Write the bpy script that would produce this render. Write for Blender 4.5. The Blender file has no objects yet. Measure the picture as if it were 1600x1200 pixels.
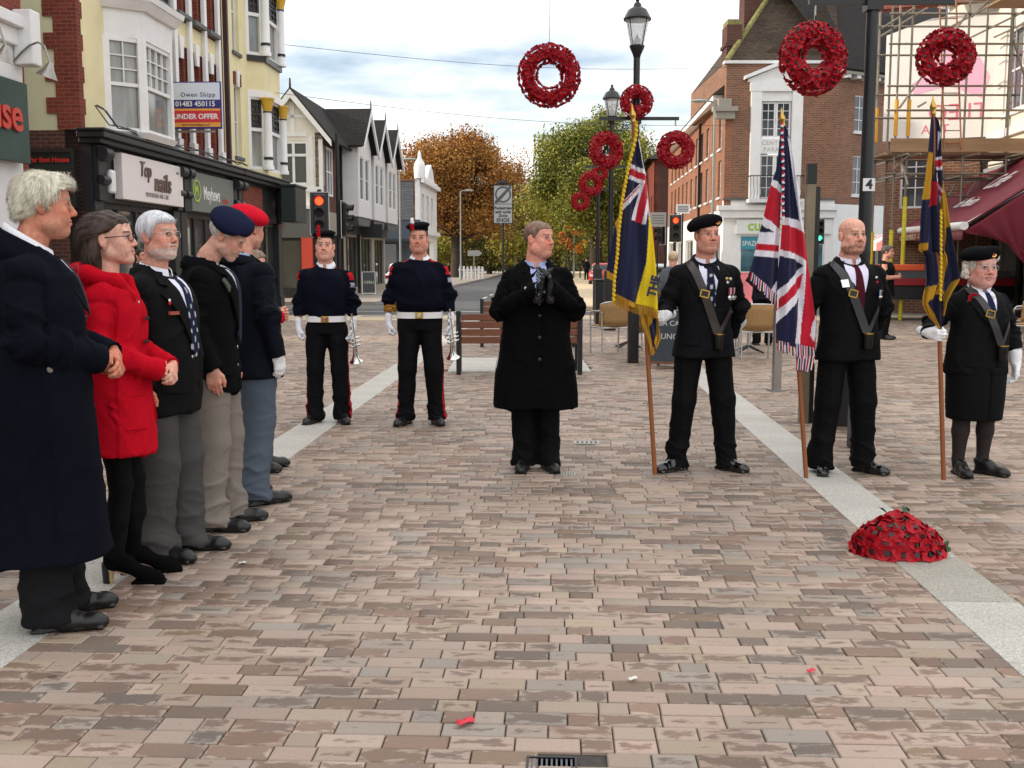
import bpy, bmesh, math, random
import numpy as np
from mathutils import Vector, Matrix, Euler

random.seed(7)
SC = bpy.context.scene
COL = SC.collection
RAD = math.radians
PI = math.pi

# ------------------------------------------------------------------ camera
cam_d = bpy.data.cameras.new('camera')
cam = bpy.data.objects.new('camera', cam_d)
COL.objects.link(cam)
cam.location = (0.0, 0.0, 1.45)
cam.rotation_euler = (RAD(90 - 6.637), 0, 0)
cam_d.sensor_width = 36.0
cam_d.lens = 36.0 * 1650 / 1600
cam_d.clip_start = 0.05
cam_d.clip_end = 3000
SC.camera = cam

# ------------------------------------------------------------------ sky
SUN_EL, SUN_AZ = RAD(21), RAD(-90)          # azimuth from +Y, negative is to the left
world = bpy.data.worlds.new('World')
SC.world = world
world.use_nodes = True
nt = world.node_tree
nt.nodes.clear()
def wn(t, **kw):
 n = nt.nodes.new(t)
 for k, v in kw.items():
  setattr(n, k, v)
 return n
w_out = wn('ShaderNodeOutputWorld')
w_bg = wn('ShaderNodeBackground')
w_sky = wn('ShaderNodeTexSky', sky_type='NISHITA', sun_disc=False)
w_sky.sun_elevation = SUN_EL
w_sky.sun_rotation = SUN_AZ
w_sky.air_density = 1.0
w_sky.dust_density = 1.5
w_bg.inputs['Strength'].default_value = 0.12
w_tc = wn('ShaderNodeTexCoord')
w_sep = wn('ShaderNodeSeparateXYZ')
w_zadd = wn('ShaderNodeMath', operation='ADD'); w_zadd.inputs[1].default_value = 0.10
w_zmax = wn('ShaderNodeMath', operation='MAXIMUM'); w_zmax.inputs[1].default_value = 0.06
w_dx = wn('ShaderNodeMath', operation='DIVIDE')
w_dy = wn('ShaderNodeMath', operation='DIVIDE')
w_cmb = wn('ShaderNodeCombineXYZ')
w_noise = wn('ShaderNodeTexNoise')
w_noise.inputs['Scale'].default_value = 0.62
w_noise.inputs['Detail'].default_value = 7.0
w_noise.inputs['Roughness'].default_value = 0.52
w_ramp = wn('ShaderNodeValToRGB')
w_ramp.color_ramp.elements[0].position = 0.34
w_ramp.color_ramp.elements[1].position = 0.53
w_mix = wn('ShaderNodeMix', data_type='RGBA')
w_mix.inputs['B'].default_value = (9.4, 9.35, 9.3, 1)      # sunlit cloud
w_hsv = wn('ShaderNodeMix', data_type='RGBA', blend_type='MULTIPLY')
w_hsv.inputs['Factor'].default_value = 1.0
w_hsv.inputs['B'].default_value = (0.98, 1.0, 1.05, 1)
L = nt.links.new
L(w_tc.outputs['Generated'], w_sep.inputs[0])
L(w_sep.outputs['Z'], w_zadd.inputs[0]); L(w_zadd.outputs[0], w_zmax.inputs[0])
L(w_sep.outputs['X'], w_dx.inputs[0]); L(w_zmax.outputs[0], w_dx.inputs[1])
L(w_sep.outputs['Y'], w_dy.inputs[0]); L(w_zmax.outputs[0], w_dy.inputs[1])
L(w_dx.outputs[0], w_cmb.inputs[0]); L(w_dy.outputs[0], w_cmb.inputs[1])
w_cmb.inputs[2].default_value = 5.2
L(w_cmb.outputs[0], w_noise.inputs['Vector'])
L(w_noise.outputs['Fac'], w_ramp.inputs[0])
L(w_sky.outputs[0], w_hsv.inputs['A'])
L(w_hsv.outputs['Result'], w_mix.inputs['A'])
L(w_ramp.outputs[0], w_mix.inputs['Factor'])
L(w_mix.outputs['Result'], w_bg.inputs['Color'])
L(w_bg.outputs[0], w_out.inputs[0])

# ------------------------------------------------------------------ sun
sun_d = bpy.data.lights.new('sun', 'SUN')
sun_d.energy = 2.4
sun_d.angle = RAD(0.6)
sun_d.color = (1.0, 0.86, 0.68)
sun = bpy.data.objects.new('sun', sun_d)
COL.objects.link(sun)
_sd = Vector((math.sin(SUN_AZ) * math.cos(SUN_EL), math.cos(SUN_AZ) * math.cos(SUN_EL), math.sin(SUN_EL)))
sun.rotation_euler = _sd.to_track_quat('Z', 'Y').to_euler()
sun.location = (-30, 10, 30)

# ------------------------------------------------------------------ exposure
SC.view_settings.view_transform = 'Standard'
SC.view_settings.look = 'None'
SC.view_settings.exposure = 0.60
SC.view_settings.gamma = 1.0
SC.view_settings.use_curve_mapping = False
try:
 SC.cycles.use_denoising = True
 SC.cycles.max_bounces = 6
 SC.cycles.transparent_max_bounces = 12
except Exception:
 pass

# ================================================================== helpers
def S(r, g, b):
 """sRGB bytes to linear"""
 def c(v):
  v /= 255.0
  return v / 12.92 if v <= 0.04045 else ((v + 0.055) / 1.055) ** 2.4
 return (c(r), c(g), c(b))

_mats = {}
def mat(name, col=(0.5, 0.5, 0.5), rough=0.7, metal=0.0, noise=0.0, nscale=8.0, bump=0.0, bscale=60.0,
  spec=0.5, vc=False, emit=None, estr=0.0, sheen=0.0, alpha=None, trans=0.0, coat=0.0, stretch=None):
 """plain procedural surface: colour broken up by noise, fine bump; vc reads the colour attribute"""
 if name in _mats:
  return _mats[name]
 m = bpy.data.materials.new(name)
 m.use_nodes = True
 n = m.node_tree.nodes
 l = m.node_tree.links.new
 b = n['Principled BSDF']
 b.inputs['Roughness'].default_value = rough
 b.inputs['Metallic'].default_value = metal
 b.inputs['Specular IOR Level'].default_value = spec
 if sheen:
  b.inputs['Sheen Weight'].default_value = sheen
  b.inputs['Sheen Roughness'].default_value = 0.5
 if coat:
  b.inputs['Coat Weight'].default_value = coat
 if trans:
  b.inputs['Transmission Weight'].default_value = trans
 if alpha is not None:
  b.inputs['Alpha'].default_value = alpha
 if emit:
  b.inputs['Emission Color'].default_value = (*emit, 1)
  b.inputs['Emission Strength'].default_value = estr
 tc = n.new('ShaderNodeTexCoord')
 src = tc.outputs['Object']
 if stretch:
  mp = n.new('ShaderNodeMapping'); mp.inputs['Scale'].default_value = stretch
  l(src, mp.inputs['Vector']); src = mp.outputs['Vector']
 if vc:
  at = n.new('ShaderNodeAttribute'); at.attribute_name = 'Col'
  base = at.outputs['Color']
 else:
  rgb = n.new('ShaderNodeRGB'); rgb.outputs[0].default_value = (*col, 1)
  base = rgb.outputs[0]
 if noise:
  nz = n.new('ShaderNodeTexNoise'); nz.inputs['Scale'].default_value = nscale
  nz.inputs['Detail'].default_value = 5
  l(src, nz.inputs['Vector'])
  mr = n.new('ShaderNodeMapRange')
  mr.inputs['From Min'].default_value = 0.25; mr.inputs['From Max'].default_value = 0.75
  mr.inputs['To Min'].default_value = 1 - noise; mr.inputs['To Max'].default_value = 1 + noise
  l(nz.outputs['Fac'], mr.inputs['Value'])
  mx = n.new('ShaderNodeVectorMath'); mx.operation = 'SCALE'
  l(base, mx.inputs[0]); l(mr.outputs[0], mx.inputs['Scale'])
  l(mx.outputs[0], b.inputs['Base Color'])
 else:
  l(base, b.inputs['Base Color'])
 if bump:
  nb = n.new('ShaderNodeTexNoise'); nb.inputs['Scale'].default_value = bscale
  nb.inputs['Detail'].default_value = 3
  l(src, nb.inputs['Vector'])
  bp = n.new('ShaderNodeBump'); bp.inputs['Strength'].default_value = bump
  bp.inputs['Distance'].default_value = 0.004
  l(nb.outputs['Fac'], bp.inputs['Height']); l(bp.outputs[0], b.inputs['Normal'])
 _mats[name] = m
 return m

def tag(o, label=None, cat=None, group=None, kind=None):
 if label: o['label'] = label
 if cat: o['category'] = cat
 if group: o['group'] = group
 if kind: o['kind'] = kind
 return o

def empty(name, loc=(0, 0, 0), rz=0.0, label=None, cat=None, group=None):
 o = bpy.data.objects.new(name, None)
 o.empty_display_size = 0.1
 COL.objects.link(o)
 o.location = loc
 o.rotation_euler = (0, 0, rz)
 return tag(o, label, cat, group)

def link(name, me, m=None, parent=None, loc=None, rot=None, smooth=False):
 o = bpy.data.objects.new(name, me)
 COL.objects.link(o)
 if m is not None and not me.materials:
  me.materials.append(m)
 if parent is not None:
  o.parent = parent
 if loc is not None:
  o.location = loc
 if rot is not None:
  o.rotation_euler = rot
 if smooth:
  me.polygons.foreach_set('use_smooth', [True] * len(me.polygons))
 return o

def pydata(name, v, f, m=None, parent=None, cols=None, smooth=False, **kw):
 me = bpy.data.meshes.new(name)
 me.from_pydata([tuple(p) for p in v], [], [tuple(q) for q in f])
 if cols is not None:
  setcol(me, cols)
 me.update()
 return link(name, me, m, parent, smooth=smooth, **kw)

def setcol(me, cols):
 cols = np.array(cols, dtype=np.float32)
 dk = cols[:, :3].max(1) < .02              # black cloth and leather
 cols[dk, :3] *= .62
 if cols.shape[1] == 3:
  cols = np.concatenate([cols, np.ones((len(cols), 1), np.float32)], 1)
 a = me.color_attributes.new('Col', 'FLOAT_COLOR', 'POINT')
 a.data.foreach_set('color', cols.ravel())

class MB:
 """collects boxes, tubes and prisms into one mesh object"""
 def __init__(s):
  s.v, s.f, s.c = [], [], []
  s.M = Matrix.Identity(4)
  s.col = None
 def add(s, v, f):
  o = len(s.v)
  s.v += [tuple(s.M @ Vector(p)) for p in v]
  s.f += [tuple(i + o for i in q) for q in f]
  if s.col is not None:
   s.c += [s.col] * len(v)
  return s
 def box(s, c, d, rot=None):
  hx, hy, hz = d[0] / 2, d[1] / 2, d[2] / 2
  R = Euler(rot).to_matrix() if rot else None
  vs = []
  for x in (-hx, hx):
   for y in (-hy, hy):
    for z in (-hz, hz):
     p = Vector((x, y, z))
     if R: p = R @ p
     vs.append((p.x + c[0], p.y + c[1], p.z + c[2]))
  return s.add(vs, [(0, 1, 3, 2), (4, 6, 7, 5), (0, 4, 5, 1), (2, 3, 7, 6), (0, 2, 6, 4), (1, 5, 7, 3)])
 def b2(s, a, b):
  return s.box([(a[i] + b[i]) / 2 for i in range(3)], [abs(b[i] - a[i]) for i in range(3)])
 def tube(s, a, b, r, r2=None, n=10, caps=True):
  a, b = Vector(a), Vector(b)
  r2 = r if r2 is None else r2
  q = (b - a).to_track_quat('Z', 'Y')
  vs = []
  for p, rr in ((a, r), (b, r2)):
   for i in range(n):
    t = 2 * PI * i / n
    vs.append(p + q @ Vector((rr * math.cos(t), rr * math.sin(t), 0)))
  f = [(i, (i + 1) % n, n + (i + 1) % n, n + i) for i in range(n)]
  if caps:
   f += [tuple(range(n - 1, -1, -1)), tuple(range(n, 2 * n))]
  return s.add(vs, f)
 def path(s, pts, r, n=8):
  for i in range(len(pts) - 1):
   s.tube(pts[i], pts[i + 1], r if not isinstance(r, (list, tuple)) else r[i],
                   None if not isinstance(r, (list, tuple)) else r[i + 1], n)
  return s
 def lathe(s, prof, c=(0, 0, 0), n=20, ax='Z', caps=True):
  vs = []
  for (r, z) in prof:
   for i in range(n):
    t = 2 * PI * i / n
    p = (r * math.cos(t), r * math.sin(t), z)
    if ax == 'Y': p = (p[0], p[2], p[1])
    if ax == 'X': p = (p[2], p[0], p[1])
    vs.append((p[0] + c[0], p[1] + c[1], p[2] + c[2]))
  f = []
  for j in range(len(prof) - 1):
   for i in range(n):
    f.append((j * n + i, j * n + (i + 1) % n, (j + 1) * n + (i + 1) % n, (j + 1) * n + i))
  if caps: f += [tuple(range(n - 1, -1, -1)), tuple(range((len(prof) - 1) * n, len(prof) * n))]
  return s.add(vs, f)
 def prism(s, poly, y0, y1):
  """polygon in (x,z) pushed from y0 to y1"""
  n = len(poly)
  vs = [(p[0], y0, p[1]) for p in poly] + [(p[0], y1, p[1]) for p in poly]
  f = [tuple(range(n)), tuple(range(2 * n - 1, n - 1, -1))]
  f += [(i, i + n, (i + 1) % n + n, (i + 1) % n) for i in range(n)]
  return s.add(vs, f)
 def build(s, name, m=None, parent=None, smooth=False, bevel=0.0, **kw):
  o = pydata(name, s.v, s.f, m, parent, cols=s.c if s.c else None, **kw)
  bm = bmesh.new(); bm.from_mesh(o.data)
  bmesh.ops.recalc_face_normals(bm, faces=bm.faces)
  bm.to_mesh(o.data); bm.free()
  if smooth:
   o.data.polygons.foreach_set('use_smooth', [True] * len(o.data.polygons))
   if smooth != 'all':
    try: o.data.set_sharp_from_angle(angle=RAD(40))
    except Exception: pass
  if bevel:
   bv = o.modifiers.new('bevel', 'BEVEL'); bv.width = bevel; bv.segments = 2; bv.limit_method = 'ANGLE'
  return o

def copy_tree(o, parent=None):
 c = o.copy(); COL.objects.link(c); c.parent = parent
 for ch in list(o.children):
  copy_tree(ch, c)
 return c

def text(name, s, size, m, parent=None, loc=(0, 0, 0), rot=(PI / 2, 0, 0), align='CENTER', ext=0.002, sx=1.0, space=1.0, bold=0.0, shear=0.0):
 cu = bpy.data.curves.new(name, 'FONT')
 cu.body = s; cu.size = size; cu.align_x = align; cu.align_y = 'CENTER'
 cu.extrude = ext; cu.space_character = space; cu.offset = bold; cu.shear = shear
 cu.resolution_u = 3
 cu.materials.append(m)
 o = bpy.data.objects.new(name, cu); COL.objects.link(o)
 o.location = loc; o.rotation_euler = rot; o.scale = (sx, 1, 1)
 if parent is not None: o.parent = parent
 TEXTS.append(o)
 return o
TEXTS = []
def texts_to_mesh():
 bpy.context.view_layer.update()
 dg = bpy.context.evaluated_depsgraph_get()
 for o in TEXTS:
  me = bpy.data.meshes.new_from_object(o.evaluated_get(dg))
  n = bpy.data.objects.new(o.name, me); COL.objects.link(n)
  n.parent = o.parent; n.matrix_local = o.matrix_local.copy()
  nm = o.name; bpy.data.objects.remove(o); n.name = nm

# ================================================================== implicit surfaces
def smin(a, b, k):
 if k <= 0: return np.minimum(a, b)
 h = np.clip(0.5 + 0.5 * (b - a) / k, 0, 1)
 return b + (a - b) * h - k * h * (1 - h)

class Vol:
 def __init__(s, lo, hi, h):
  s.lo = np.array(lo, np.float32); s.h = h
  s.n = np.ceil((np.array(hi) - np.array(lo)) / h).astype(int) + 1
  s.f = np.full(tuple(s.n), 10.0, np.float32)
 def sub(s, lo, hi):
  a = np.clip(np.floor((np.array(lo) - s.lo) / s.h).astype(int), 0, s.n)
  b = np.clip(np.ceil((np.array(hi) - s.lo) / s.h).astype(int) + 1, 0, s.n)
  if (b <= a).any(): return None
  sl = tuple(slice(a[i], b[i]) for i in range(3))
  g = [(s.lo[i] + s.h * np.arange(a[i], b[i], dtype=np.float32)) for i in range(3)]
  return sl, g[0][:, None, None], g[1][None, :, None], g[2][None, None, :]
 def put(s, sl, d, k, op):
  if op == 'add': s.f[sl] = smin(s.f[sl], d, k)
  elif op == 'sub': s.f[sl] = -smin(-s.f[sl], d, k)
  elif op == 'and': s.f[sl] = -smin(-s.f[sl], -d, k)
 def cap(s, a, b, ra, rb=None, k=0.02, op='add', q=(1, 1, 1)):
  rb = ra if rb is None else rb
  q = np.array(q, np.float32); a = np.array(a, np.float32); b = np.array(b, np.float32)
  R = max(ra, rb) / q.min() + k + 3 * s.h
  r = s.sub(np.minimum(a, b) - R, np.maximum(a, b) + R)
  if r is None: return s
  sl, x, y, z = r
  A = a * q; D = (b - a) * q; dd = float(D @ D) + 1e-9
  px, py, pz = x * q[0] - A[0], y * q[1] - A[1], z * q[2] - A[2]
  t = np.clip((px * D[0] + py * D[1] + pz * D[2]) / dd, 0, 1)
  d = np.sqrt((px - t * D[0]) ** 2 + (py - t * D[1]) ** 2 + (pz - t * D[2]) ** 2) - (ra + t * (rb - ra))
  s.put(sl, d / q.max(), k, op)
  return s
 def chain(s, pts, rs, k=0.02, op='add', q=(1, 1, 1)):
  for i in range(len(pts) - 1):
   s.cap(pts[i], pts[i + 1], rs[i], rs[i + 1], k, op, q)
  return s
 def ell(s, c, r, k=0.02, op='add', rot=None):
  R = max(r) + k + 3 * s.h
  q = s.sub([c[i] - R for i in range(3)], [c[i] + R for i in range(3)])
  if q is None: return s
  sl, x, y, z = q
  px, py, pz = x - c[0], y - c[1], z - c[2]
  if rot is not None:
   M = np.array(Euler(rot).to_matrix().transposed(), np.float32)
   px, py, pz = (M[0, 0] * px + M[0, 1] * py + M[0, 2] * pz, M[1, 0] * px + M[1, 1] * py + M[1, 2] * pz,
                          M[2, 0] * px + M[2, 1] * py + M[2, 2] * pz)
  k0 = np.sqrt((px / r[0]) ** 2 + (py / r[1]) ** 2 + (pz / r[2]) ** 2)
  k1 = np.sqrt((px / r[0] ** 2) ** 2 + (py / r[1] ** 2) ** 2 + (pz / r[2] ** 2) ** 2) + 1e-6
  s.put(sl, k0 * (k0 - 1) / k1, k, op)
  return s
 def box(s, c, hd, rnd=0.005, k=0.01, op='add', rot=None):
  R = sum(hd) + k + 3 * s.h
  q = s.sub([c[i] - R for i in range(3)], [c[i] + R for i in range(3)])
  if q is None: return s
  sl, x, y, z = q
  px, py, pz = x - c[0], y - c[1], z - c[2]
  if rot is not None:
   M = np.array(Euler(rot).to_matrix().transposed(), np.float32)
   px, py, pz = (M[0, 0] * px + M[0, 1] * py + M[0, 2] * pz, M[1, 0] * px + M[1, 1] * py + M[1, 2] * pz,
                          M[2, 0] * px + M[2, 1] * py + M[2, 2] * pz)
  ax, ay, az = np.abs(px) - hd[0] + rnd, np.abs(py) - hd[1] + rnd, np.abs(pz) - hd[2] + rnd
  d = np.sqrt(np.maximum(ax, 0) ** 2 + np.maximum(ay, 0) ** 2 + np.maximum(az, 0) ** 2) \
   + np.minimum(np.maximum(ax, np.maximum(ay, az)), 0) - rnd
  s.put(sl, d, k, op)
  return s
 def loft(s, kn, k=0.02, n=2.0, op='add', sm=0.02):
  """vertical loft: knots (z, cx, cy, rx, ry)"""
  kn = np.array(sorted(kn), np.float32)
  zl, zh = kn[0, 0], kn[-1, 0]
  R = kn[:, 3:].max() + k + 3 * s.h + np.abs(kn[:, 1:3]).max()
  q = s.sub((-R, -R, zl - k - 3 * s.h), (R, R, zh + k + 3 * s.h))
  if q is None: return s
  sl, x, y, z = q
  def it(c):
   return sum(np.interp(z + o, kn[:, 0], kn[:, c]) for o in (-sm, -sm / 2, 0, sm / 2, sm)).astype(np.float32) / 5
  rx, ry = it(3), it(4)
  u, w = np.abs((x - it(1)) / rx), np.abs((y - it(2)) / ry)
  d = ((u ** n + w ** n) ** (1.0 / n) - 1) * np.minimum(rx, ry)
  d = np.maximum(d, np.maximum(zl - z, z - zh))
  s.put(sl, d, k, op)
  return s
 def cut_below(s, z0):
  z = s.lo[2] + s.h * np.arange(s.n[2], dtype=np.float32)
  s.f = np.maximum(s.f, (z0 - z)[None, None, :]); return s
 def mesh(s, smooth=1):
  f = s.f
  ins = f < 0
  c = np.zeros(tuple(s.n - 1), np.uint8)
  nx, ny, nz = s.n
  cs = [(i, j, k) for i in (0, 1) for j in (0, 1) for k in (0, 1)]
  for (i, j, k) in cs:
   c += ins[i:nx - 1 + i, j:ny - 1 + j, k:nz - 1 + k]
  act = (c > 0) & (c < 8)
  I, J, K = np.nonzero(act)
  idx = np.full(act.shape, -1, np.int64)
  idx[I, J, K] = np.arange(len(I))
  fv = np.stack([f[I + i, J + j, K + k] for (i, j, k) in cs], 1)
  acc = np.zeros((len(I), 3), np.float32); cnt = np.zeros(len(I), np.float32)
  C = np.array(cs, np.float32)
  for a in range(8):
   for b in range(a + 1, 8):
    if abs(C[a] - C[b]).sum() != 1: continue
    m = (fv[:, a] < 0) != (fv[:, b] < 0)
    t = np.where(m, fv[:, a] / (fv[:, a] - fv[:, b] + 1e-12), 0)
    acc += np.where(m[:, None], C[a] + t[:, None] * (C[b] - C[a]), 0); cnt += m
  V = (np.stack([I, J, K], 1) + acc / cnt[:, None]) * s.h + s.lo
  Q = []
  for ax in range(3):
   sh = [slice(0, -1) if i == ax else slice(None) for i in range(3)]
   sh2 = [slice(1, None) if i == ax else slice(None) for i in range(3)]
   d = ins[tuple(sh)] != ins[tuple(sh2)]
   flip = ins[tuple(sh)]
   o1, o2 = (ax + 1) % 3, (ax + 2) % 3
   P = np.array(np.nonzero(d))
   ok = (P[o1] > 0) & (P[o2] > 0) & (P[o1] < s.n[o1] - 1) & (P[o2] < s.n[o2] - 1)
   P = P[:, ok]
   fl = flip[tuple(P)]
   def g(d1, d2):
    p = P.copy(); p[o1] -= d1; p[o2] -= d2
    return idx[tuple(p)]
   q = np.stack([g(1, 1), g(0, 1), g(0, 0), g(1, 0)], 1)
   q[~fl] = q[~fl][:, ::-1]
   Q.append(q)
  Q = np.concatenate(Q)
  for _ in range(smooth):
   A = np.zeros_like(V); n = np.zeros(len(V), np.float32)
   for a, b in ((0, 1), (1, 2), (2, 3), (3, 0)):
    np.add.at(A, Q[:, a], V[Q[:, b]]); np.add.at(n, Q[:, a], 1)
    np.add.at(A, Q[:, b], V[Q[:, a]]); np.add.at(n, Q[:, b], 1)
   V = V * 0.5 + 0.5 * A / np.maximum(n, 1)[:, None]
  return V.astype(np.float64), Q
 def front(s):
  """height map of the surface seen from -Y: y of the first inside sample for each (x,z)"""
  ins = s.f < 0
  j = np.argmax(ins, 1)
  hit = ins.any(1)
  j0 = np.maximum(j - 1, 0)
  I, K = np.meshgrid(np.arange(s.n[0]), np.arange(s.n[2]), indexing='ij')
  a, b = s.f[I, j0, K], s.f[I, j, K]
  y = s.lo[1] + s.h * (j0 + np.clip(a / (a - b + 1e-9), 0, 1))
  y[~hit] = np.nan
  # fill holes outward so that strips running off the edge keep a depth
  for _ in range(12):
   m = np.isnan(y)
   if not m.any(): break
   p = np.pad(y, 1, mode='edge')
   st = np.stack([p[:-2, 1:-1], p[2:, 1:-1], p[1:-1, :-2], p[1:-1, 2:]])
   with np.errstate(all='ignore'):
    import warnings
    with warnings.catch_warnings():
     warnings.simplefilter('ignore'); mm = np.nanmax(st, 0)
   y[m] = mm[m]
  y[np.isnan(y)] = 0
  for _ in range(2):
   p = np.pad(y, 1, mode='edge')
   y = (p[:-2, 1:-1] + p[2:, 1:-1] + p[1:-1, :-2] + p[1:-1, 2:] + 2 * y) / 6
  lo, h = s.lo, s.h
  def at(x, z):
   u = min(max((x - lo[0]) / h, 0), y.shape[0] - 1.001); w = min(max((z - lo[2]) / h, 0), y.shape[1] - 1.001)
   i, k = int(u), int(w); u -= i; w -= k
   return (y[i, k] * (1 - u) * (1 - w) + y[i + 1, k] * u * (1 - w) + y[i, k + 1] * (1 - u) * w + y[i + 1, k + 1] * u * w)
  return at

def normals(V, Q):
 n = np.cross(V[Q[:, 2]] - V[Q[:, 0]], V[Q[:, 3]] - V[Q[:, 1]])
 N = np.zeros_like(V)
 for i in range(4): np.add.at(N, Q[:, i], n)
 return N / (np.linalg.norm(N, axis=1)[:, None] + 1e-12)

def wav(P, fr, seed, n=6):
 r = np.random.RandomState(seed)
 out = np.zeros(len(P))
 fr = np.array(fr)
 for i in range(n):
  d = r.normal(size=3); d /= np.linalg.norm(d)
  k = d * fr * (0.6 + 0.9 * r.rand())
  out += np.sin(P @ k + r.rand() * 6.28 + 1.2 * np.sin(P @ (k[::-1] * 0.45) + r.rand() * 6))
 return out / (n ** 0.5) * 0.9

def vmesh(name, V, Q, m, parent, cols):
 me = bpy.data.meshes.new(name)
 nv, nq = len(V), len(Q)
 me.vertices.add(nv); me.vertices.foreach_set('co', np.ascontiguousarray(V, np.float32).ravel())
 me.loops.add(nq * 4); me.polygons.add(nq)
 me.loops.foreach_set('vertex_index', np.ascontiguousarray(Q, np.int32).ravel())
 me.polygons.foreach_set('loop_start', np.arange(0, nq * 4, 4, dtype=np.int32))
 me.polygons.foreach_set('use_smooth', np.ones(nq, bool))
 me.update(calc_edges=True)
 cols = np.asarray(cols, np.float64)
 if cols.ndim == 1: cols = np.tile(cols, (nv, 1))
 setcol(me, cols)
 return link(name, me, m, parent)
# ================================================================== ground
M_POPPY = mat('poppy_red', S(172, 11, 30), rough=.55, noise=.25, nscale=30, spec=.3)
M_GREENPAPER = mat('green_leaf', S(44, 78, 50), rough=.6, noise=.2)
M_ASPHALT = mat('asphalt', (.075, .075, .078), rough=.85, noise=.25, nscale=1.2, bump=.5, bscale=120)
M_SAND = mat('jointing_sand', (.055, .048, .042), rough=.95, noise=.3, nscale=40)
M_PAVE = mat('paving_slab', S(150, 140, 130), rough=.85, noise=.14, nscale=1.6, bump=.2, bscale=60)
M_TACT = mat('pale_paving', S(196, 178, 148), rough=.85, noise=.12, nscale=2.0, bump=.2, bscale=60)
M_KERB = mat('kerb_stone', S(150, 148, 142), rough=.8, noise=.12, nscale=4)
M_LINE = mat('road_paint', S(206, 204, 196), rough=.7, noise=.18, nscale=9)
M_BLACK = mat('black_paint', S(20, 20, 22), rough=.38, noise=.15, nscale=10, spec=.5)
M_STEEL = mat('brushed_steel', S(150, 146, 140), rough=.35, metal=.9, noise=.12, nscale=20)
TILT = .045

def granite(name, col, spark, wet=False):
 m = bpy.data.materials.new(name); m.use_nodes = True
 n = m.node_tree.nodes; l = m.node_tree.links.new
 b = n['Principled BSDF']
 tc = n.new('ShaderNodeTexCoord')
 vo = n.new('ShaderNodeTexVoronoi'); vo.inputs['Scale'].default_value = 170
 nz = n.new('ShaderNodeTexNoise'); nz.inputs['Scale'].default_value = 2.2; nz.inputs['Detail'].default_value = 6
 l(tc.outputs['Object'], vo.inputs['Vector']); l(tc.outputs['Object'], nz.inputs['Vector'])
 cr = n.new('ShaderNodeValToRGB')
 cr.color_ramp.elements[0].color = (*[c * .62 for c in col], 1); cr.color_ramp.elements[1].color = (*[min(1, c * 1.28) for c in col], 1)
 l(vo.outputs['Color'], cr.inputs[0])
 mr = n.new('ShaderNodeMapRange'); mr.inputs['To Min'].default_value = .80; mr.inputs['To Max'].default_value = 1.16
 l(nz.outputs['Fac'], mr.inputs[0])
 sc = n.new('ShaderNodeVectorMath'); sc.operation = 'SCALE'
 l(cr.outputs[0], sc.inputs[0]); l(mr.outputs[0], sc.inputs['Scale'])
 l(sc.outputs[0], b.inputs['Base Color'])
 b.inputs['Roughness'].default_value = .5 if wet else .75
 bp = n.new('ShaderNodeBump'); bp.inputs['Strength'].default_value = spark; bp.inputs['Distance'].default_value = .004
 v2 = n.new('ShaderNodeTexNoise'); v2.inputs['Scale'].default_value = 140; l(tc.outputs['Object'], v2.inputs['Vector'])
 l(v2.outputs['Fac'], bp.inputs['Height']); l(bp.outputs[0], b.inputs['Normal'])
 return m
M_GRAN = granite('pale_granite', S(186, 183, 175), .15)
M_GRANR = granite('flamed_granite', S(166, 162, 151), 1.0, True)

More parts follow.
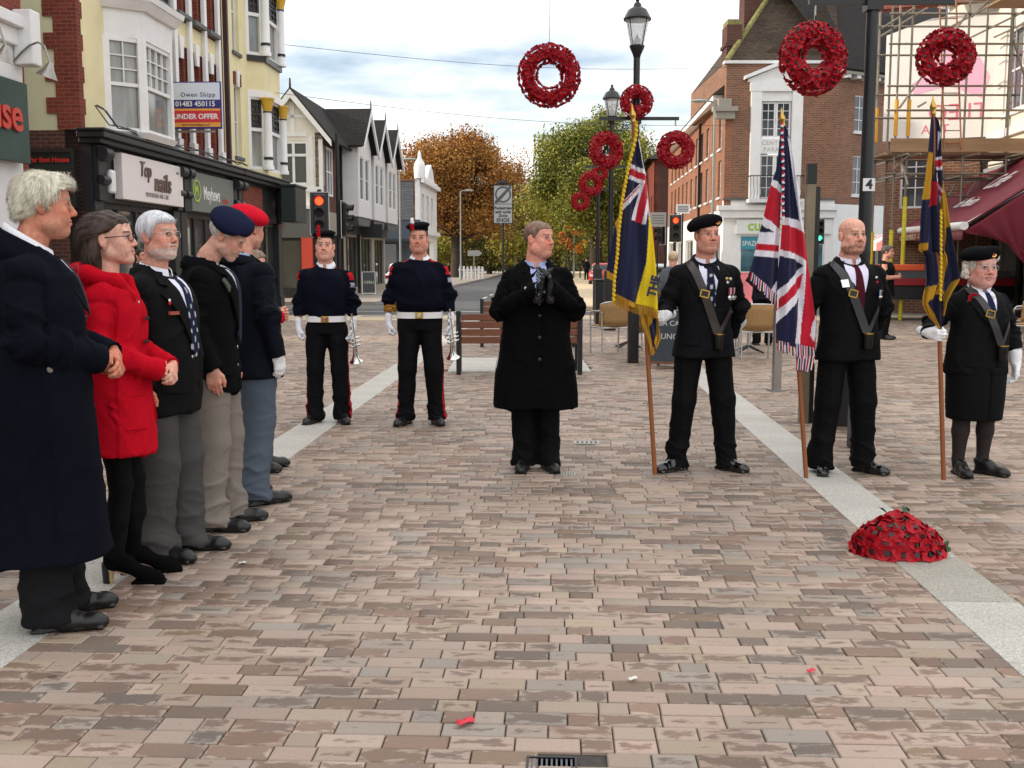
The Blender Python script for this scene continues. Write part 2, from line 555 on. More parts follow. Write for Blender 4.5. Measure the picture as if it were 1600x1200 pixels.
def brick_material(src):
 """fired clay pavers: a body colour for each brick, darker firing marks in its middle, worn pale edges"""
 m = bpy.data.materials.new('clay_paver_' + src); m.use_nodes = True
 n = m.node_tree.nodes; l = m.node_tree.links.new
 b = n['Principled BSDF']
 if src == 'object':
  a = n.new('ShaderNodeObjectInfo'); colr = a.outputs['Color']; fac = a.outputs['Alpha']
 else:
  a = n.new('ShaderNodeAttribute'); a.attribute_name = 'Col'; colr = a.outputs['Color']; fac = a.outputs['Alpha']
 geo = n.new('ShaderNodeNewGeometry')
 uv = n.new('ShaderNodeUVMap'); uv.uv_map = 'UVMap'
 off = n.new('ShaderNodeVectorMath'); off.operation = 'MULTIPLY_ADD'
 l(colr, off.inputs[0]); off.inputs[1].default_value = (71, 57, 93); l(geo.outputs['Position'], off.inputs[2])
 mp = n.new('ShaderNodeMapping'); mp.inputs['Scale'].default_value = (15, 38, 15)
 l(off.outputs[0], mp.inputs['Vector'])
 nz = n.new('ShaderNodeTexNoise'); nz.inputs['Scale'].default_value = 1.0; nz.inputs['Detail'].default_value = 5; nz.inputs['Roughness'].default_value = .62
 l(mp.outputs[0], nz.inputs['Vector'])
 sp = n.new('ShaderNodeSeparateXYZ'); l(uv.outputs[0], sp.inputs[0])
 def math_(op, a_, b_=None, c_=None):
  q = n.new('ShaderNodeMath'); q.operation = op
  for i, v in enumerate((a_, b_, c_)):
   if v is None: continue
   if isinstance(v, (int, float)): q.inputs[i].default_value = v
   else: l(v, q.inputs[i])
  return q.outputs[0]
 # distance from the brick's edge, 0 at edge .5 in the middle
 ex = math_('MINIMUM', sp.outputs[0], math_('SUBTRACT', 1, sp.outputs[0]))
 ey = math_('MINIMUM', sp.outputs[1], math_('SUBTRACT', 1, sp.outputs[1]))
 ed = math_('MINIMUM', math_('MULTIPLY', ex, 1.9), ey)
 v = math_('ADD', nz.outputs['Fac'], math_('MULTIPLY', ed, .62))
 v = math_('ADD', v, math_('MULTIPLY_ADD', fac, .60, -.50))       # some bricks carry a mark, some do not
 mr = n.new('ShaderNodeMapRange'); mr.interpolation_type = 'SMOOTHSTEP'
 mr.inputs['From Min'].default_value = .45; mr.inputs['From Max'].default_value = .60
 l(v, mr.inputs[0])
 dk = n.new('ShaderNodeMix'); dk.data_type = 'RGBA'; dk.blend_type = 'MULTIPLY'
 n2 = n.new('ShaderNodeTexNoise'); n2.inputs['Scale'].default_value = 2.3; l(off.outputs[0], n2.inputs['Vector'])
 cr = n.new('ShaderNodeValToRGB')
 cr.color_ramp.elements[0].position = .38; cr.color_ramp.elements[1].position = .62
 cr.color_ramp.elements[0].color = (.40, .375, .36, 1); cr.color_ramp.elements[1].color = (.56, .46, .40, 1)
 l(n2.outputs['Fac'], cr.inputs[0])
 l(colr, dk.inputs['A']); l(cr.outputs[0], dk.inputs['B']); l(math_('MULTIPLY', mr.outputs[0], .88), dk.inputs['Factor'])
 # grime over several bricks
 n3 = n.new('ShaderNodeTexNoise'); n3.inputs['Scale'].default_value = .9; n3.inputs['Detail'].default_value = 6; l(geo.outputs['Position'], n3.inputs['Vector'])
 n4 = n.new('ShaderNodeTexNoise'); n4.inputs['Scale'].default_value = 130; n4.inputs['Detail'].default_value = 3; l(geo.outputs['Position'], n4.inputs['Vector'])
 n5 = n.new('ShaderNodeTexNoise'); n5.inputs['Scale'].default_value = .33; n5.inputs['Detail'].default_value = 4; l(geo.outputs['Position'], n5.inputs['Vector'])
 g = math_('ADD', math_('ADD', math_('MULTIPLY', n3.outputs['Fac'], .5), math_('MULTIPLY', n5.outputs['Fac'], .8)), math_('MULTIPLY_ADD', n4.outputs['Fac'], .34, .18))
 vo = n.new('ShaderNodeTexVoronoi'); vo.inputs['Scale'].default_value = 2.1; l(geo.outputs['Position'], vo.inputs['Vector'])
 gm = n.new('ShaderNodeMapRange'); gm.inputs['From Min'].default_value = .040; gm.inputs['From Max'].default_value = .032; l(vo.outputs['Distance'], gm.inputs[0])
 sg = n.new('ShaderNodeSeparateColor'); l(vo.outputs['Color'], sg.inputs[0])
 g = math_('MULTIPLY', g, math_('SUBTRACT', 1, math_('MULTIPLY', math_('MULTIPLY', gm.outputs[0], math_('GREATER_THAN', sg.outputs[0], .55)), .38)))   # trodden gum
 sc = n.new('ShaderNodeVectorMath'); sc.operation = 'SCALE'
 l(dk.outputs['Result'], sc.inputs[0]); l(g, sc.inputs['Scale'])
 l(sc.outputs[0], b.inputs['Base Color'])
 rr = n.new('ShaderNodeMapRange'); rr.inputs['To Min'].default_value = .50; rr.inputs['To Max'].default_value = .78
 l(n3.outputs['Fac'], rr.inputs[0]); l(rr.outputs[0], b.inputs['Roughness'])
 b.inputs['Specular IOR Level'].default_value = .42
 bp = n.new('ShaderNodeBump'); bp.inputs['Strength'].default_value = .35; bp.inputs['Distance'].default_value = .003
 l(math_('ADD', n4.outputs['Fac'], nz.outputs['Fac']), bp.inputs['Height']); l(bp.outputs[0], b.inputs['Normal'])
 return m

def brick_geo(L, W, j=.0022):
 """top and sides of a worn paver, chamfered; centre at origin, top at z=0"""
 x, y = L / 2 - j, W / 2 - j
 c = .0035
 v = [(-x, -y, -.03), (x, -y, -.03), (x, y, -.03), (-x, y, -.03), (-x, -y, -c), (x, -y, -c), (x, y, -c), (-x, y, -c),
         (-x + c, -y + c, 0), (x - c, -y + c, 0), (x - c, y - c, 0), (-x + c, y - c, 0)]
 f = [(0, 1, 5, 4), (1, 2, 6, 5), (2, 3, 7, 6), (3, 0, 4, 7), (4, 5, 9, 8), (5, 6, 10, 9), (6, 7, 11, 10), (7, 4, 8, 11), (8, 9, 10, 11)]
 return np.array(v), f

def ground():
 tag(pydata('ground', [(-900, -60, -.16), (900, -60, -.16), (900, 1800, -.16), (-900, 1800, -.16)], [(0, 1, 2, 3)], mat('earth', S(96, 92, 78), rough=.95, noise=.3, nscale=.2)), kind='structure')
 tag(pydata('road', [(-60, 24, -.10), (60, 24, -.10), (60, 400, -.10), (-60, 400, -.10)], [(0, 1, 2, 3)], M_ASPHALT), kind='structure')
 # everything of the square lies on a bed of sand
 plaza = pydata('plaza', [(-14, -6, -.012), (22, -6, -.012), (22, 26.0, -.012), (-14, 26.0, -.012), (-14, -6, -.2), (22, -6, -.2), (22, 26.0, -.2), (-14, 26.0, -.2)],
                   [(0, 1, 2, 3), (0, 4, 5, 1), (1, 5, 6, 2), (2, 6, 7, 3), (3, 7, 4, 0)], M_SAND)
 tag(plaza, kind='structure')
 pal = [S(178, 157, 142), S(174, 153, 138), S(182, 160, 145), S(176, 154, 140), S(176, 157, 140), S(170, 151, 136), S(180, 158, 144), S(172, 154, 134),
           S(160, 149, 138), S(156, 145, 134), S(164, 149, 136), S(166, 144, 128), S(170, 153, 139), S(184, 164, 148)]
 rnd = random.Random(11)
 W = .0905
 ang = -math.atan(TILT)
 ca, sa = math.cos(ang), math.sin(ang)
 MO, MA = brick_material('object'), brick_material('attribute')
 lens = [(.200, .55), (.132, .25), (.100, .20)]
 shapes = {}
 for Lb, _ in lens:
  v, f = brick_geo(Lb, W)
  me = bpy.data.meshes.new('brick'); me.from_pydata([tuple(q) for q in v], [], f)
  uv = me.uv_layers.new(name='UVMap')
  for lp in me.loops:
   co = me.vertices[lp.vertex_index].co
   uv.data[lp.index].uv = (co.x / Lb + .5, co.y / W + .5)
  me.materials.append(MO); shapes[Lb] = me
 cand = []
 rows = int((26.2 + 4.6) / W)
 allb = []
 for r in range(rows):
  y = -0.6 + 2.2 + r * W            # rows in the turned frame
  x = -13.5 + rnd.random() * .2
  while x < 20.5:
   q = rnd.random(); Lb = lens[0][0] if q < lens[0][1] else lens[1][0] if q < lens[0][1] + lens[1][1] else lens[2][0]
   cx = x + Lb / 2; x += Lb
   wx, wy = cx * ca - y * sa, cx * sa + y * ca
   # seen from the camera with a margin for a step to the side
   if abs(wx) > 1.2 + wy * .60 or wy < 1.9 or wy > 25.85: continue
   if wx < -9.25 + .05 * wy or wx > 16: continue
   s1 = wx - (-2.16 + TILT * wy); s2 = wx - (1.80 + TILT * wy)
   if abs(s1) < .165 - Lb * .5 - .004 or abs(s2) < .165 - Lb * .5 - .004: continue
   if -.86 < wx < 1.05 and 13.85 < wy < 15.9: continue
   if .035 < wx < .195 and 2.87 < wy < 2.96 : continue
   col = list(pal[rnd.randrange(len(pal))])
   k = .76 + .17 * rnd.random(); col = [c * k for c in col]
   mark = rnd.random()
   allb.append((wx, wy, Lb, col, mark, rnd.gauss(0, .0011), rnd.gauss(0, .003)))
 allb.sort(key=lambda b: b[1] + (6 if abs(b[0]) > b[1] * .50 or b[1] < 2.85 else 0))
 for (wx, wy, Lb, col, mark, dz, tl) in allb[:300]:
  o = bpy.data.objects.new('brick', shapes[Lb]); COL.objects.link(o)
  o.parent = plaza; o.location = (wx, wy, dz - .001); o.rotation_euler = (tl, tl * .5, ang)
  o.color = (*col, mark)
 VV, FF, CC, UU = [], [], [], []
 geo = {Lb: brick_geo(Lb, W) for Lb, _ in lens}
 nb = 0
 rest = allb[300:]
 for (wx, wy, Lb, col, mark, dz, tl) in rest:
  v, f = geo[Lb]
  p = np.empty_like(v)
  p[:, 0] = v[:, 0] * ca - v[:, 1] * sa + wx; p[:, 1] = v[:, 0] * sa + v[:, 1] * ca + wy
  p[:, 2] = v[:, 2] + dz - .001 + v[:, 1] * tl
  VV.append(p); CC.append(np.tile(np.array([*col, mark]), (12, 1)))
  UU.append(np.stack([v[:, 0] / Lb + .5, v[:, 1] / W + .5], 1)); nb += 1
 V = np.concatenate(VV).astype(np.float32); C = np.concatenate(CC).astype(np.float32); U = np.concatenate(UU)
 F = (np.array(geo[.2][1])[None] + (np.arange(nb) * 12)[:, None, None]).reshape(-1, 4)
 me = bpy.data.meshes.new('paving_bricks')
 me.vertices.add(len(V)); me.vertices.foreach_set('co', V.ravel())
 me.loops.add(len(F) * 4); me.polygons.add(len(F))
 me.loops.foreach_set('vertex_index', F.astype(np.int32).ravel()); me.polygons.foreach_set('loop_start', np.arange(0, len(F) * 4, 4, dtype=np.int32))
 me.update(calc_edges=True)
 a = me.color_attributes.new('Col', 'FLOAT_COLOR', 'POINT'); a.data.foreach_set('color', C.ravel())
 uv = me.uv_layers.new(name='UVMap'); uv.data.foreach_set('uv', U[F.ravel()].astype(np.float32).ravel())
 o = link('paving_bricks', me, MA, plaza); o['kind'] = 'stuff'
 # the two granite bands, slab by slab
 for x0, seed in ((-2.16, 1), (1.80, 2)):
  band = empty('granite_band', (0, 0, 0)); band['kind'] = 'structure'
  y = 1.6; rr = random.Random(seed)
  while y < 26:
   Ls = .62 + .12 * rr.random(); yy = y + Ls / 2
   mb = MB(); mb.box((0, 0, -.02), (.330, Ls - .006, .046))
   rough = x0 > 0 and 4.1 < yy < 5.15
   o = mb.build('slab', M_GRANR if rough else M_GRAN, band, bevel=.003)
   o.location = (x0 + TILT * yy, yy, .0005 * rr.random()); o.rotation_euler = (0, 0, ang)
   y += Ls
 # pale stone pad under the benches
 pad = empty('bench_pad', (0, 0, 0)); pad['kind'] = 'structure'
 for i in range(3):
  for j in range(2):
   mb = MB(); mb.box((0, 0, -.02), (.63, 1.01, .046)); o = mb.build('slab', M_GRAN, pad, bevel=.003)
   o.location = (-.54 + i * .637, 14.37 + j * 1.017, .0); o.rotation_euler = (0, 0, 0)
 # pale strip where the square meets the road, kerbs, pavements
 ts = empty('crossing_strip', (0, 0, 0)); ts['kind'] = 'structure'
 for i in range(44):
  for j in range(3):
   mb = MB(); mb.box((0, 0, -.06), (.795, .795, .12)); o = mb.build('slab', M_TACT if (i + j) % 5 else M_PAVE, ts)
   o.location = (-14 + i * .8, 26.42 + j * .8, 0.0)
 ks = empty('kerb', (0, 0, 0)); ks['kind'] = 'structure'
 for i in range(40):
  mb = MB(); mb.box((0, 0, -.06), (.91, .15, .12)); o = mb.build('kerb_stone', M_KERB, ks, bevel=.01); o.location = (-16 + i * .92, 28.50, .004)
 # left and right pavements of the street that leads away
 def strip(name, xa, xb, ya, yb, z, m):
  f = lambda x, y: x + .05 * y
  v = [(f(xa, ya), ya, z), (f(xb, ya), ya, z), (f(xb, yb), yb, z), (f(xa, yb), yb, z)]
  v += [(p[0], p[1], z - .16) for p in v]
  return tag(pydata(name, v, [(0, 1, 2, 3), (0, 4, 5, 1), (1, 5, 6, 2), (2, 6, 7, 3), (3, 7, 4, 0)], m), kind='structure')
 strip('pavement', -14, -6.85, 37.5, 150, .02, M_PAVE)
 strip('pavement', .0, 9.5, 33.5, 150, .02, M_TACT)
 for x0, ys in ((-6.85, 37.5), (-.0, 33.5)):
  k2 = empty('kerb', (0, 0, 0)); k2['kind'] = 'structure'
  y = ys
  sg = 1 if x0 < -1 else -1
  while y < 95:
   mb = MB(); mb.box((0, 0, -.06), (.14, .905, .12)); o = mb.build('kerb_stone', M_KERB, k2); o.location = (x0 + sg * .08 + .05 * (y + .45), y + .45, .024); o.rotation_euler = (0, 0, -.05)
   y += .92
 # painted dashes
 rm = empty('road_markings', (0, 0, 0)); rm['kind'] = 'structure'
 y = 44
 while y < 120:
  mb = MB(); mb.box((0, 0, 0), (.12, 2.0, .004)); o = mb.build('dash', M_LINE, rm); o.location = (-3.4 + .05 * (y + 1), y + 1, -.094); o.rotation_euler = (0, 0, -.05)
  y += 4.0
 for i in range(3):
  mb = MB(); mb.box((0, 0, 0), (5.6, .20 if i else .10, .004)); o = mb.build('stop_line', M_LINE, rm); o.location = (-6.5 + i * 6.2, 32.5, -.094)
 # drain covers
 d = empty('drain_grate', (.115, 2.912, 0), ang, 'small black metal drain grate at the bottom edge of the paving', 'drain')
 d.scale = (.72, .85, 1)
 mb = MB(); mb.box((0, 0, -.018), (.20, .118, .012)); mb.build('tray', M_BLACK, d)
 mb = MB()
 for a_, b_ in (((0, .056, -.004), (.205, .010, .012)), ((0, -.056, -.004), (.205, .010, .012)), ((.098, 0, -.004), (.010, .104, .012)), ((-.098, 0, -.004), (.010, .104, .012))): mb.box(a_, b_)
 fr = mb.build('frame', M_BLACK, d)
 for i in range(9):
  mb = MB(); mb.box((-.08 + i * .02, 0, -.006), (.008, .10, .010)); mb.build('bar', mat('worn_iron', S(92, 96, 104), rough=.35, metal=.7), d)
 for (x, y, w_, dd, lab) in ((.60, 8.37, .20, .13, 'long slotted drain cover set in bricks behind the overcoat man'), (.385, 7.12, .10, .07, 'small inspection cover by the overcoat man\'s shoe')):
  d = empty('drain_cover', (x, y, .002), ang, lab, 'drain')
  mb = MB(); mb.box((0, 0, 0), (w_, dd, .008)); mb.build('frame', mat('zinc', S(176, 174, 166), rough=.5, metal=.4), d)
  for i in range(5):
   mb = MB(); mb.box((-w_ * .36 + i * w_ * .18, 0, .005), (w_ * .10, dd * .55, .004)); mb.build('slot', M_BLACK, d)
 # fallen petals and litter
 rr = random.Random(5)
 def petal(x, y, r, lab, m, nm='petal'):
  vs, fs = [(0, 0, .010)], []
  for i in range(12):
   t = 2 * PI * i / 12; q = r * (1 + .25 * math.sin(2 * t) + .1 * rr.random())
   vs.append((q * math.cos(t) * 1.3, q * math.sin(t), .005 + .016 * abs(math.sin(t * 1.5)) * (r / .03)))
  for i in range(12): fs.append((0, 1 + i, 1 + (i + 1) % 12))
  vs2 = [(a_, b_, c_ - .0012) for a_, b_, c_ in vs]; n = len(vs)
  fs += [(n, n + 1 + (i + 1) % 12, n + 1 + i) for i in range(12)] + [(1 + i, n + 1 + i, n + 1 + (i + 1) % 12, 1 + (i + 1) % 12) for i in range(12)]
  o = pydata(nm, vs + vs2, fs, m, smooth=True); o.location = (x, y, .002); tag(o, lab, 'petal' if nm == 'petal' else 'litter')
 petal(-.147, 3.18, .020, 'bright red paper poppy petal lying alone on the near bricks', mat('petal_paper', S(216, 50, 66), rough=.6))
 petal(1.06, 3.60, .012, 'tiny red petal scrap on the bricks at the right', mat('petal_paper', S(216, 50, 66), rough=.6))
 M_LIT = mat('litter_paper', S(226, 222, 214), rough=.7)
 for x, y, lab in ((-1.83, 6.58, 'pale paper scrap by the heel of the blue-grey trousers'), (-1.30, 4.95, 'white paper scrap on the bricks right of the black boots'), (.42, 3.53, 'small white fleck in the middle of the near bricks')):
  petal(x, y, .012, lab, M_LIT, 'paper_scrap')
# ================================================================== buildings
def brickwall(name, c1, c2, mortar, scale=1.0, dirt=.3):
 m = bpy.data.materials.new(name); m.use_nodes = True
 n = m.node_tree.nodes; l = m.node_tree.links.new
 b = n['Principled BSDF']; b.inputs['Roughness'].default_value = .9; b.inputs['Specular IOR Level'].default_value = .2
 tc = n.new('ShaderNodeTexCoord'); sp = n.new('ShaderNodeSeparateXYZ'); l(tc.outputs['Object'], sp.inputs[0])
 ad = n.new('ShaderNodeMath'); ad.operation = 'ADD'; l(sp.outputs[0], ad.inputs[0]); l(sp.outputs[1], ad.inputs[1])
 cb = n.new('ShaderNodeCombineXYZ'); l(ad.outputs[0], cb.inputs[0]); l(sp.outputs[2], cb.inputs[1])
 bt = n.new('ShaderNodeTexBrick'); l(cb.outputs[0], bt.inputs['Vector'])
 bt.inputs['Scale'].default_value = 1.0
 bt.inputs['Brick Width'].default_value = .225 * scale; bt.inputs['Row Height'].default_value = .075 * scale
 bt.inputs['Mortar Size'].default_value = .009 * scale; bt.inputs['Bias'].default_value = -.1
 bt.inputs['Color1'].default_value = (*c1, 1); bt.inputs['Color2'].default_value = (*c2, 1); bt.inputs['Mortar'].default_value = (*mortar, 1)
 nz = n.new('ShaderNodeTexNoise'); nz.inputs['Scale'].default_value = .8; nz.inputs['Detail'].default_value = 6; l(tc.outputs['Object'], nz.inputs['Vector'])
 mr = n.new('ShaderNodeMapRange'); mr.inputs['To Min'].default_value = 1 - dirt; mr.inputs['To Max'].default_value = 1 + dirt; l(nz.outputs['Fac'], mr.inputs[0])
 sc = n.new('ShaderNodeVectorMath'); sc.operation = 'SCALE'; l(bt.outputs['Color'], sc.inputs[0]); l(mr.outputs[0], sc.inputs['Scale'])
 l(sc.outputs[0], b.inputs['Base Color'])
 bp = n.new('ShaderNodeBump'); bp.inputs['Strength'].default_value = .5; bp.inputs['Distance'].default_value = .01
 inv = n.new('ShaderNodeMath'); inv.operation = 'SUBTRACT'; inv.inputs[0].default_value = 1; l(bt.outputs['Fac'], inv.inputs[1])
 l(inv.outputs[0], bp.inputs['Height']); l(bp.outputs[0], b.inputs['Normal'])
 _mats[name] = m
 return m

M_BRICK_BROWN = brickwall('brown_brick', S(138, 92, 70), S(108, 72, 58), S(150, 136, 120))
M_BRICK_ORANGE = brickwall('orange_brick', S(146, 90, 66), S(118, 74, 56), S(156, 130, 110))
M_BRICK_RED = brickwall('red_brick', S(128, 60, 48), S(104, 50, 42), S(120, 84, 70))
M_BRICK_DARK = brickwall('dark_brick', S(92, 56, 50), S(74, 48, 44), S(100, 84, 76))
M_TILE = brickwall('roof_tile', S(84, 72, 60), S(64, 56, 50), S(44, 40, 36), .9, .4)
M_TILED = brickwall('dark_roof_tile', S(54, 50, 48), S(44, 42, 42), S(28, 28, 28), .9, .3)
M_SLATE = brickwall('grey_slate', S(120, 122, 124), S(104, 106, 110), S(70, 72, 74), 1.4, .2)
M_RENDER_Y = mat('yellow_render', S(224, 214, 172), rough=.9, noise=.08, nscale=1.5, bump=.1, bscale=40)
M_RENDER_G = mat('pale_green_render', S(204, 210, 176), rough=.9, noise=.08, nscale=1.5, bump=.1, bscale=40)
M_RENDER_C = mat('cream_render', S(222, 216, 204), rough=.9, noise=.08, nscale=1.5)
M_WHITE = mat('white_paint', S(226, 226, 226), rough=.55, noise=.06, nscale=3)
M_OFFWHITE = mat('offwhite_paint', S(214, 214, 216), rough=.6, noise=.06, nscale=3)
M_GLASS = mat('window_glass', S(66, 72, 78), rough=.06, spec=.9)
M_GLASSL = mat('net_curtain_glass', S(128, 130, 126), rough=.08, spec=.9, noise=.55, nscale=1.6, stretch=(3, 3, .5))
M_GLASSS = mat('shop_glass', S(58, 58, 58), rough=.05, spec=.9, noise=.5, nscale=1.2)
M_DKGREEN = mat('dark_green_paint', S(30, 42, 42), rough=.5, noise=.15, nscale=3)
M_SHOPBLK = mat('black_shopfront', S(30, 32, 34), rough=.5, noise=.2, nscale=4)
M_LEAD = mat('lead_grey', S(84, 86, 88), rough=.6, noise=.2, nscale=4)
M_GOLD = mat('gold_paint', S(206, 164, 52), rough=.4)
M_REDP = mat('red_paint', S(200, 70, 52), rough=.5)

def facade(E, name, L, z0, z1, ops, m, M=None, th=.30):
 """a wall of length L from z0 to z1 with real openings (a0,a1,b0,b1); front at y=0, thickness behind"""
 mb = MB()
 if M is not None: mb.M = M
 zs = sorted({z0, z1} | {o[2] for o in ops} | {o[3] for o in ops})
 for i in range(len(zs) - 1):
  za, zb = zs[i], zs[i + 1]; zc = (za + zb) / 2
  cut = sorted((o[0], o[1]) for o in ops if o[2] < zc < o[3])
  a = 0.0
  for c0, c1 in cut + [(L, L)]:
   if c0 - a > 1e-4: mb.b2((a, 0, za), (c0, th, zb))
   a = c1
 return mb.build(name, m, E)

def window(E, a0, a1, z0, z1, nx=2, nz=2, M=None, fm=None, gm=None, rec=.10, fw=.06, bw=.03, sill=None, head=None, name='window'):
 fm = fm or M_WHITE; mb = MB()
 if M is not None: mb.M = M
 y0, y1 = rec, rec + .06
 mb.b2((a0, y0, z0), (a1, y1, z0 + fw)); mb.b2((a0, y0, z1 - fw), (a1, y1, z1))
 mb.b2((a0, y0, z0 + fw), (a0 + fw, y1, z1 - fw)); mb.b2((a1 - fw, y0, z0 + fw), (a1, y1, z1 - fw))
 for i in range(1, nx):
  x = a0 + (a1 - a0) * i / nx; mb.b2((x - bw / 2, y0 + .008, z0 + fw), (x + bw / 2, y1 - .01, z1 - fw))
 for j in range(1, nz):
  z = z0 + (z1 - z0) * j / nz; mb.b2((a0 + fw, y0 + .012, z - bw / 2), (a1 - fw, y1 - .014, z + bw / 2))
 w = mb.build(name, fm, E)
 mb = MB()
 if M is not None: mb.M = M
 mb.b2((a0 + .01, y1 - .022, z0 + .01), (a1 - .01, y1 - .006, z1 - .01)); mb.build('pane', gm or M_GLASS, w)
 if sill is not None:
  mb = MB()
  if M is not None: mb.M = M
  mb.b2((a0 - .08, -.07, z0 - .09), (a1 + .08, y0 + .02, z0)); mb.build('sill', sill, w)
 if head is not None:
  mb = MB()
  if M is not None: mb.M = M
  n = 7; w_ = (a1 - a0 + .3) / n
  mb.b2((a0 - .12, -.035, z1), (a1 + .12, .10, z1 + .22)); mb.build('lintel', head, w)
 return w

def bars(E, name, m, boxes, M=None, bevel=0):
 mb = MB()
 if M is not None: mb.M = M
 for a, b in boxes: mb.b2(a, b)
 return mb.build(name, m, E, bevel=bevel)

def poly3(E, name, m, v, f, th=None):
 o = pydata(name, v, f, m, E)
 if th:
  s_ = o.modifiers.new('solid', 'SOLIDIFY'); s_.thickness = th; s_.offset = 0
 return o

LTILT = math.atan(.05)
def left_frame(Y):              # a spot on the left street line at distance Y; local x runs away along the street, y into the wall
 return (-9.33 + .05 * Y, Y, 0), RAD(90) - LTILT
TURN = lambda a, x=0, y=0: Matrix.Translation((x, y, 0)) @ Matrix.Rotation(a, 4, 'Z')

# ------------------------------------------------------------------ left, nearest: restaurant with green sign
def restaurant():
 loc, rz = left_frame(-6.0)
 E = empty('restaurant_building', loc, rz, 'red brick building at far left with green sign and goose-neck lamps', 'building')
 L = 24.5  # lengthened out of view, past the camera, to shade the near paving
 facade(E, 'wall', L, 5.5, 9.6, [(16.0, 17.2, 6.3, 8.4), (20.0, 21.2, 6.3, 8.4)], M_BRICK_RED)
 window(E, 16.0, 17.2, 6.3, 8.4, 2, 2, sill=M_WHITE); window(E, 20.0, 21.2, 6.3, 8.4, 2, 2, sill=M_WHITE)
 facade(E, 'shop_wall', L, 0, 4.45, [(11.0, 16.5, .5, 3.0), (17.4, 23.6, .5, 3.0)], M_OFFWHITE)
 for a in ((11.0, 16.5), (17.4, 23.6)): window(E, a[0], a[1], .5, 3.0, 4, 1, gm=M_GLASSS, fm=M_SHOPBLK, name='shop_window')
 bars(E, 'cornice', M_WHITE, [((0, -.18, 5.02), (L, .30, 5.30)), ((0, -.30, 5.301), (L, .30, 5.499)), ((0, -.08, 4.451), (L, .30, 5.019))], bevel=.02)
 bars(E, 'end_console', M_WHITE, [((L - .30, -.42, 4.72), (L + .03, -.09, 5.62))], bevel=.03)
 # side wall facing the alley
 facade(E, 'side_wall', 6.0, 0, 9.2, [], M_BRICK_RED, TURN(RAD(90), L, 0) @ Matrix.Scale(1, 4), th=-.2)
 S_ = empty('shop_sign', (0, 0, 0), 0); S_.parent = E
 mb = MB(); mb.b2((19.0, -.20, 3.10), (L - .12, -.081, 4.42)); mb.build('board', mat('green_sign', S(42, 66, 58), rough=.6, noise=.15, nscale=4), S_)
 text('lettering', 'House', .78, mat('red_letter', S(196, 52, 36), rough=.4), S_, (L - 1.42, -.23, 3.84), (PI / 2, 0, 0), ext=.02, bold=.012)
 for x in (L - 3.1, L - 1.75, L - .35):
  mb = MB()
  pts = [(x, -.10, 4.75)] + [(x, -.10 - .62 * math.sin(t) * 1.0, 4.75 + .35 * math.sin(t * 2.0) * .9) for t in (.25, .5, .8, 1.1)] + [(x, -.68, 4.90), (x, -.74, 4.72)]
  mb.path(pts, .018, 8)
  lp = mb.build('lamp_arm', M_STEEL, E, smooth=True)
  mb = MB(); mb.M = Matrix.Translation((x, -.74, 4.72)) @ Matrix.Rotation(RAD(20), 4, 'X')
  mb.lathe([(.03, .02), (.05, .0), (.09, -.10), (.17, -.22), (.175, -.235), (.15, -.22), (.04, -.02)], n=20); mb.build('lamp_shade', M_STEEL, lp, smooth=True)

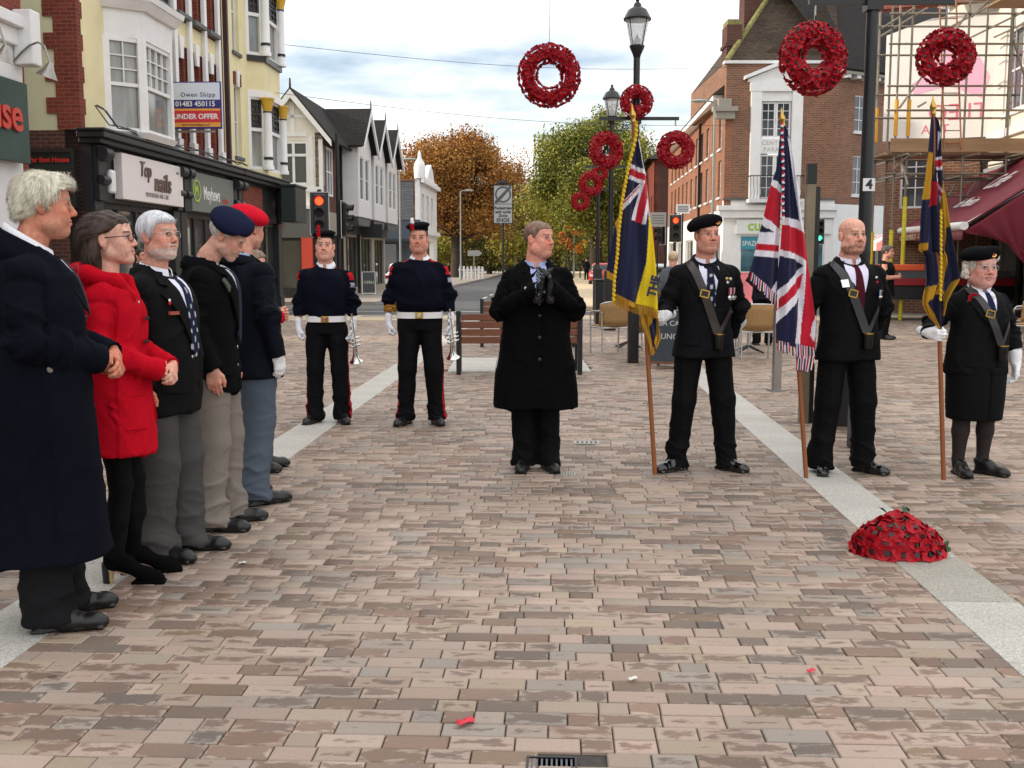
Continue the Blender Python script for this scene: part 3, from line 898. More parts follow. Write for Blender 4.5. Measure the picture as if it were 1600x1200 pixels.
# ------------------------------------------------------------------ nail shop, estate agent and yellow building
def nail_shop():
 loc, rz = left_frame(20.7)
 E = empty('nail_shop_building', loc, rz, 'pale yellow corner building with white oriel window above the nail shop', 'building')
 L = 4.55
 back = TURN(RAD(-90), 0, 3.6)          # side wall that faces the alley and the camera: local a runs from back to street corner
 facade(E, 'wall', L, 3.98, 11.5, [], M_RENDER_Y)
 facade(E, 'side_wall', 3.3, 3.95, 11.5, [], M_RENDER_G, TURN(RAD(-90), 0, 3.3), th=.2)
 facade(E, 'side_base', 3.3, 0, 3.949, [], M_BRICK_DARK, TURN(RAD(-90), 0, 3.3), th=.2)
 # toothed brick quoin at the corner
 z = 3.96; i = 0
 Q = bars(E, 'quoin_pier', M_BRICK_RED, [((-.035, -.035, 3.96), (.16, .42, 11.5))])
 while z < 11.4:
  w = .62 if i % 2 else .42
  if i % 2:
   mb = MB(); mb.b2((-.030, .42, z), (.1, .62, z + .30)); mb.build('quoin', M_BRICK_RED, Q)
   mb = MB(); mb.b2((.16, -.030, z), (.24, .1, z + .30)); mb.build('quoin', M_BRICK_RED, Q)
  z += .301; i += 1
 # oriel: canted bay
 O = empty('oriel', (0, 0, -.32), 0); O.parent = E
 p = [(1.2, 0), (1.75, -.62), (3.35, -.62), (3.9, 0)]
 def ring(z, g):
  return [(p[0][0] - g, .12, z), (p[1][0] - g * .5, p[1][1] - g, z), (p[2][0] + g * .5, p[2][1] - g, z), (p[3][0] + g, .12, z)]
 def slab(name, za, zb, ga, gb, m):
  v = ring(za, ga) + ring(zb, gb)
  return poly3(O, name, m, v, [(3, 2, 1, 0), (4, 5, 6, 7), (0, 1, 5, 4), (1, 2, 6, 5), (2, 3, 7, 6), (3, 0, 4, 7)])
 slab('apron', 4.30, 4.42, -.02, .06, M_WHITE); slab('frieze', 6.30, 6.85, .0, .02, M_WHITE); slab('cornice', 6.851, 7.02, .10, .22, M_WHITE)
 slab('gutter', 7.021, 7.14, .24, .27, M_WHITE)
 slab('oriel_core', 4.42, 6.30, -.16, -.16, M_GLASSL)
 v = ring(7.141, .24); v += [(2.35, .12, 7.95), (2.75, .12, 7.95), (2.5, -.1, 7.55), (2.6, -.1, 7.55)]
 poly3(O, 'lead_roof', M_LEAD, v, [(0, 1, 6, 4), (1, 2, 7, 6), (2, 3, 5, 7), (4, 6, 7, 5), (3, 2, 1, 0)])
 for (q0, q1) in ((p[0], p[1]), (p[1], p[2]), (p[2], p[3])):
  d = Vector((q1[0] - q0[0], q1[1] - q0[1], 0)); ln = d.length; a = math.atan2(d.y, d.x)
  M = Matrix.Translation((q0[0], q0[1], 0)) @ Matrix.Rotation(a, 4, 'Z')
  w = bars(O, 'sash_window', M_WHITE, [((0, 0, 4.42), (.13, .12, 6.30)), ((ln - .13, 0, 4.42), (ln, .12, 6.30)), ((.13, .03, 4.42), (ln - .13, .12, 4.50)), ((.13, .03, 6.22), (ln - .13, .12, 6.30)), ((.13, .03, 5.33), (ln - .13, .12, 5.40))], M)
  nx = 4 if ln > 1 else 2
  bx = [((.13 + (ln - .26) * i / nx - .012, .05, 5.40), (.13 + (ln - .26) * i / nx + .012, .10, 6.22)) for i in range(1, nx)]
  bx += [((.13, .055, 5.40 + .82 * j / 3 - .012), (ln - .13, .095, 5.40 + .82 * j / 3 + .012)) for j in (1, 2)]
  bars(w, 'glazing_bar', M_WHITE, bx, M)
  mb = MB(); mb.M = M; mb.b2((.12, .102, 4.44), (ln - .12, .112, 6.28)); mb.build('pane', M_GLASSL, w)
 # shop front
 F = shopfront(E, 0.0, L + .02, 'nail')
 SG = empty('shop_sign', (0, 0, 0), 0); SG.parent = E
 mb = MB(); mb.b2((.95, -.40, 2.70), (4.35, -.22, 3.62)); mb.build('board', mat('pale_sign', S(228, 222, 222), rough=.35, noise=.03), SG, bevel=.01)
 mt = mat('bronze_letter', S(110, 96, 90), rough=.3, metal=.5)
 text('lettering', 'Top', .46, mt, SG, (2.10, -.41, 3.36), ext=.02, shear=.2, sx=.8)
 text('lettering', 'nails', .56, mt, SG, (3.05, -.41, 3.14), ext=.02, shear=.1, bold=.008)
 text('lettering', 'PROFESSIONAL NAIL CARE', .135, mat('grey_letter', S(120, 114, 112), rough=.5), SG, (2.75, -.405, 2.86), sx=.8)
 text('lettering', '01483 000000'[:5], .07, mat('grey_letter', S(120, 114, 112)), SG, (4.0, -.405, 3.45))
 # cables along the cornice, alarm box, side sign
 for k_ in range(3):
  mb = MB(); rr = random.Random(k_); x = -.3; pts = []
  while x < 9.6: pts.append((x, -.44 - .05 * rr.random(), 4.03 + .10 * rr.random() + (.25 if x < .2 else 0))); x += .35 + .3 * rr.random()
  mb.path(pts, .012, 5); mb.build('cable', M_BLACK, E)
 mb = MB(); mb.b2((.40, -.42, 2.78), (.62, -.30, 3.24)); mb.build('alarm_box', M_WHITE, E, bevel=.05)
 B = empty('side_sign', (0, 0, 0), 0); B.parent = E
 M = TURN(RAD(-90), 0, 3.3)
 bars(B, 'board', mat('dark_green_board', S(28, 40, 36), rough=.5), [((2.0, -.10, 2.55), (3.14, -.02, 3.52))], M)
 bars(B, 'frame', M_SHOPBLK, [((1.93, -.12, 3.52), (3.21, -.0, 3.60)), ((1.93, -.12, 2.47), (3.21, -.0, 2.55)), ((1.93, -.12, 2.55), (2.0, -.0, 3.52)), ((3.14, -.12, 2.55), (3.21, -.0, 3.52))], M)
 def stext(s_, size, m, a, z, **k_):
  o = text('lettering', s_, size, m, B, **k_); o.matrix_local = M @ Matrix.Translation((a, -.105, z)) @ Matrix.Rotation(PI / 2, 4, 'X'); return o
 stext('New Far East House', .128, mat('red_letter', S(196, 52, 36)), 2.57, 3.38, bold=.005)
 stext('TAKEAWAY', .15, M_WHITE, 2.72, 3.10, shear=.2); stext('747767', .19, mat('cream_letter', S(214, 206, 160)), 2.78, 2.80)
 bars(E, 'soil_pipe', M_BLACK, [((L + .02, -.12, 4.05), (L + .14, -.002, 11.4))])

def shopfront(E, a0, a1, kind):
 """black timber front: pilasters, console brackets, fascia, cornice, glazing"""
 F = empty('shopfront', (0, 0, 0), 0); F.parent = E
 bars(F, 'cornice', M_SHOPBLK, [((a0 - .18, -.55, 3.80), (a1, -.001, 3.92)), ((a0 - .10, -.45, 3.70), (a1, -.001, 3.799)), ((a0 - .22, -.58, 3.921), (a1, -.001, 3.975))], bevel=.015)
 bars(F, 'fascia', M_SHOPBLK, [((a0, -.20, 2.62), (a1, -.002, 3.699))])
 for a in (a0, a1 - .42):
  pl = bars(F, 'pilaster', M_SHOPBLK, [((a, -.24, .0), (a + .38, -.001, 2.62)), ((a - .03, -.28, 0), (a + .41, -.001, .35)), ((a + .05, -.32, 2.621), (a + .36, -.201, 3.69))], bevel=.012)
  mb = MB()
  for z, r, y in ((3.52, .13, -.38), (3.02, .09, -.34)): mb.tube((a + .05, y, z), (a + .36, y, z), r, n=16)
  mb.build('console_scroll', M_SHOPBLK, pl, smooth=True)
 n = 4; b0, b1 = a0 + .40, a1 - .44
 w = bars(F, 'shop_window', M_SHOPBLK, [((b0, -.10, 0), (b1, -.02, .55)), ((b0, -.10, 2.50), (b1, -.02, 2.62))] + [((b0 + (b1 - b0) * i / n - .04, -.11, .55), (b0 + (b1 - b0) * i / n + .04, -.02, 2.5)) for i in range(n + 1)])
 bars(w, 'pane', M_GLASSS, [((b0 + .05, -.055, .56), (b1 - .05, -.045, 2.49))])
 bars(F, 'back_wall', M_SHOPBLK, [((a0, -.0005, 0), (a1, .3, 3.99))])
 return F

def estate_agent():
 loc, rz = left_frame(25.28)
 E = empty('estate_agent_building', loc, rz, 'narrow brick and white pilastered building above the grey estate agent sign', 'building')
 L = 4.2
 ops = []
 for a in (.55, 1.65, 2.75):
  ops += [(a, a + .62, 4.4, 6.35), (a, a + .62, 7.35, 9.4)]
 facade(E, 'wall', L, 3.98, 11.5, ops, M_BRICK_RED)
 bars(E, 'render_band', M_RENDER_Y, [((.16, -.04, 6.62), (L - .35, -.001, 7.20))])
 for o in ops:
  window(E, *o, 1, 2, rec=.12, fw=.07, gm=M_GLASSL)
 for a in (.30, 1.32, 2.42, 3.50):
  bars(E, 'white_pilaster', M_WHITE, [((a, -.14, 4.15), (a + .19, -.041, 11.5)), ((a - .04, -.18, 4.0), (a + .23, -.041, 4.35))], bevel=.01)
 for a in (.55, 1.65, 2.75):
  for z in (6.36, 9.41):
   mb = MB(); mb.prism([(a + .22, z - .06), (a + .40, z - .06), (a + .46, z + .46), (a + .16, z + .46)], -.10, -.042); mb.build('keystone', M_WHITE, E)
  bars(E, 'sill', M_LEAD, [((a - .10, -.22, 7.24), (a + .72, -.041, 7.34))])
 shopfront(E, 0.03, L, 'agent')
 SG = empty('shop_sign', (0, 0, 0), 0); SG.parent = E
 mb = MB(); mb.b2((.52, -.34, 2.66), (3.72, -.205, 3.60)); mb.build('board', mat('grey_green_sign', S(108, 114, 110), rough=.5), SG)
 text('lettering', 'Meyhews', .46, M_WHITE, SG, (1.95, -.345, 3.12), sx=.72, bold=.008); text('lettering', 'estate', .26, mat('red_letter', S(196, 52, 36)), SG, (3.02, -.345, 3.02), sx=.8)
 mb = MB(); mb.lathe([(.23, 0), (.27, 0), (.27, -.015), (.23, -.015), (.23, 0)], (.83, -.345, 3.15), 24, 'Y', False); mb.build('emblem_ring', mat('lime', S(168, 196, 70), rough=.4), SG)
 text('emblem_letter', 'M', .34, mat('lime', S(168, 196, 70)), SG, (.83, -.345, 3.15), bold=.01)
 bars(E, 'downpipe', mat('rusty_pipe', S(62, 36, 34), rough=.6, noise=.3), [((L - .16, -.20, 3.99), (L - .04, -.08, 11.5))])
 # agent's board fixed to the wall at right angles to the street
 T = empty('estate_board', loc, rz, 'projecting estate agent board with red UNDER OFFER strip', 'sign')
 T.scale = (.86, .86, .86); T.location.z = .48
 M = TURN(RAD(-90), -.02, 0)      # faces the camera; a runs towards the street
 def bb(name, m, a, b, y=0): return bars(T, name, m, [((a[0], -.03 + y, a[1]), (b[0], .03 + y, b[1]))], M)
 a0, a1 = .12, 1.48
 bb('frame', mat('navy_sign', S(44, 46, 116), rough=.4), (a0 - .03, 4.70), (a1 + .03, 5.95), .004)
 bb('panel', mat('pale_blue_sign', S(214, 222, 234), rough=.4), (a0, 5.47), (a1, 5.92), -.004); bb('panel', mat('navy_sign', S(44, 46, 116)), (a0, 5.24), (a1, 5.469), -.004)
 bb('panel', mat('orange_sign', S(232, 160, 70), rough=.4), (a0, 4.75), (a1, 5.239), -.002); bb('panel', mat('crimson_sign', S(208, 46, 58), rough=.4), (a0, 4.87), (a1, 5.18), -.006)
 def tt(s_, size, m, a, z, **k_):
  o = text('lettering', s_, size, m, T, **k_); o.matrix_local = M @ Matrix.Translation((a, -.040, z)) @ Matrix.Rotation(PI / 2, 4, 'X')
 tt('Owen Shipp', .17, mat('navy_letter', S(40, 44, 70)), .88, 5.60, space=1.15); tt('01483 450115', .19, M_WHITE, .80, 5.355, bold=.004, sx=.98)
 tt('UNDER OFFER', .19, M_WHITE, .80, 5.02, bold=.006); tt('www.owenshipp.co.uk', .085, mat('navy_letter', S(40, 44, 70)), .80, 4.81)
 bars(T, 'bracket', M_STEEL, [((-.02, -.02, 4.60), (1.3, .02, 4.66))], M)

def yellow_building():
 loc, rz = left_frame(29.5)
 E = empty('yellow_building', loc, rz, 'tall pale yellow building with column-framed bay windows and black and white panes', 'building')
 L = 4.75
 facade(E, 'wall', L, 3.9, 12.5, [(.9, 1.5, 4.4, 6.4), (.9, 1.5, 7.3, 9.6)], M_RENDER_Y)
 window(E, .9, 1.5, 4.4, 6.4, 1, 2, gm=M_GLASSL, sill=M_LEAD); window(E, .9, 1.5, 7.3, 9.6, 1, 2, gm=M_GLASSL, sill=M_LEAD)
 facade(E, 'far_wall', 6, 0, 12.5, [], M_RENDER_Y, TURN(RAD(90), L, 0), th=-.25)
 for z in (6.40, 9.61):
  mb = MB(); mb.prism([(1.13, z - .05), (1.27, z - .05), (1.33, z + .4), (1.07, z + .4)], -.06, -.002); mb.build('keystone', M_WHITE, E)
  for q in (.86, 1.36): bars(E, 'brick_dressing', M_BRICK_RED, [((q, -.03, z), (q + .19, -.001, z + .34))])
 # two-storey bay
 B = empty('bay', (0, 0, 0), 0); B.parent = E
 p = [(2.2, .02), (2.62, -.40), (4.30, -.40), (4.72, .02)]
 def slab(name, za, zb, g, m):
  q = [(p[0][0] - g, .1), (p[1][0] - g * .5, p[1][1] - g), (p[2][0] + g * .5, p[2][1] - g), (p[3][0] + g, .1)]
  v = [(a, b, za) for a, b in q] + [(a, b, zb) for a, b in q]
  poly3(B, name, m, v, [(3, 2, 1, 0), (4, 5, 6, 7), (0, 1, 5, 4), (1, 2, 6, 5), (2, 3, 7, 6), (3, 0, 4, 7)])
 slab('apron', 3.95, 4.15, 0, M_RENDER_Y); slab('apron', 6.45, 7.45, 0, M_RENDER_Y); slab('apron', 9.75, 11.8, 0, M_RENDER_Y)
 slab('moulding', 6.25, 6.449, .06, M_WHITE); slab('moulding', 9.55, 9.749, .06, M_WHITE); slab('black_band', 7.28, 7.449, .08, M_BLACK)
 slab('bay_core', 4.151, 6.249, -.14, M_GLASSL); slab('bay_core', 7.451, 9.549, -.14, M_GLASSL)
 for (q0, q1) in ((p[0], p[1]), (p[1], p[2]), (p[2], p[3])):
  d = Vector((q1[0] - q0[0], q1[1] - q0[1], 0)); ln = d.length
  M = Matrix.Translation((q0[0], q0[1], 0)) @ Matrix.Rotation(math.atan2(d.y, d.x), 4, 'Z')
  for zb, zt in ((4.15, 6.25), (7.45, 9.55)):
   w = bars(B, 'bay_window', M_WHITE, [((0, 0, zb), (.12, .12, zt)), ((ln - .12, 0, zb), (ln, .12, zt)), ((.12, .02, zb), (ln - .12, .1, zb + .1)), ((.12, .02, zt - .06), (ln - .12, .1, zt)), ((.12, .02, zb + 1.12), (ln - .12, .1, zb + 1.22))], M)
   n = 2 if ln > 1.2 else 1
   for i in range(n):
    a, b = .12 + (ln - .24) * i / n, .12 + (ln - .24) * (i + 1) / n
    for z0, z1 in ((zb + 1.24, zb + 1.62), (zb + 1.66, zt - .07)):
     bars(w, 'leaded_light', M_BLACK, [((a + .02, .01, z0), (b - .02, .06, z0 + .05)), ((a + .02, .01, z1 - .05), (b - .02, .06, z1)), ((a + .02, .01, z0 + .05), (a + .07, .06, z1 - .05)), ((b - .07, .01, z0 + .05), (b - .02, .06, z1 - .05)),
              (((a + b) / 2 - .02, .015, z0 + .05), ((a + b) / 2 + .02, .055, z1 - .05)), ((a + .07, .018, (z0 + z1) / 2 - .02), (b - .07, .052, (z0 + z1) / 2 + .02))], M)
    bars(w, 'pane', M_GLASSL, [((a, .104, zb + .05), (b, .114, zt - .03))], M)
 for q in (p[2], p[1]):
  for zb, zt in ((4.15, 6.25), (7.45, 9.55)):
   mb = MB(); c = (q[0], q[1] - .06, 0)
   mb.lathe([(.16, zb), (.16, zb + .10), (.13, zb + .14), (.12, zt - .40), (.12, zt - .38)], c, 16); col = mb.build('column', M_WHITE, B, smooth=True)
   mb = MB(); mb.lathe([(.125, zt - .38), (.13, zt - .34), (.20, zt - .06), (.22, zt - .05), (.22, zt)], c, 16); mb.build('capital', M_GOLD, col, smooth=True)
   mb = MB(); mb.lathe([(.135, zb + .30), (.14, zb + .30), (.14, zb + .38), (.135, zb + .38)], c, 16); mb.build('band', M_BLACK, col)
   mb = MB(); mb.lathe([(.130, zt - .43), (.135, zt - .43), (.135, zt - .39), (.13, zt - .39)], c, 16); mb.build('band', M_BLACK, col)
 shopfront(E, .03, L, 'corner')
 bars(E, 'box_sign', M_DKGREEN, [((3.4, -1.05, 2.65), (4.72, -.585, 3.72)), ((3.36, -1.08, 3.721), (4.76, -.585, 3.80))], bevel=.02)
 bars(E, 'brick_panel', M_BRICK_RED, [((.7, -.24, 2.75), (2.6, -.201, 3.6))])

def gabled_row():
 """the white gabled corner building with the charity shop, then three gabled bays along the street"""
 loc = (-9.33 + .05 * 41.3, 41.3, 0); rz = RAD(90) - LTILT
 E = empty('gabled_building', loc, rz, 'white half-timbered building with dark gabled roofs above the charity shop', 'building')
 M = TURN(RAD(-90), 0, 4.6)                # camera-side wall, a from back (0) to corner (4.6)
 W = 4.6
 facade(E, 'gable_wall', W, 3.6, 6.1, [(2.85, 4.05, 4.35, 6.05)], M_RENDER_C, M)
 ap = 3.45
 mb = MB(); mb.M = M; mb.prism([(.0, 6.101), (W, 6.101), (W, 6.25), (ap, 7.70), (2.0, 6.11)], 0, .3); mb.build('gable', M_RENDER_C, E)
 window(E, 2.85, 4.05, 4.35, 6.05, 2, 1, M, rec=.02, fw=.11, bw=.10)
 bars(E, 'transom', M_WHITE, [((2.96, .0, 5.45), (3.94, .09, 5.55))], M)
 tb = [((2.65, -.03, 3.6), (2.84, -.001, 6.2)), ((4.06, -.03, 3.6), (4.22, -.001, 6.2)), ((W - .16, -.03, 3.6), (W - .001, -.001, 6.1)), ((.2, -.032, 6.2), (W - .6, -.002, 6.36)), ((ap - .09, -.03, 6.361), (ap + .09, -.001, 7.5)), ((2.8, -.03, 6.9), (4.1, -.0012, 7.02)), ((1.2, -.03, 4.75), (2.649, -.001, 4.9)), ((.0, -.034, 4.12), (W, -.0013, 4.3))]
 for t in tb: bars(E, 'timber', M_WHITE, [t], M)
 for s_, x1 in ((1, W + .40), (-1, 1.6)):
  z1 = 7.95 - abs(x1 - ap) * 1.22
  mb = MB(); mb.M = M; d = .26
  mb.prism([(ap, 7.95), (x1, z1), (x1, z1 - d), (ap, 7.95 - d * 1.25)], -.30, -.22); mb.build('bargeboard', M_WHITE, E)
 # main roof running back along the street
 def roof(name, pts, fs): return poly3(E, name, M_TILED, [tuple(M @ Vector(p)) for p in pts], fs, .08)
 zr = 7.98
 roof('roof', [(ap, -.30, zr), (W + .50, -.30, zr - (W + .5 - ap) * 1.22), (W + .50, 13.5, zr - (W + .5 - ap) * 1.22), (ap, 13.5, zr), (1.2, -.30, zr - (ap - 1.2) * 1.22), (1.2, 13.5, zr - (ap - 1.2) * 1.22)], [(0, 1, 2, 3), (0, 3, 5, 4)])
 mb = MB(); mb.tube(tuple(M @ Vector((ap, -.25, 7.95))), tuple(M @ Vector((ap, -.25, 8.35))), .05, .03, 8); mb.build('finial', M_BRICK_DARK, E)
 # charity shop front in the gable wall
 facade(E, 'shop_wall', W, 0, 2.35, [(1.2, 3.7, .35, 2.3)], M_SHOPBLK, M)
 bars(E, 'fascia', mat('grey_fascia', S(92, 92, 90), rough=.6), [((.0, -.12, 2.351), (W, .3, 3.45))], M)
 bars(E, 'ledge', M_WHITE, [((-.1, -.2, 3.451), (W + .05, .3, 3.599))], M)
 for a in ((.80, 1.18), (3.72, 4.15)): bars(E, 'red_pilaster', M_REDP, [((a[0], -.14, 0), (a[1], -.001, 2.35))], M)
 window(E, 1.2, 3.7, .35, 2.3, 3, 1, M, fm=M_SHOPBLK, gm=M_GLASSS, rec=.05, bw=.07, name='shop_window')
 Sg = empty('shield_sign', (0, 0, 0), 0); Sg.parent = E
 mb = MB(); mb.M = M; mb.prism([(2.05, 2.98), (2.62, 3.05), (2.68, 3.32), (2.98, 3.34), (3.0, 2.9), (2.92, 2.6), (2.55, 2.38), (2.18, 2.55)], -.19, -.121); mb.build('shield', mat('shield_red', S(208, 72, 66), rough=.4), Sg)
 for s_, z, sz in (('Salvation', 2.88, .17), ('ARMY', 2.68, .20)):
  o = text('lettering', s_, sz, M_WHITE, Sg, bold=.006); o.matrix_local = M @ Matrix.Translation((2.55, -.20, z)) @ Matrix.Rotation(PI / 2, 4, 'X') @ Matrix.Rotation(RAD(8), 4, 'Z')
 # street side: tile-hung wall with white windows then three bays
 facade(E, 'street_wall', 13.8, 3.4, 6.35, [(.5, 1.9, 4.0, 5.9)], M_BRICK_DARK)
 window(E, .5, 1.9, 4.0, 5.9, 3, 2, rec=.04, fw=.10, bw=.06)
 facade(E, 'street_shops', 13.8, 0, 3.39, [(.6, 3.0, .3, 2.5), (4.0, 6.6, .3, 2.5), (7.4, 10.0, .3, 2.5), (10.8, 13.4, .3, 2.5)], mat('stone_pier', S(148, 140, 128), rough=.8, noise=.12))
 for a in ((.6, 3.0), (4.0, 6.6), (7.4, 10.0), (10.8, 13.4)): window(E, a[0], a[1], .3, 2.5, 3, 1, fm=M_SHOPBLK, gm=M_GLASSS, name='shop_window')
 bars(E, 'fascia', M_SHOPBLK, [((3.2, -.15, 2.62), (13.7, -.001, 3.3))])
 mb = MB(); mb.b2((6.7, -1.1, 2.5), (6.82, -.16, 3.1)); mb.build('hanging_sign', M_SHOPBLK, E)
 for a in (3.1, 6.75, 10.4):
  b = a + 3.0
  bay = facade(E, 'bay_wall', 3.0, 3.3, 6.2, [(.45, 1.35, 4.0, 5.8), (1.65, 2.55, 4.0, 5.8)], M_OFFWHITE, Matrix.Translation((a, -.75, 0)), th=.7)
  MM = Matrix.Translation((a, -.75, 0))
  for q in ((.45, 1.35), (1.65, 2.55)): window(bay, q[0], q[1], 4.0, 5.8, 1, 2, MM, rec=.03)
  mb = MB(); mb.M = MM; mb.prism([(-.0, 6.201), (3.0, 6.201), (1.5, 7.55)], 0, .3); mb.build('gable', M_OFFWHITE, E)
  for s_ in (-1, 1):
   mb = MB(); mb.M = MM; x1 = 1.5 + s_ * 1.85; mb.prism([(1.5, 7.85), (x1, 6.12), (x1, 5.88), (1.5, 7.55)], -.34, -.26); mb.build('bargeboard', M_WHITE, E)
  poly3(E, 'bay_roof', M_TILED, [tuple(MM @ Vector(q)) for q in ((1.5, -.32, 7.84), (3.35, -.32, 6.12), (3.35, 2.2, 6.12), (1.5, 2.2, 7.84), (-.35, -.32, 6.12), (-.35, 2.2, 6.12))], [(0, 1, 2, 3), (0, 3, 5, 4)], .08)
  mb = MB(); mb.M = MM; mb.tube((1.5, -.3, 7.8), (1.5, -.3, 8.2), .04, .02, 8); mb.build('finial', M_BRICK_DARK, E)
  mb = MB(); mb.M = MM; mb.prism([(0, 3.299), (3.0, 3.299), (2.7, 2.95), (.3, 2.95)], .05, .74); mb.build('bay_base', M_LEAD, E)
 for a in (2.95, 6.55): bars(E, 'downpipe', M_BLACK, [((a - .05, -.12, .0), (a + .05, -.005, 6.2))])

def pub():
 Y0 = 68.5
 loc, rz = left_frame(Y0)
 E = empty('pub_building', loc, rz, 'slate-hung building with white shaped parapet beyond the gabled row', 'building')
 M = TURN(RAD(-90), 0, 7)
 facade(E, 'side_wall', 7, 0, 4.1, [(1.5, 5.5, .2, 2.6)], mat('blue_grey_render', S(74, 80, 90), rough=.8, noise=.1), M)
 window(E, 1.5, 5.5, .2, 2.6, 4, 1, M, fm=M_SHOPBLK, gm=M_GLASSS, name='shop_window')
 mb = MB(); mb.M = M; mb.b2((-.2, -.05, 4.101), (6.6, .3, 6.55)); mb.build('slate_hanging', M_SLATE, E)
 bars(E, 'coping', M_BRICK_ORANGE, [((-.2, -.12, 6.551), (6.7, .35, 6.66))], M)
 bars(E, 'canopy', mat('dark_canopy', S(44, 46, 52), rough=.7), [((0, -1.6, 2.7), (6.8, -.06, 2.85))], M)
 facade(E, 'street_wall', 9, 0, 6.7, [(1, 2.2, 3.8, 5.8), (3.4, 4.6, 3.8, 5.8), (5.8, 7, 3.8, 5.8), (1, 7, .4, 2.8)], M_WHITE)
 for a in (1, 3.4, 5.8): window(E, a, a + 1.2, 3.8, 5.8, 2, 2)
 mb = MB(); mb.prism([(-.1, 6.701), (9.0, 6.701), (9.0, 6.9), (7.0, 6.9), (6.2, 7.6), (5.2, 8.0), (4.2, 7.6), (3.0, 6.95), (1.4, 6.95), (1.0, 7.6), (.6, 7.75), (-.1, 7.6)], -.1, .25); mb.build('parapet', M_WHITE, E)
 mb = MB(); mb.lathe([(.35, 6.7), (.38, 7.4), (.30, 7.7), (.12, 8.0), (.10, 8.3), (.0, 8.5)], (.1, .0, 0), 14); mb.build('urn', M_WHITE, E, smooth=True)
 bars(E, 'cornice', M_WHITE, [((-.15, -.3, 6.45), (9, -.101, 6.69)), ((-.1, -.25, 3.2), (9, -.101, 3.45))])

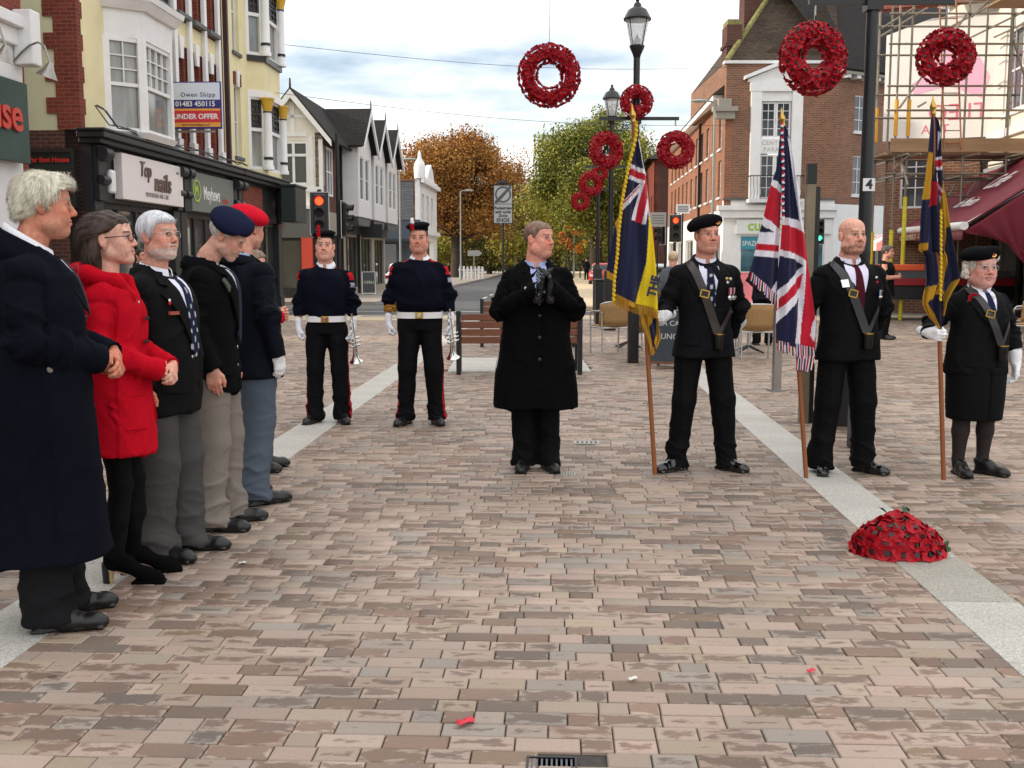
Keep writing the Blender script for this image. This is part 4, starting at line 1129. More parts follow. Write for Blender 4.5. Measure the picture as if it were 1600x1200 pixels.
# ------------------------------------------------------------------ right side
RT = math.atan(.05)
def central_parade():
 cx, cy = 9.1, 46.0
 E = empty('corner_building', (cx, cy, 0), 0, 'brown brick corner building with tall white window surround and pitched tiled roof', 'building')
 W = 4.75; H = 9.75
 facade(E, 'front_wall', W, 4.05, H, [(1.55, 2.82, 4.10, 8.45)], M_BRICK_BROWN)
 # white surround with pediment
 SR = empty('window_surround', (0, 0, 0), 0); SR.parent = E
 bars(SR, 'pilaster', M_WHITE, [((1.05, -.16, 4.06), (1.50, .05, 8.60))], bevel=.01); bars(SR, 'pilaster', M_WHITE, [((2.80, -.16, 4.06), (3.25, .05, 8.60))], bevel=.01)
 bars(SR, 'entablature', M_WHITE, [((1.00, -.18, 8.601), (3.30, .05, 8.99)), ((1.501, -.05, 8.2), (2.799, .05, 8.60))])
 mb = MB(); mb.prism([(.90, 8.991), (3.40, 8.991), (3.40, 9.10), (2.15, 9.62), (.90, 9.10)], -.14, .05); mb.build('tympanum', M_WHITE, SR)
 for s_ in (-1, 1):
  mb = MB(); mb.prism([(2.15, 9.80), (2.15 + s_ * 1.42, 9.22), (2.15 + s_ * 1.42, 9.08), (2.15, 9.63)], -.32, .05); mb.build('raking_cornice', M_WHITE, SR)
 text('lettering', '1927', .26, M_OFFWHITE, SR, (2.15, -.145, 9.24))
 mb = MB(); mb.b2((1.52, -.02, 6.02), (2.78, .12, 6.66)); mb.build('panel', M_WHITE, SR)
 gl = mat('carved_letter', S(168, 168, 164), rough=.7)
 text('lettering', 'CENTRAL', .25, gl, SR, (2.15, -.025, 6.46), space=1.15); text('lettering', 'PARADE', .25, gl, SR, (2.15, -.025, 6.18), space=1.15)
 for z0, z1 in ((6.70, 8.18), (4.12, 5.98)):
  for a in (1.52, 2.16): window(E, a, a + .62, z0, z1, 2, 4, rec=.05, fw=.07, bw=.025)
 # iron balcony
 B = empty('balcony', (0, 0, 0), 0); B.parent = E
 bars(B, 'slab', M_OFFWHITE, [((.95, -.62, 3.93), (3.30, -.001, 4.08))])
 bars(B, 'rail', M_BLACK, [((.98, -.60, 5.02), (3.27, -.56, 5.06)), ((.98, -.60, 5.02), (1.02, -.16, 5.06)), ((3.23, -.60, 5.02), (3.27, -.16, 5.06))])
 for i in range(17):
  x = 1.0 + i * .1405; mb = MB()
  mb.path([(x, -.58, 4.08), (x, -.72, 4.28), (x, -.70, 4.42), (x, -.60, 4.62), (x, -.58, 5.02)], .011, 5); mb.build('baluster', M_BLACK, B)
 # shop floor, white, runs round the corner
 facade(E, 'shop_wall', W + .02, 0, 4.04, [(.75, 2.3, .45, 2.55), (2.6, 4.4, .45, 2.55)], M_WHITE)
 for a in ((.75, 2.3), (2.6, 4.4)): window(E, a[0], a[1], .45, 2.55, 2, 1, gm=mat('shop_display', S(70, 110, 124), rough=.1, noise=.6, nscale=1.4, spec=.8), rec=.06, name='shop_window')
 bars(E, 'poster', mat('blue_poster', S(60, 140, 160), rough=.4), [((.80, .03, 1.95), (1.7, .055, 2.5))]); text('lettering', 'SPAZIO', .3, M_WHITE, E, (1.25, .025, 2.2), sx=.8)
 bars(E, 'shop_cornice', M_WHITE, [((-.30, -.34, 3.62), (W + .1, -.001, 3.82)), ((-.22, -.22, 3.30), (W + .05, -.001, 3.619))])
 bars(E, 'fascia', mat('white_fascia', S(222, 224, 224), rough=.4), [((.55, -.12, 2.62), (W - .1, -.001, 3.22))])
 lg = mat('lime_letter', S(150, 190, 70), rough=.4, noise=.05)
 text('lettering', 'cubitt', .62, lg, E, (1.75, -.13, 2.95), bold=.014); text('lettering', 'west', .62, lg, E, (3.7, -.13, 2.95), bold=.014)
 bars(E, 'stone_band', M_LEAD, [((-.05, -.10, 4.041), (W + .03, -.001, 4.12))])
 bars(E, 'parapet_coping', M_OFFWHITE, [((-.12, -.16, H), (W + .1, .3, H + .12))])
 bars(E, 'corner_cornice', mat('grey_stone', S(150, 144, 134), rough=.8), [((-.60, -.40, 7.75), (.45, .02, 7.95)), ((-.45, -.28, 7.45), (.35, .02, 7.749)), ((-.35, -.22, 7.951), (.2, .02, 8.30))])
 # sunny street side: local frame turned so that a runs from the far end to this corner
 LS = 25.0
 M = Matrix.Translation((0, 0, 0)) @ Matrix.Rotation(-RT, 4, 'Z') @ TURN(RAD(-90), 0, LS)
 ops = []
 for i in range(11):
  a = LS - 1.9 - i * 2.1
  ops += [(a, a + .95, 4.25, 5.85), (a, a + .95, 6.35, 7.75)]
 facade(E, 'street_wall', LS, 3.7, 8.35, ops, M_BRICK_ORANGE, M)
 for o in ops: window(E, *o, 2, 3, M, rec=.10, sill=M_OFFWHITE)
 bars(E, 'eaves', M_WHITE, [((0, -.45, 8.351), (LS - .7, .1, 8.58))], M)
 facade(E, 'street_shops', LS, 0, 3.69, [(LS - 4.5 - i * 4.9, LS - .8 - i * 4.9, .4, 2.6) for i in range(5)], M_WHITE, M)
 for i in range(5): window(E, LS - 4.5 - i * 4.9, LS - .8 - i * 4.9, .4, 2.6, 3, 1, M, gm=M_GLASSS, name='shop_window')
 bars(E, 'downpipe', M_BLACK, [((LS - 8.2, -.12, .0), (LS - 8.1, -.01, 8.3))], M)
 poly3(E, 'street_roof', M_TILE, [tuple(M @ Vector(q)) for q in ((0, -.5, 8.58), (LS - .35, -.5, 8.58), (LS - .35, 4.2, 12.2), (0, 4.2, 12.2), (0, 4.2, 8.58), (LS - .35, 4.2, 8.58))], [(0, 1, 2, 3), (1, 5, 2), (0, 3, 4), (0, 4, 5, 1), (3, 2, 5, 4)])
 bars(E, 'parapet_return', M_BRICK_BROWN, [((.0, .301, 8.3), (.28, 9.0, H + .10))])
 # hipped main roof
 bx = W
 v = [(-.0, -.05, H + .12), (bx + .1, -.05, H + .12), (bx + .1, 9, H + .12), (-.0, 9, H + .12), (3.1, 3.4, 14.2), (bx + .6, 3.4, 14.2), (bx + .6, 6, 14.2), (3.1, 6, 14.2)]
 poly3(E, 'roof', M_TILE, v, [(0, 1, 5, 4), (0, 4, 7, 3), (3, 7, 6, 2), (4, 5, 6, 7), (1, 2, 6, 5)])
 rd = mat('mossy_ridge', S(120, 116, 70), rough=.9, noise=.4, nscale=6)
 mb = MB(); mb.tube((0, -.05, H + .14), (3.1, 3.4, 14.22), .12, n=8); mb.tube((3.1, 3.4, 14.22), (bx + .6, 3.4, 14.22), .10, n=8); mb.build('ridge_tiles', rd, E)
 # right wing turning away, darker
 MW = Matrix.Translation((W, 0, 0)) @ Matrix.Rotation(RAD(30), 4, 'Z')
 ops = [(1.05, 1.75, 7.0, 8.55), (1.05, 1.75, 4.3, 6.0), (4.2, 5.1, 7.0, 8.55), (4.2, 5.1, 4.3, 6.0), (7.2, 8.1, 7.0, 8.55), (7.2, 8.1, 4.3, 6.0), (10.2, 11.1, 7.0, 8.55), (10.2, 11.1, 4.3, 6.0)]
 facade(E, 'wing_wall', 16, 3.9, 9.3, ops, M_BRICK_BROWN, MW)
 for o in ops: window(E, *o, 2, 3, MW, rec=.06, sill=M_OFFWHITE)
 facade(E, 'wing_shops', 16, 0, 3.89, [(.8, 4.5, .45, 2.6), (5.3, 9, .45, 2.6)], M_WHITE, MW)
 for a in ((.8, 4.5), (5.3, 9)): window(E, a[0], a[1], .45, 2.6, 3, 1, MW, gm=M_GLASSS, name='shop_window')
 bars(E, 'wing_cornice', mat('grey_stone', S(150, 144, 134)), [((-.1, -.45, 9.301), (16, .1, 9.45))], MW)
 for i in range(26): bars(E, 'dentil', M_OFFWHITE, [((.1 + i * .6, -.40, 9.16), (.34 + i * .6, -.001, 9.30))], MW)
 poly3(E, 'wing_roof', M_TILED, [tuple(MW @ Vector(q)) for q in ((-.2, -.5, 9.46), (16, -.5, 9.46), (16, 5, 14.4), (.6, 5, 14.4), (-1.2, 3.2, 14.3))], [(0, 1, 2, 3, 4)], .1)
 for x0, x1, y0, zb, zt in ((.1, .75, .6, 9.6, 11.5), (1.15, 1.95, 2.2, 10.8, 15.2)):
  C = bars(E, 'chimney', M_BRICK_DARK, [((x0, y0, zb), (x1, y0 + 1.1, zt)), ((x0 - .06, y0 - .06, zt - .9), (x1 + .06, y0 + 1.16, zt - .75))])
  bars(C, 'flaunching', rd, [((x0 + .03, y0 + .03, zt), (x1 - .03, y0 + 1.07, zt + .22))])

def far_right():
 E = empty('dark_brick_block', (6.8 + .05 * 74, 74, 0), -RT, 'dark brick block beyond the sunlit brick terrace', 'building')
 M = TURN(RAD(-90), -.4, 12)
 facade(E, 'front_wall', 8, 0, 8.4, [(1.0, 2.2, 4.5, 6.2), (1.0, 2.4, .4, 2.6)], M_BRICK_DARK, Matrix.Translation((-.7, 0, 0)))
 window(E, 1.0, 2.2, 4.5, 6.2, 2, 2, Matrix.Translation((-.7, 0, 0))); window(E, 1.0, 2.4, .4, 2.6, 2, 1, Matrix.Translation((-.7, 0, 0)))
 facade(E, 'street_wall', 12, 0, 8.4, [(1 + i * 2.2, 2 + i * 2.2, z, z + 1.6) for i in range(5) for z in (4.4, .6)], M_BRICK_RED, TURN(RAD(-90), -.7, 12), th=.25)
 for i in range(5):
  for z in (4.4, .6): window(E, 1 + i * 2.2, 2 + i * 2.2, z, z + 1.6, 2, 2, TURN(RAD(-90), -.7, 12))
 poly3(E, 'roof', M_TILED, [(-1.2, -.5, 8.41), (7.5, -.5, 8.41), (7.5, 12.2, 8.41), (-1.2, 12.2, 8.41), (1.5, 3.5, 10.2), (5, 3.5, 10.2), (5, 9, 10.2), (1.5, 9, 10.2)], [(0, 1, 5, 4), (1, 2, 6, 5), (2, 3, 7, 6), (3, 0, 4, 7), (4, 5, 6, 7)])
 E = empty('cream_block', (6.3 + .05 * 100, 100, 0), -RT, 'cream modern block with green-tinted glass far down the street on the right', 'building')
 facade(E, 'front_wall', 9, 0, 9.5, [(.4, 1.6, 1, 8.6)], mat('cream_cladding', S(214, 202, 160), rough=.7, noise=.06), Matrix.Translation((-1.2, 0, 0)))
 window(E, .4, 1.6, 1, 8.6, 1, 5, Matrix.Translation((-1.2, 0, 0)), fm=M_LEAD)
 facade(E, 'street_wall', 20, 0, 9.5, [(1 + i * 2.4, 2.6 + i * 2.4, z, z + 1.8) for i in range(8) for z in (1.0, 4.0, 7.0)], mat('cream_cladding', S(214, 202, 160)), TURN(RAD(-90), -1.2, 20))
 for i in range(8):
  for z in (1.0, 4.0, 7.0): window(E, 1 + i * 2.4, 2.6 + i * 2.4, z, z + 1.8, 2, 1, TURN(RAD(-90), -1.2, 20), fm=M_LEAD)
 bars(E, 'roof_slab', M_LEAD, [((-1.8, -.6, 9.501), (8.2, 20.2, 9.75))])

def right_cream_house():
 """cream fronted building on the right, behind the scaffold and above the awning"""
 E = empty('cream_house', (11.9, 20.0, 0), RAD(-90) - math.atan(.10), 'cream rendered shop building at right edge behind scaffold and maroon awning', 'building')
 # local x runs towards the camera, y into the wall
 L0, L1 = -13.0, 9.0
 M = Matrix.Translation((L0, 0, 0)); L = L1 - L0
 ops = [(1.5, 3.1, 5.2, 7.3), (5.0, 6.6, 5.2, 7.3), (8.4, 10.0, 5.2, 7.3), (11.9, 13.5, 5.2, 7.3), (15.4, 17.0, 5.2, 7.3)]
 facade(E, 'wall', L, 3.9, 9.0, ops, M_RENDER_C, M)
 for o in ops: window(E, *o, 3, 2, M, rec=.05, sill=M_WHITE, fw=.09, bw=.05)
 facade(E, 'shop_wall', L, 0, 3.0, [(1, 5.5, .3, 2.7), (6.5, 11, .3, 2.7), (12, 17, .3, 2.7)], mat('grey_shop', S(120, 118, 116), rough=.7), M)
 for a in ((1, 5.5), (6.5, 11), (12, 17)): window(E, a[0], a[1], .3, 2.7, 4, 1, M, fm=M_SHOPBLK, gm=M_GLASSS, name='shop_window')
 bars(E, 'sign_board', mat('grey_sign', S(150, 152, 152), rough=.5, noise=.1), [((.2, -.12, 3.001), (L - .2, .2, 3.899))], M)
 gl = mat('dark_letter', S(74, 78, 80), rough=.5)
 for a, s_ in ((7.5, 'WHITE SUITE'), (13.5, 'FAMILY BUTCHERS')):
  o = text('lettering', s_, .62, gl, E, bold=.01, sx=.8); o.matrix_local = M @ Matrix.Translation((a, -.13, 3.45)) @ Matrix.Rotation(PI / 2, 4, 'X')
 bars(E, 'cornice', M_WHITE, [((0, -.3, 9.001), (L, .3, 9.3)), ((0, -.12, 4.6), (L, -.001, 4.8))], M)
 facade(E, 'end_wall', 7, 0, 9.0, [], M_WHITE, Matrix.Translation((L0, 0, 0)) @ Matrix.Rotation(RAD(90), 4, 'Z') , th=.25)
 poly3(E, 'roof', M_BRICK_RED, [tuple(M @ Vector(q)) for q in ((-.3, -.4, 9.3), (L, -.4, 9.3), (L, 5, 12.5), (-.3, 5, 12.5))], [(0, 1, 2, 3)], .1)

# ================================================================== people
M_SKIN = mat('skin', rough=0.55, vc=True, noise=0.22, nscale=55, bump=0.35, bscale=260, spec=0.3)
for _n in M_SKIN.node_tree.nodes:
 if _n.type == 'BSDF_PRINCIPLED':
  _n.inputs['Subsurface Weight'].default_value = 0.08
  _n.inputs['Subsurface Radius'].default_value = (0.012, 0.005, 0.003)
  _n.inputs['Subsurface Scale'].default_value = 0.5
M_WOOL = mat('wool_cloth', rough=0.9, vc=True, noise=0.22, nscale=160, bump=0.35, bscale=900, spec=0.06)
M_SUIT = mat('suit_cloth', rough=0.78, vc=True, noise=0.12, nscale=220, bump=0.15, bscale=1400, spec=0.10)
M_COTTON = mat('shirt_cotton', rough=0.8, vc=True, noise=0.04, nscale=60, bump=0.08, bscale=500, spec=0.25)
M_HAIR = mat('hair', rough=0.55, vc=True, noise=0.35, nscale=70, bump=0.4, bscale=260, spec=0.4, stretch=(1, 1, 0.25))
M_LEATHER = mat('shoe_leather', rough=0.40, vc=True, noise=0.2, nscale=40, bump=0.15, bscale=180, spec=0.5)
M_GLOVE = mat('glove_leather', rough=0.38, vc=True, noise=0.2, nscale=60, bump=0.25, bscale=260)
M_BRASS = mat('brass', S(196, 160, 80), rough=0.25, metal=1.0)
M_SILVER = mat('silver', S(214, 214, 212), rough=0.16, metal=1.0)
M_VC = mat('painted', rough=0.6, vc=True)
M_PLASTIC = mat('dark_plastic', S(22, 20, 22), rough=0.35)
M_GLASSLENS = mat('spectacle_lens', S(210, 215, 215), rough=0.05, alpha=0.18)

BLACK = S(20, 20, 22); SUITBLK = S(22, 22, 24); NAVY = S(20, 23, 38); WHITE = S(232, 232, 238)

def crease(P, fr, seed):
 """sharp-crested folds"""
 a = wav(P, fr, seed); b = wav(P, [f * 1.7 for f in fr], seed + 50)
 return np.maximum(0, 1 - np.abs(a) * 1.5) ** 2 - .25 + .4 * (np.maximum(0, 1 - np.abs(b) * 1.6) ** 2 - .2)

def mixc(c, t, w):
 w = np.clip(w, 0, 1)[:, None]
 return c * (1 - w) + np.array(t)[None, :] * w

def sstep(a, b, x):
 t = np.clip((x - a) / (b - a), 0, 1)
 return t * t * (3 - 2 * t)

class Person:
 def __init__(s, loc, rz, label, H=1.75, group=None, h=0.009):
  s.E = empty('person', (loc[0], loc[1], loc[2] if len(loc) > 2 else 0.0), RAD(rz), label, 'person', group)
  s.H = H; s.k = H / 1.75; s.h = h
  s.skinparts = []
  s.seed = int(abs(loc[0] * 37 + loc[1] * 91)) + 3
 def P(s, p):
  return (p[0] * s.k, p[1] * s.k, p[2] * s.k)

 # ---------------------------------------------------------------- head
 def head(s, yaw=0, pitch=0, roll=0, skin=S(206, 150, 126), hairc=S(90, 70, 55), age=0.3, fat=0.0, beard=None, brow=None,
             smile=0.0, h=0.0034, off=(0, 0, 0), scale=1.0, lips=None, bald=False, stub=0.15, red=0.5, nose=1.0):
  k = s.k
  R = (Euler((0, 0, RAD(yaw))).to_matrix() @ Euler((RAD(pitch), 0, 0)).to_matrix() @ Euler((0, RAD(roll), 0)).to_matrix())
  ez = s.H - 0.121 * scale
  piv = Vector((off[0], 0.02 + off[1], ez - 0.10 + off[2]))
  T = Matrix.Translation(piv) @ R.to_4x4() @ Matrix.Translation(Vector((0, -0.025, 0.10)))
  T = T @ Matrix.Scale(scale, 4)
  s.HT = T
  Ti = T.inverted()
  nb = Ti @ Vector((0, 0.028, 1.425 * k))
  nm = Ti @ Vector((off[0] * .5, 0.024 + off[1] * .5, 1.49 * k))
  v = Vol((-.12, -.15, -.30), (.12, .16, .14), h)
  v.ell((0, .014, .034), (.074, .096, .080), .01)
  v.ell((0, -.030, -.030), (.063, .058, .078), .03)
  v.ell((0, -.045, .045), (.058, .045, .05), .03)                      # forehead
  for sx in (-1, 1):
   v.cap((sx * (.047 + .008 * fat), -.005, -.070), (sx * .018, -.066, -.098), .026 + .008 * fat, .018, .028)
   v.ell((sx * .043, -.058, -.024), (.024, .026, .022), .022)           # cheek bone
   v.ell((sx * .036, -.060, -.055), (.022 + .008 * fat, .028, .026), .025)
   if fat > 0: v.ell((sx * .045, -.02, -.085), (.03, .04, .03), .03)
  v.ell((0, -.074, -.101), (.024, .021, .019), .022)                   # chin
  v.ell((0, -.053, -.062), (.036, .043, .034), .022)                   # muzzle
  if fat > 0: v.ell((0, -.030, -.118), (.045, .045, .025 * fat + .008), .03)
  v.cap((-.034, -.080, .020), (.034, -.080, .020), .0125, None, .016)     # brow ridge
  for sx in (-1, 1):
   v.ell((sx * .0315, -.103, -.001), (.019, .018, .0125), .014, 'sub')
   v.ell((sx * .0315, -.0745, -.001), (.0155, .0155, .0125), .004)
   v.cap((sx * .018, -.0885, .0065), (sx * .046, -.079, .0055), .0042, .0042, .006)    # upper lid
   v.cap((sx * .019, -.0875, -.0095), (sx * .044, -.078, -.0085), .0034, .0034, .006)
  v.cap((0, -.088, .010), (0, -.1105 - .004 * (nose - 1), -.030), .0082, .0108 * nose, .012)
  v.ell((0, -.1085, -.0345), (.0112 * nose, .0105, .0095), .008)
  for sx in (-1, 1):
   v.ell((sx * .0135, -.0985, -.0375), (.0085, .011, .008), .007)
   v.ell((sx * .0065, -.1065, -.0455), (.0035, .005, .003), .003, 'sub')
  sm = smile
  ml = [(-.025 - .006 * sm, -.083 + .004 * sm, -.066 + .013 * sm), (-.010, -.0955, -.0625), (0, -.0975, -.0635), (.010, -.0955, -.0625), (.025 + .006 * sm, -.083 + .004 * sm, -.066 + .013 * sm)]
  v.chain(ml, [.003, .0052, .0046, .0052, .003], .007)
  ll = [(p[0] * .9, p[1] + .001, p[2] - .0095) for p in ml]
  v.chain(ll, [.0035, .0058, .0062, .0058, .0035], .008)
  v.chain([(p[0], p[1] - .006, p[2] - .0048) for p in ml], [.001, .0016, .0016, .0016, .001], .004, 'sub')
  for sx in (-1, 1):
   if age + sm > 0.2:
    v.chain([(sx * .019, -.0985, -.036), (sx * .030, -.0855, -.052), (sx * .036, -.076, -.070)], [.0022, .0028, .0015],
      .006, 'sub')
   if age > 0.5:
    v.chain([(sx * .022, -.0905, -.014), (sx * .034, -.0865, -.018), (sx * .045, -.077, -.014)], [.0012, .0018, .001], .004, 'sub')
   v.ell((sx * .0775, .014, -.012), (.0085, .019, .033), .006, rot=(RAD(-12), 0, sx * RAD(-18)))
   v.ell((sx * .0865, .010, -.008), (.0055, .009, .017), .004, 'sub')
  if age > 0.5:
   for zz in (.046, .056, .066):
    v.cap((-.03, -.0935 + (zz - .046) * .45, zz), (.03, -.0935 + (zz - .046) * .45, zz), .0010, None, .005, 'sub')
  v.chain([(0, .022, -.055), tuple(nm), tuple(nb)], [.056 + .006 * fat, .057 + .008 * fat, .068 + .01 * fat], .022)
  V, Q = v.mesh(1)
  x, y, z = V.T; ax = np.abs(x)
  C = np.tile(np.array(skin), (len(V), 1))
  rd = np.array(skin) * np.array([1.02, .66, .62])
  blot = 0.5 + 0.5 * wav(V, (60, 60, 60), s.seed)
  C = mixc(C, rd, red * (0.25 * blot + .75 * np.exp(-((ax - .045) / .025) ** 2 - ((z + .032) / .022) ** 2) * (y < -.03)
                               + .8 * np.exp(-(x / .02) ** 2 - ((z + .034) / .014) ** 2) * (y < -.095) + .45 * (ax > .072) * (np.abs(z) < .06)))
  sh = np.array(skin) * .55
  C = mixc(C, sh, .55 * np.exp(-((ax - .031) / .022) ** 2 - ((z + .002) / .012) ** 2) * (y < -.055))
  bc = np.array(brow if brow is not None else hairc)
  if stub: C = mixc(C, bc * .6 + np.array(skin) * .25, stub * sstep(-.04, -.055, z) * (y < -.0) * (1 - sstep(-.125, -.135, z)) * (0.7 + .3 * blot))
  if beard is not None:
   m = sstep(-.058, -.068, z + .012 * (ax > .03)) * (y < -.004) * (1 - sstep(-.128, -.138, z))
   m = np.maximum(m, ((z < -.046) & (z > -.062) & (ax < .034) & (y < -.08)) * .85)
   C = mixc(C, beard, m * (.62 + .35 * wav(V, (400, 400, 200), 5)))
  lp = np.array(lips if lips is not None else np.array(skin) * np.array([.86, .58, .56]))
  zc = -.066 + .010 * sm * (ax / .03) ** 2
  lm = sstep(.014, .006, np.abs(z - zc) + .12 * np.maximum(ax - .012, 0)) * (ax < .027 + .006 * sm) * (y < -.078)
  C = mixc(C, lp, lm * .55)
  C = mixc(C, lp * .25, (np.abs(z - zc - .0018) < .0030) * (ax < .024 + .008 * sm) * (y < -.080) * (.32 if h > .0033 else .5))
  ex = ax - .0315
  eye = (np.abs(z + .001) < .0062 * np.sqrt(np.maximum(0, 1 - (ex / .0135) ** 2))) & (y < -.07)
  C = mixc(C, S(168, 156, 150), eye * .85)
  C = mixc(C, S(46, 40, 38), (((ex) ** 2 + (z + .0005) ** 2) < .0062 ** 2) & eye)
  C = mixc(C, np.array(skin) * .22, (np.abs(z - .0062 + .0 * ax) < .0028) * (np.abs(ex) < .0155) * (y < -.072) * .8)
  bz = .0235 + .004 * np.cos((ax - .034) / .02 * 1.3) - .004
  C = mixc(C, bc, (np.abs(z - bz) < .0048) * (ax > .011) * (ax < .052) * (y < -.05) * .8)
  C = mixc(C, np.array(skin) * .2, ((np.abs(ax - .0065) < .004) & (np.abs(z + .0455) < .004) & (y < -.094)) * .9)
  if bald == 'stubble':
   m = sstep(.010, .03, z - .55 * (-y - .02) * (y < -.02) - .02 * 0) * (y > -.072 - 0 * z) * sstep(.0, .02, z + .04 * (y > .02) + .02)
   C = mixc(C, hairc, .35 * m)
  V = (np.array(T.to_3x3()) @ V.T).T + np.array(T.translation)
  s.skinparts.append((V, Q, C))
  s.skin = skin
  return s

 def headpart(s, name, v, m, col, var=0.0, sm=1, disp=None, colfn=None):
  V, Q = v.mesh(sm)
  if disp is not None: V = V + normals(V, Q) * disp(V)[:, None]
  C = np.tile(np.array(col), (len(V), 1))
  if var: C = C * (1 + var * wav(V, (160, 160, 60), s.seed))[:, None]
  if colfn is not None: C = colfn(V, C)
  Vw = (np.array(s.HT.to_3x3()) @ V.T).T + np.array(s.HT.translation)
  o = vmesh(name, Vw, Q, m, s.E, np.clip(C, 0, 1))
  return o, V, Q

 def hair(s, style, col, strands=0, h=0.0038, var=.25):
  v = Vol((-.13, -.16, -.34), (.13, .19, .16), h)
  if style in ('short', 'full', 'crop'):
   t = {'short': .012, 'full': .017, 'crop': .0042}[style]
   v.ell((0, .016, .036), (.075 + t, .097 + t, .081 + t * 1.05), .0); v.ell((0, -.045, .045), (.058 + t, .046 + t, .051 + t), .02)
   if style == 'full':
    v.ell((.0, -.055, .093), (.062, .045, .030), .03)
    v.ell((0, .085, -.02), (.066, .036, .06), .03)
   hl = ([-.16, -.07, -.052, -.030, -.008, .012, .035, .20], {'short': [.068, .066, .054, .012, -.022, .030, -.05, -.085],
                   'full': [.066, .062, .050, .012, -.018, .022, -.060, -.095], 'crop': [.062, .058, .046, .010, -.020, .034, -.035, -.075]}[style])
   y = v.lo[1] + h * np.arange(v.n[1]); z = v.lo[2] + h * np.arange(v.n[2])
   g = np.interp(y, hl[0], hl[1])
   v.f = -smin(-v.f, -((g[:, None] - z[None, :]) * .75)[None].astype(np.float32), .008)
  elif style == 'long':
   v.ell((0, .018, .036), (.083, .106, .089), 0); v.ell((0, -.042, .046), (.065, .053, .056), .02)
   v.cap((0, .075, .0), (0, .085, -.20), .072, .055, .05, q=(.8, 1.25, 1))
   for sx in (-1, 1):
    v.chain([(sx * .055, .035, .04), (sx * .072, .055, -.07), (sx * .062, .035, -.17), (sx * .055, .000, -.25)], [.035, .036, .032, .02], .04)
   y = v.lo[1] + h * np.arange(v.n[1]); z = v.lo[2] + h * np.arange(v.n[2])
   g = np.interp(y, [-.16, -.080, -.05, -.02, .030, .046], [.066, .060, .048, .030, .020, -.33])
   v.f = -smin(-v.f, -((g[:, None] - z[None, :]) * .55)[None].astype(np.float32), .008)
  elif style == 'curly':
   v.ell((0, .02, .030), (.089, .106, .088), 0)
   rr = random.Random(4)
   for i in range(150):
    a = rr.uniform(-2.35, 2.35); zz = rr.uniform(-.075, .075)
    if abs(a) > 1.75 and zz < .048: continue
    rx, ry = .090 + .006 * rr.random(), .104
    c = (math.sin(a) * rx, .018 + math.cos(a) * ry * (1 if math.cos(a) > 0 else .92), zz)
    v.ell(c, (.017, .017, .015), .007)
   y = v.lo[1] + h * np.arange(v.n[1]); z = v.lo[2] + h * np.arange(v.n[2])
   g = np.interp(y, [-.16, -.07, -.05, -.035, -.02, .02, .2], [.062, .060, .048, -.02, -.085, -.09, -.085])
   v.f = -smin(-v.f, -((g[:, None] - z[None, :]) * .7)[None].astype(np.float32), .008)
  elif style == 'fringe':            # sides and back only, under a beret
   v.ell((0, .018, .030), (.083, .104, .085), 0)
   y = v.lo[1] + h * np.arange(v.n[1]); z = v.lo[2] + h * np.arange(v.n[2])
   g = np.interp(y, [-.16, -.05, -.03, -.005, .012, .035, .2], [.062, .055, .012, -.030, .024, -.055, -.085])
   v.f = -smin(-v.f, -((g[:, None] - z[None, :]) * .7)[None].astype(np.float32), .008)
  amp = {'short': .0010, 'full': .0016, 'crop': .0008, 'long': .003, 'curly': .002, 'fringe': .002}[style]
  fr = (170, 170, 40) if style != 'curly' else (150, 150, 150)
  o, V, Q = s.headpart('hair', v, M_HAIR, col, var=var, disp=lambda V: amp * wav(V, fr, s.seed + 1))
  if strands:
   N = normals(V, Q)
   r = np.random.RandomState(s.seed)
   pick = r.choice(len(V), min(strands, len(V)), replace=False)
   vs, fs, cs = [], [], []
   for i in pick:
    p, n = V[i], N[i]
    fl = (np.array([p[0] * 4, 1.0, -.35 - 2 * max(0, p[1])]) if style == 'long' and p[2] > .02 and p[1] < .07 else np.array([0, .1, -1.0])) if style in ('long', 'fringe') else np.array([p[0] * 6, p[1] * 7 + .1, -.55 - .0 * p[2]])
    if style == 'full' and p[1] < -.03 and p[2] > .06: fl = np.array([p[0] * 5, -1.0, .12])
    if style == 'curly': fl = r.normal(size=3)
    fl = fl + (.12 if style != 'curly' else .4) * r.normal(size=3)
    fl -= n * (fl @ n); fl /= np.linalg.norm(fl) + 1e-9
    ln = {'long': .075, 'full': .034, 'short': .020, 'curly': .012, 'fringe': .022, 'crop': .008}[style] * (.6 + .8 * r.rand()) * (.45 if style == 'long' and p[1] < -.01 else 1)
    side = np.cross(fl, n); w = .0009
    b = len(vs); cc = np.clip(np.array(col) * (.7 + .65 * r.rand()), 0, 1)
    lift = .05 + (.10 if style != 'full' else .16) * r.rand() ** 2
    for q, ww in ((0, 1), (.4, 1), (.75, .8)):
     c = p + fl * ln * q + n * (ln * lift * q - .0012 - (ln * .22 * q * q if style != 'full' else 0))
     vs += [c - side * w * ww, c + side * w * ww]; cs += [cc, cc]
    c = p + fl * ln + n * (ln * lift - .001 - (ln * .3 if style != 'full' else ln * .05)); vs.append(c); cs.append(cc)
    fs += [(b, b + 1, b + 3, b + 2), (b + 2, b + 3, b + 5, b + 4), (b + 4, b + 5, b + 6)]
   vs = (np.array(s.HT.to_3x3()) @ np.array(vs).T).T + np.array(s.HT.translation)
   pydata('strands', vs, fs, M_HAIR, o, cols=cs, smooth=True)
  return o

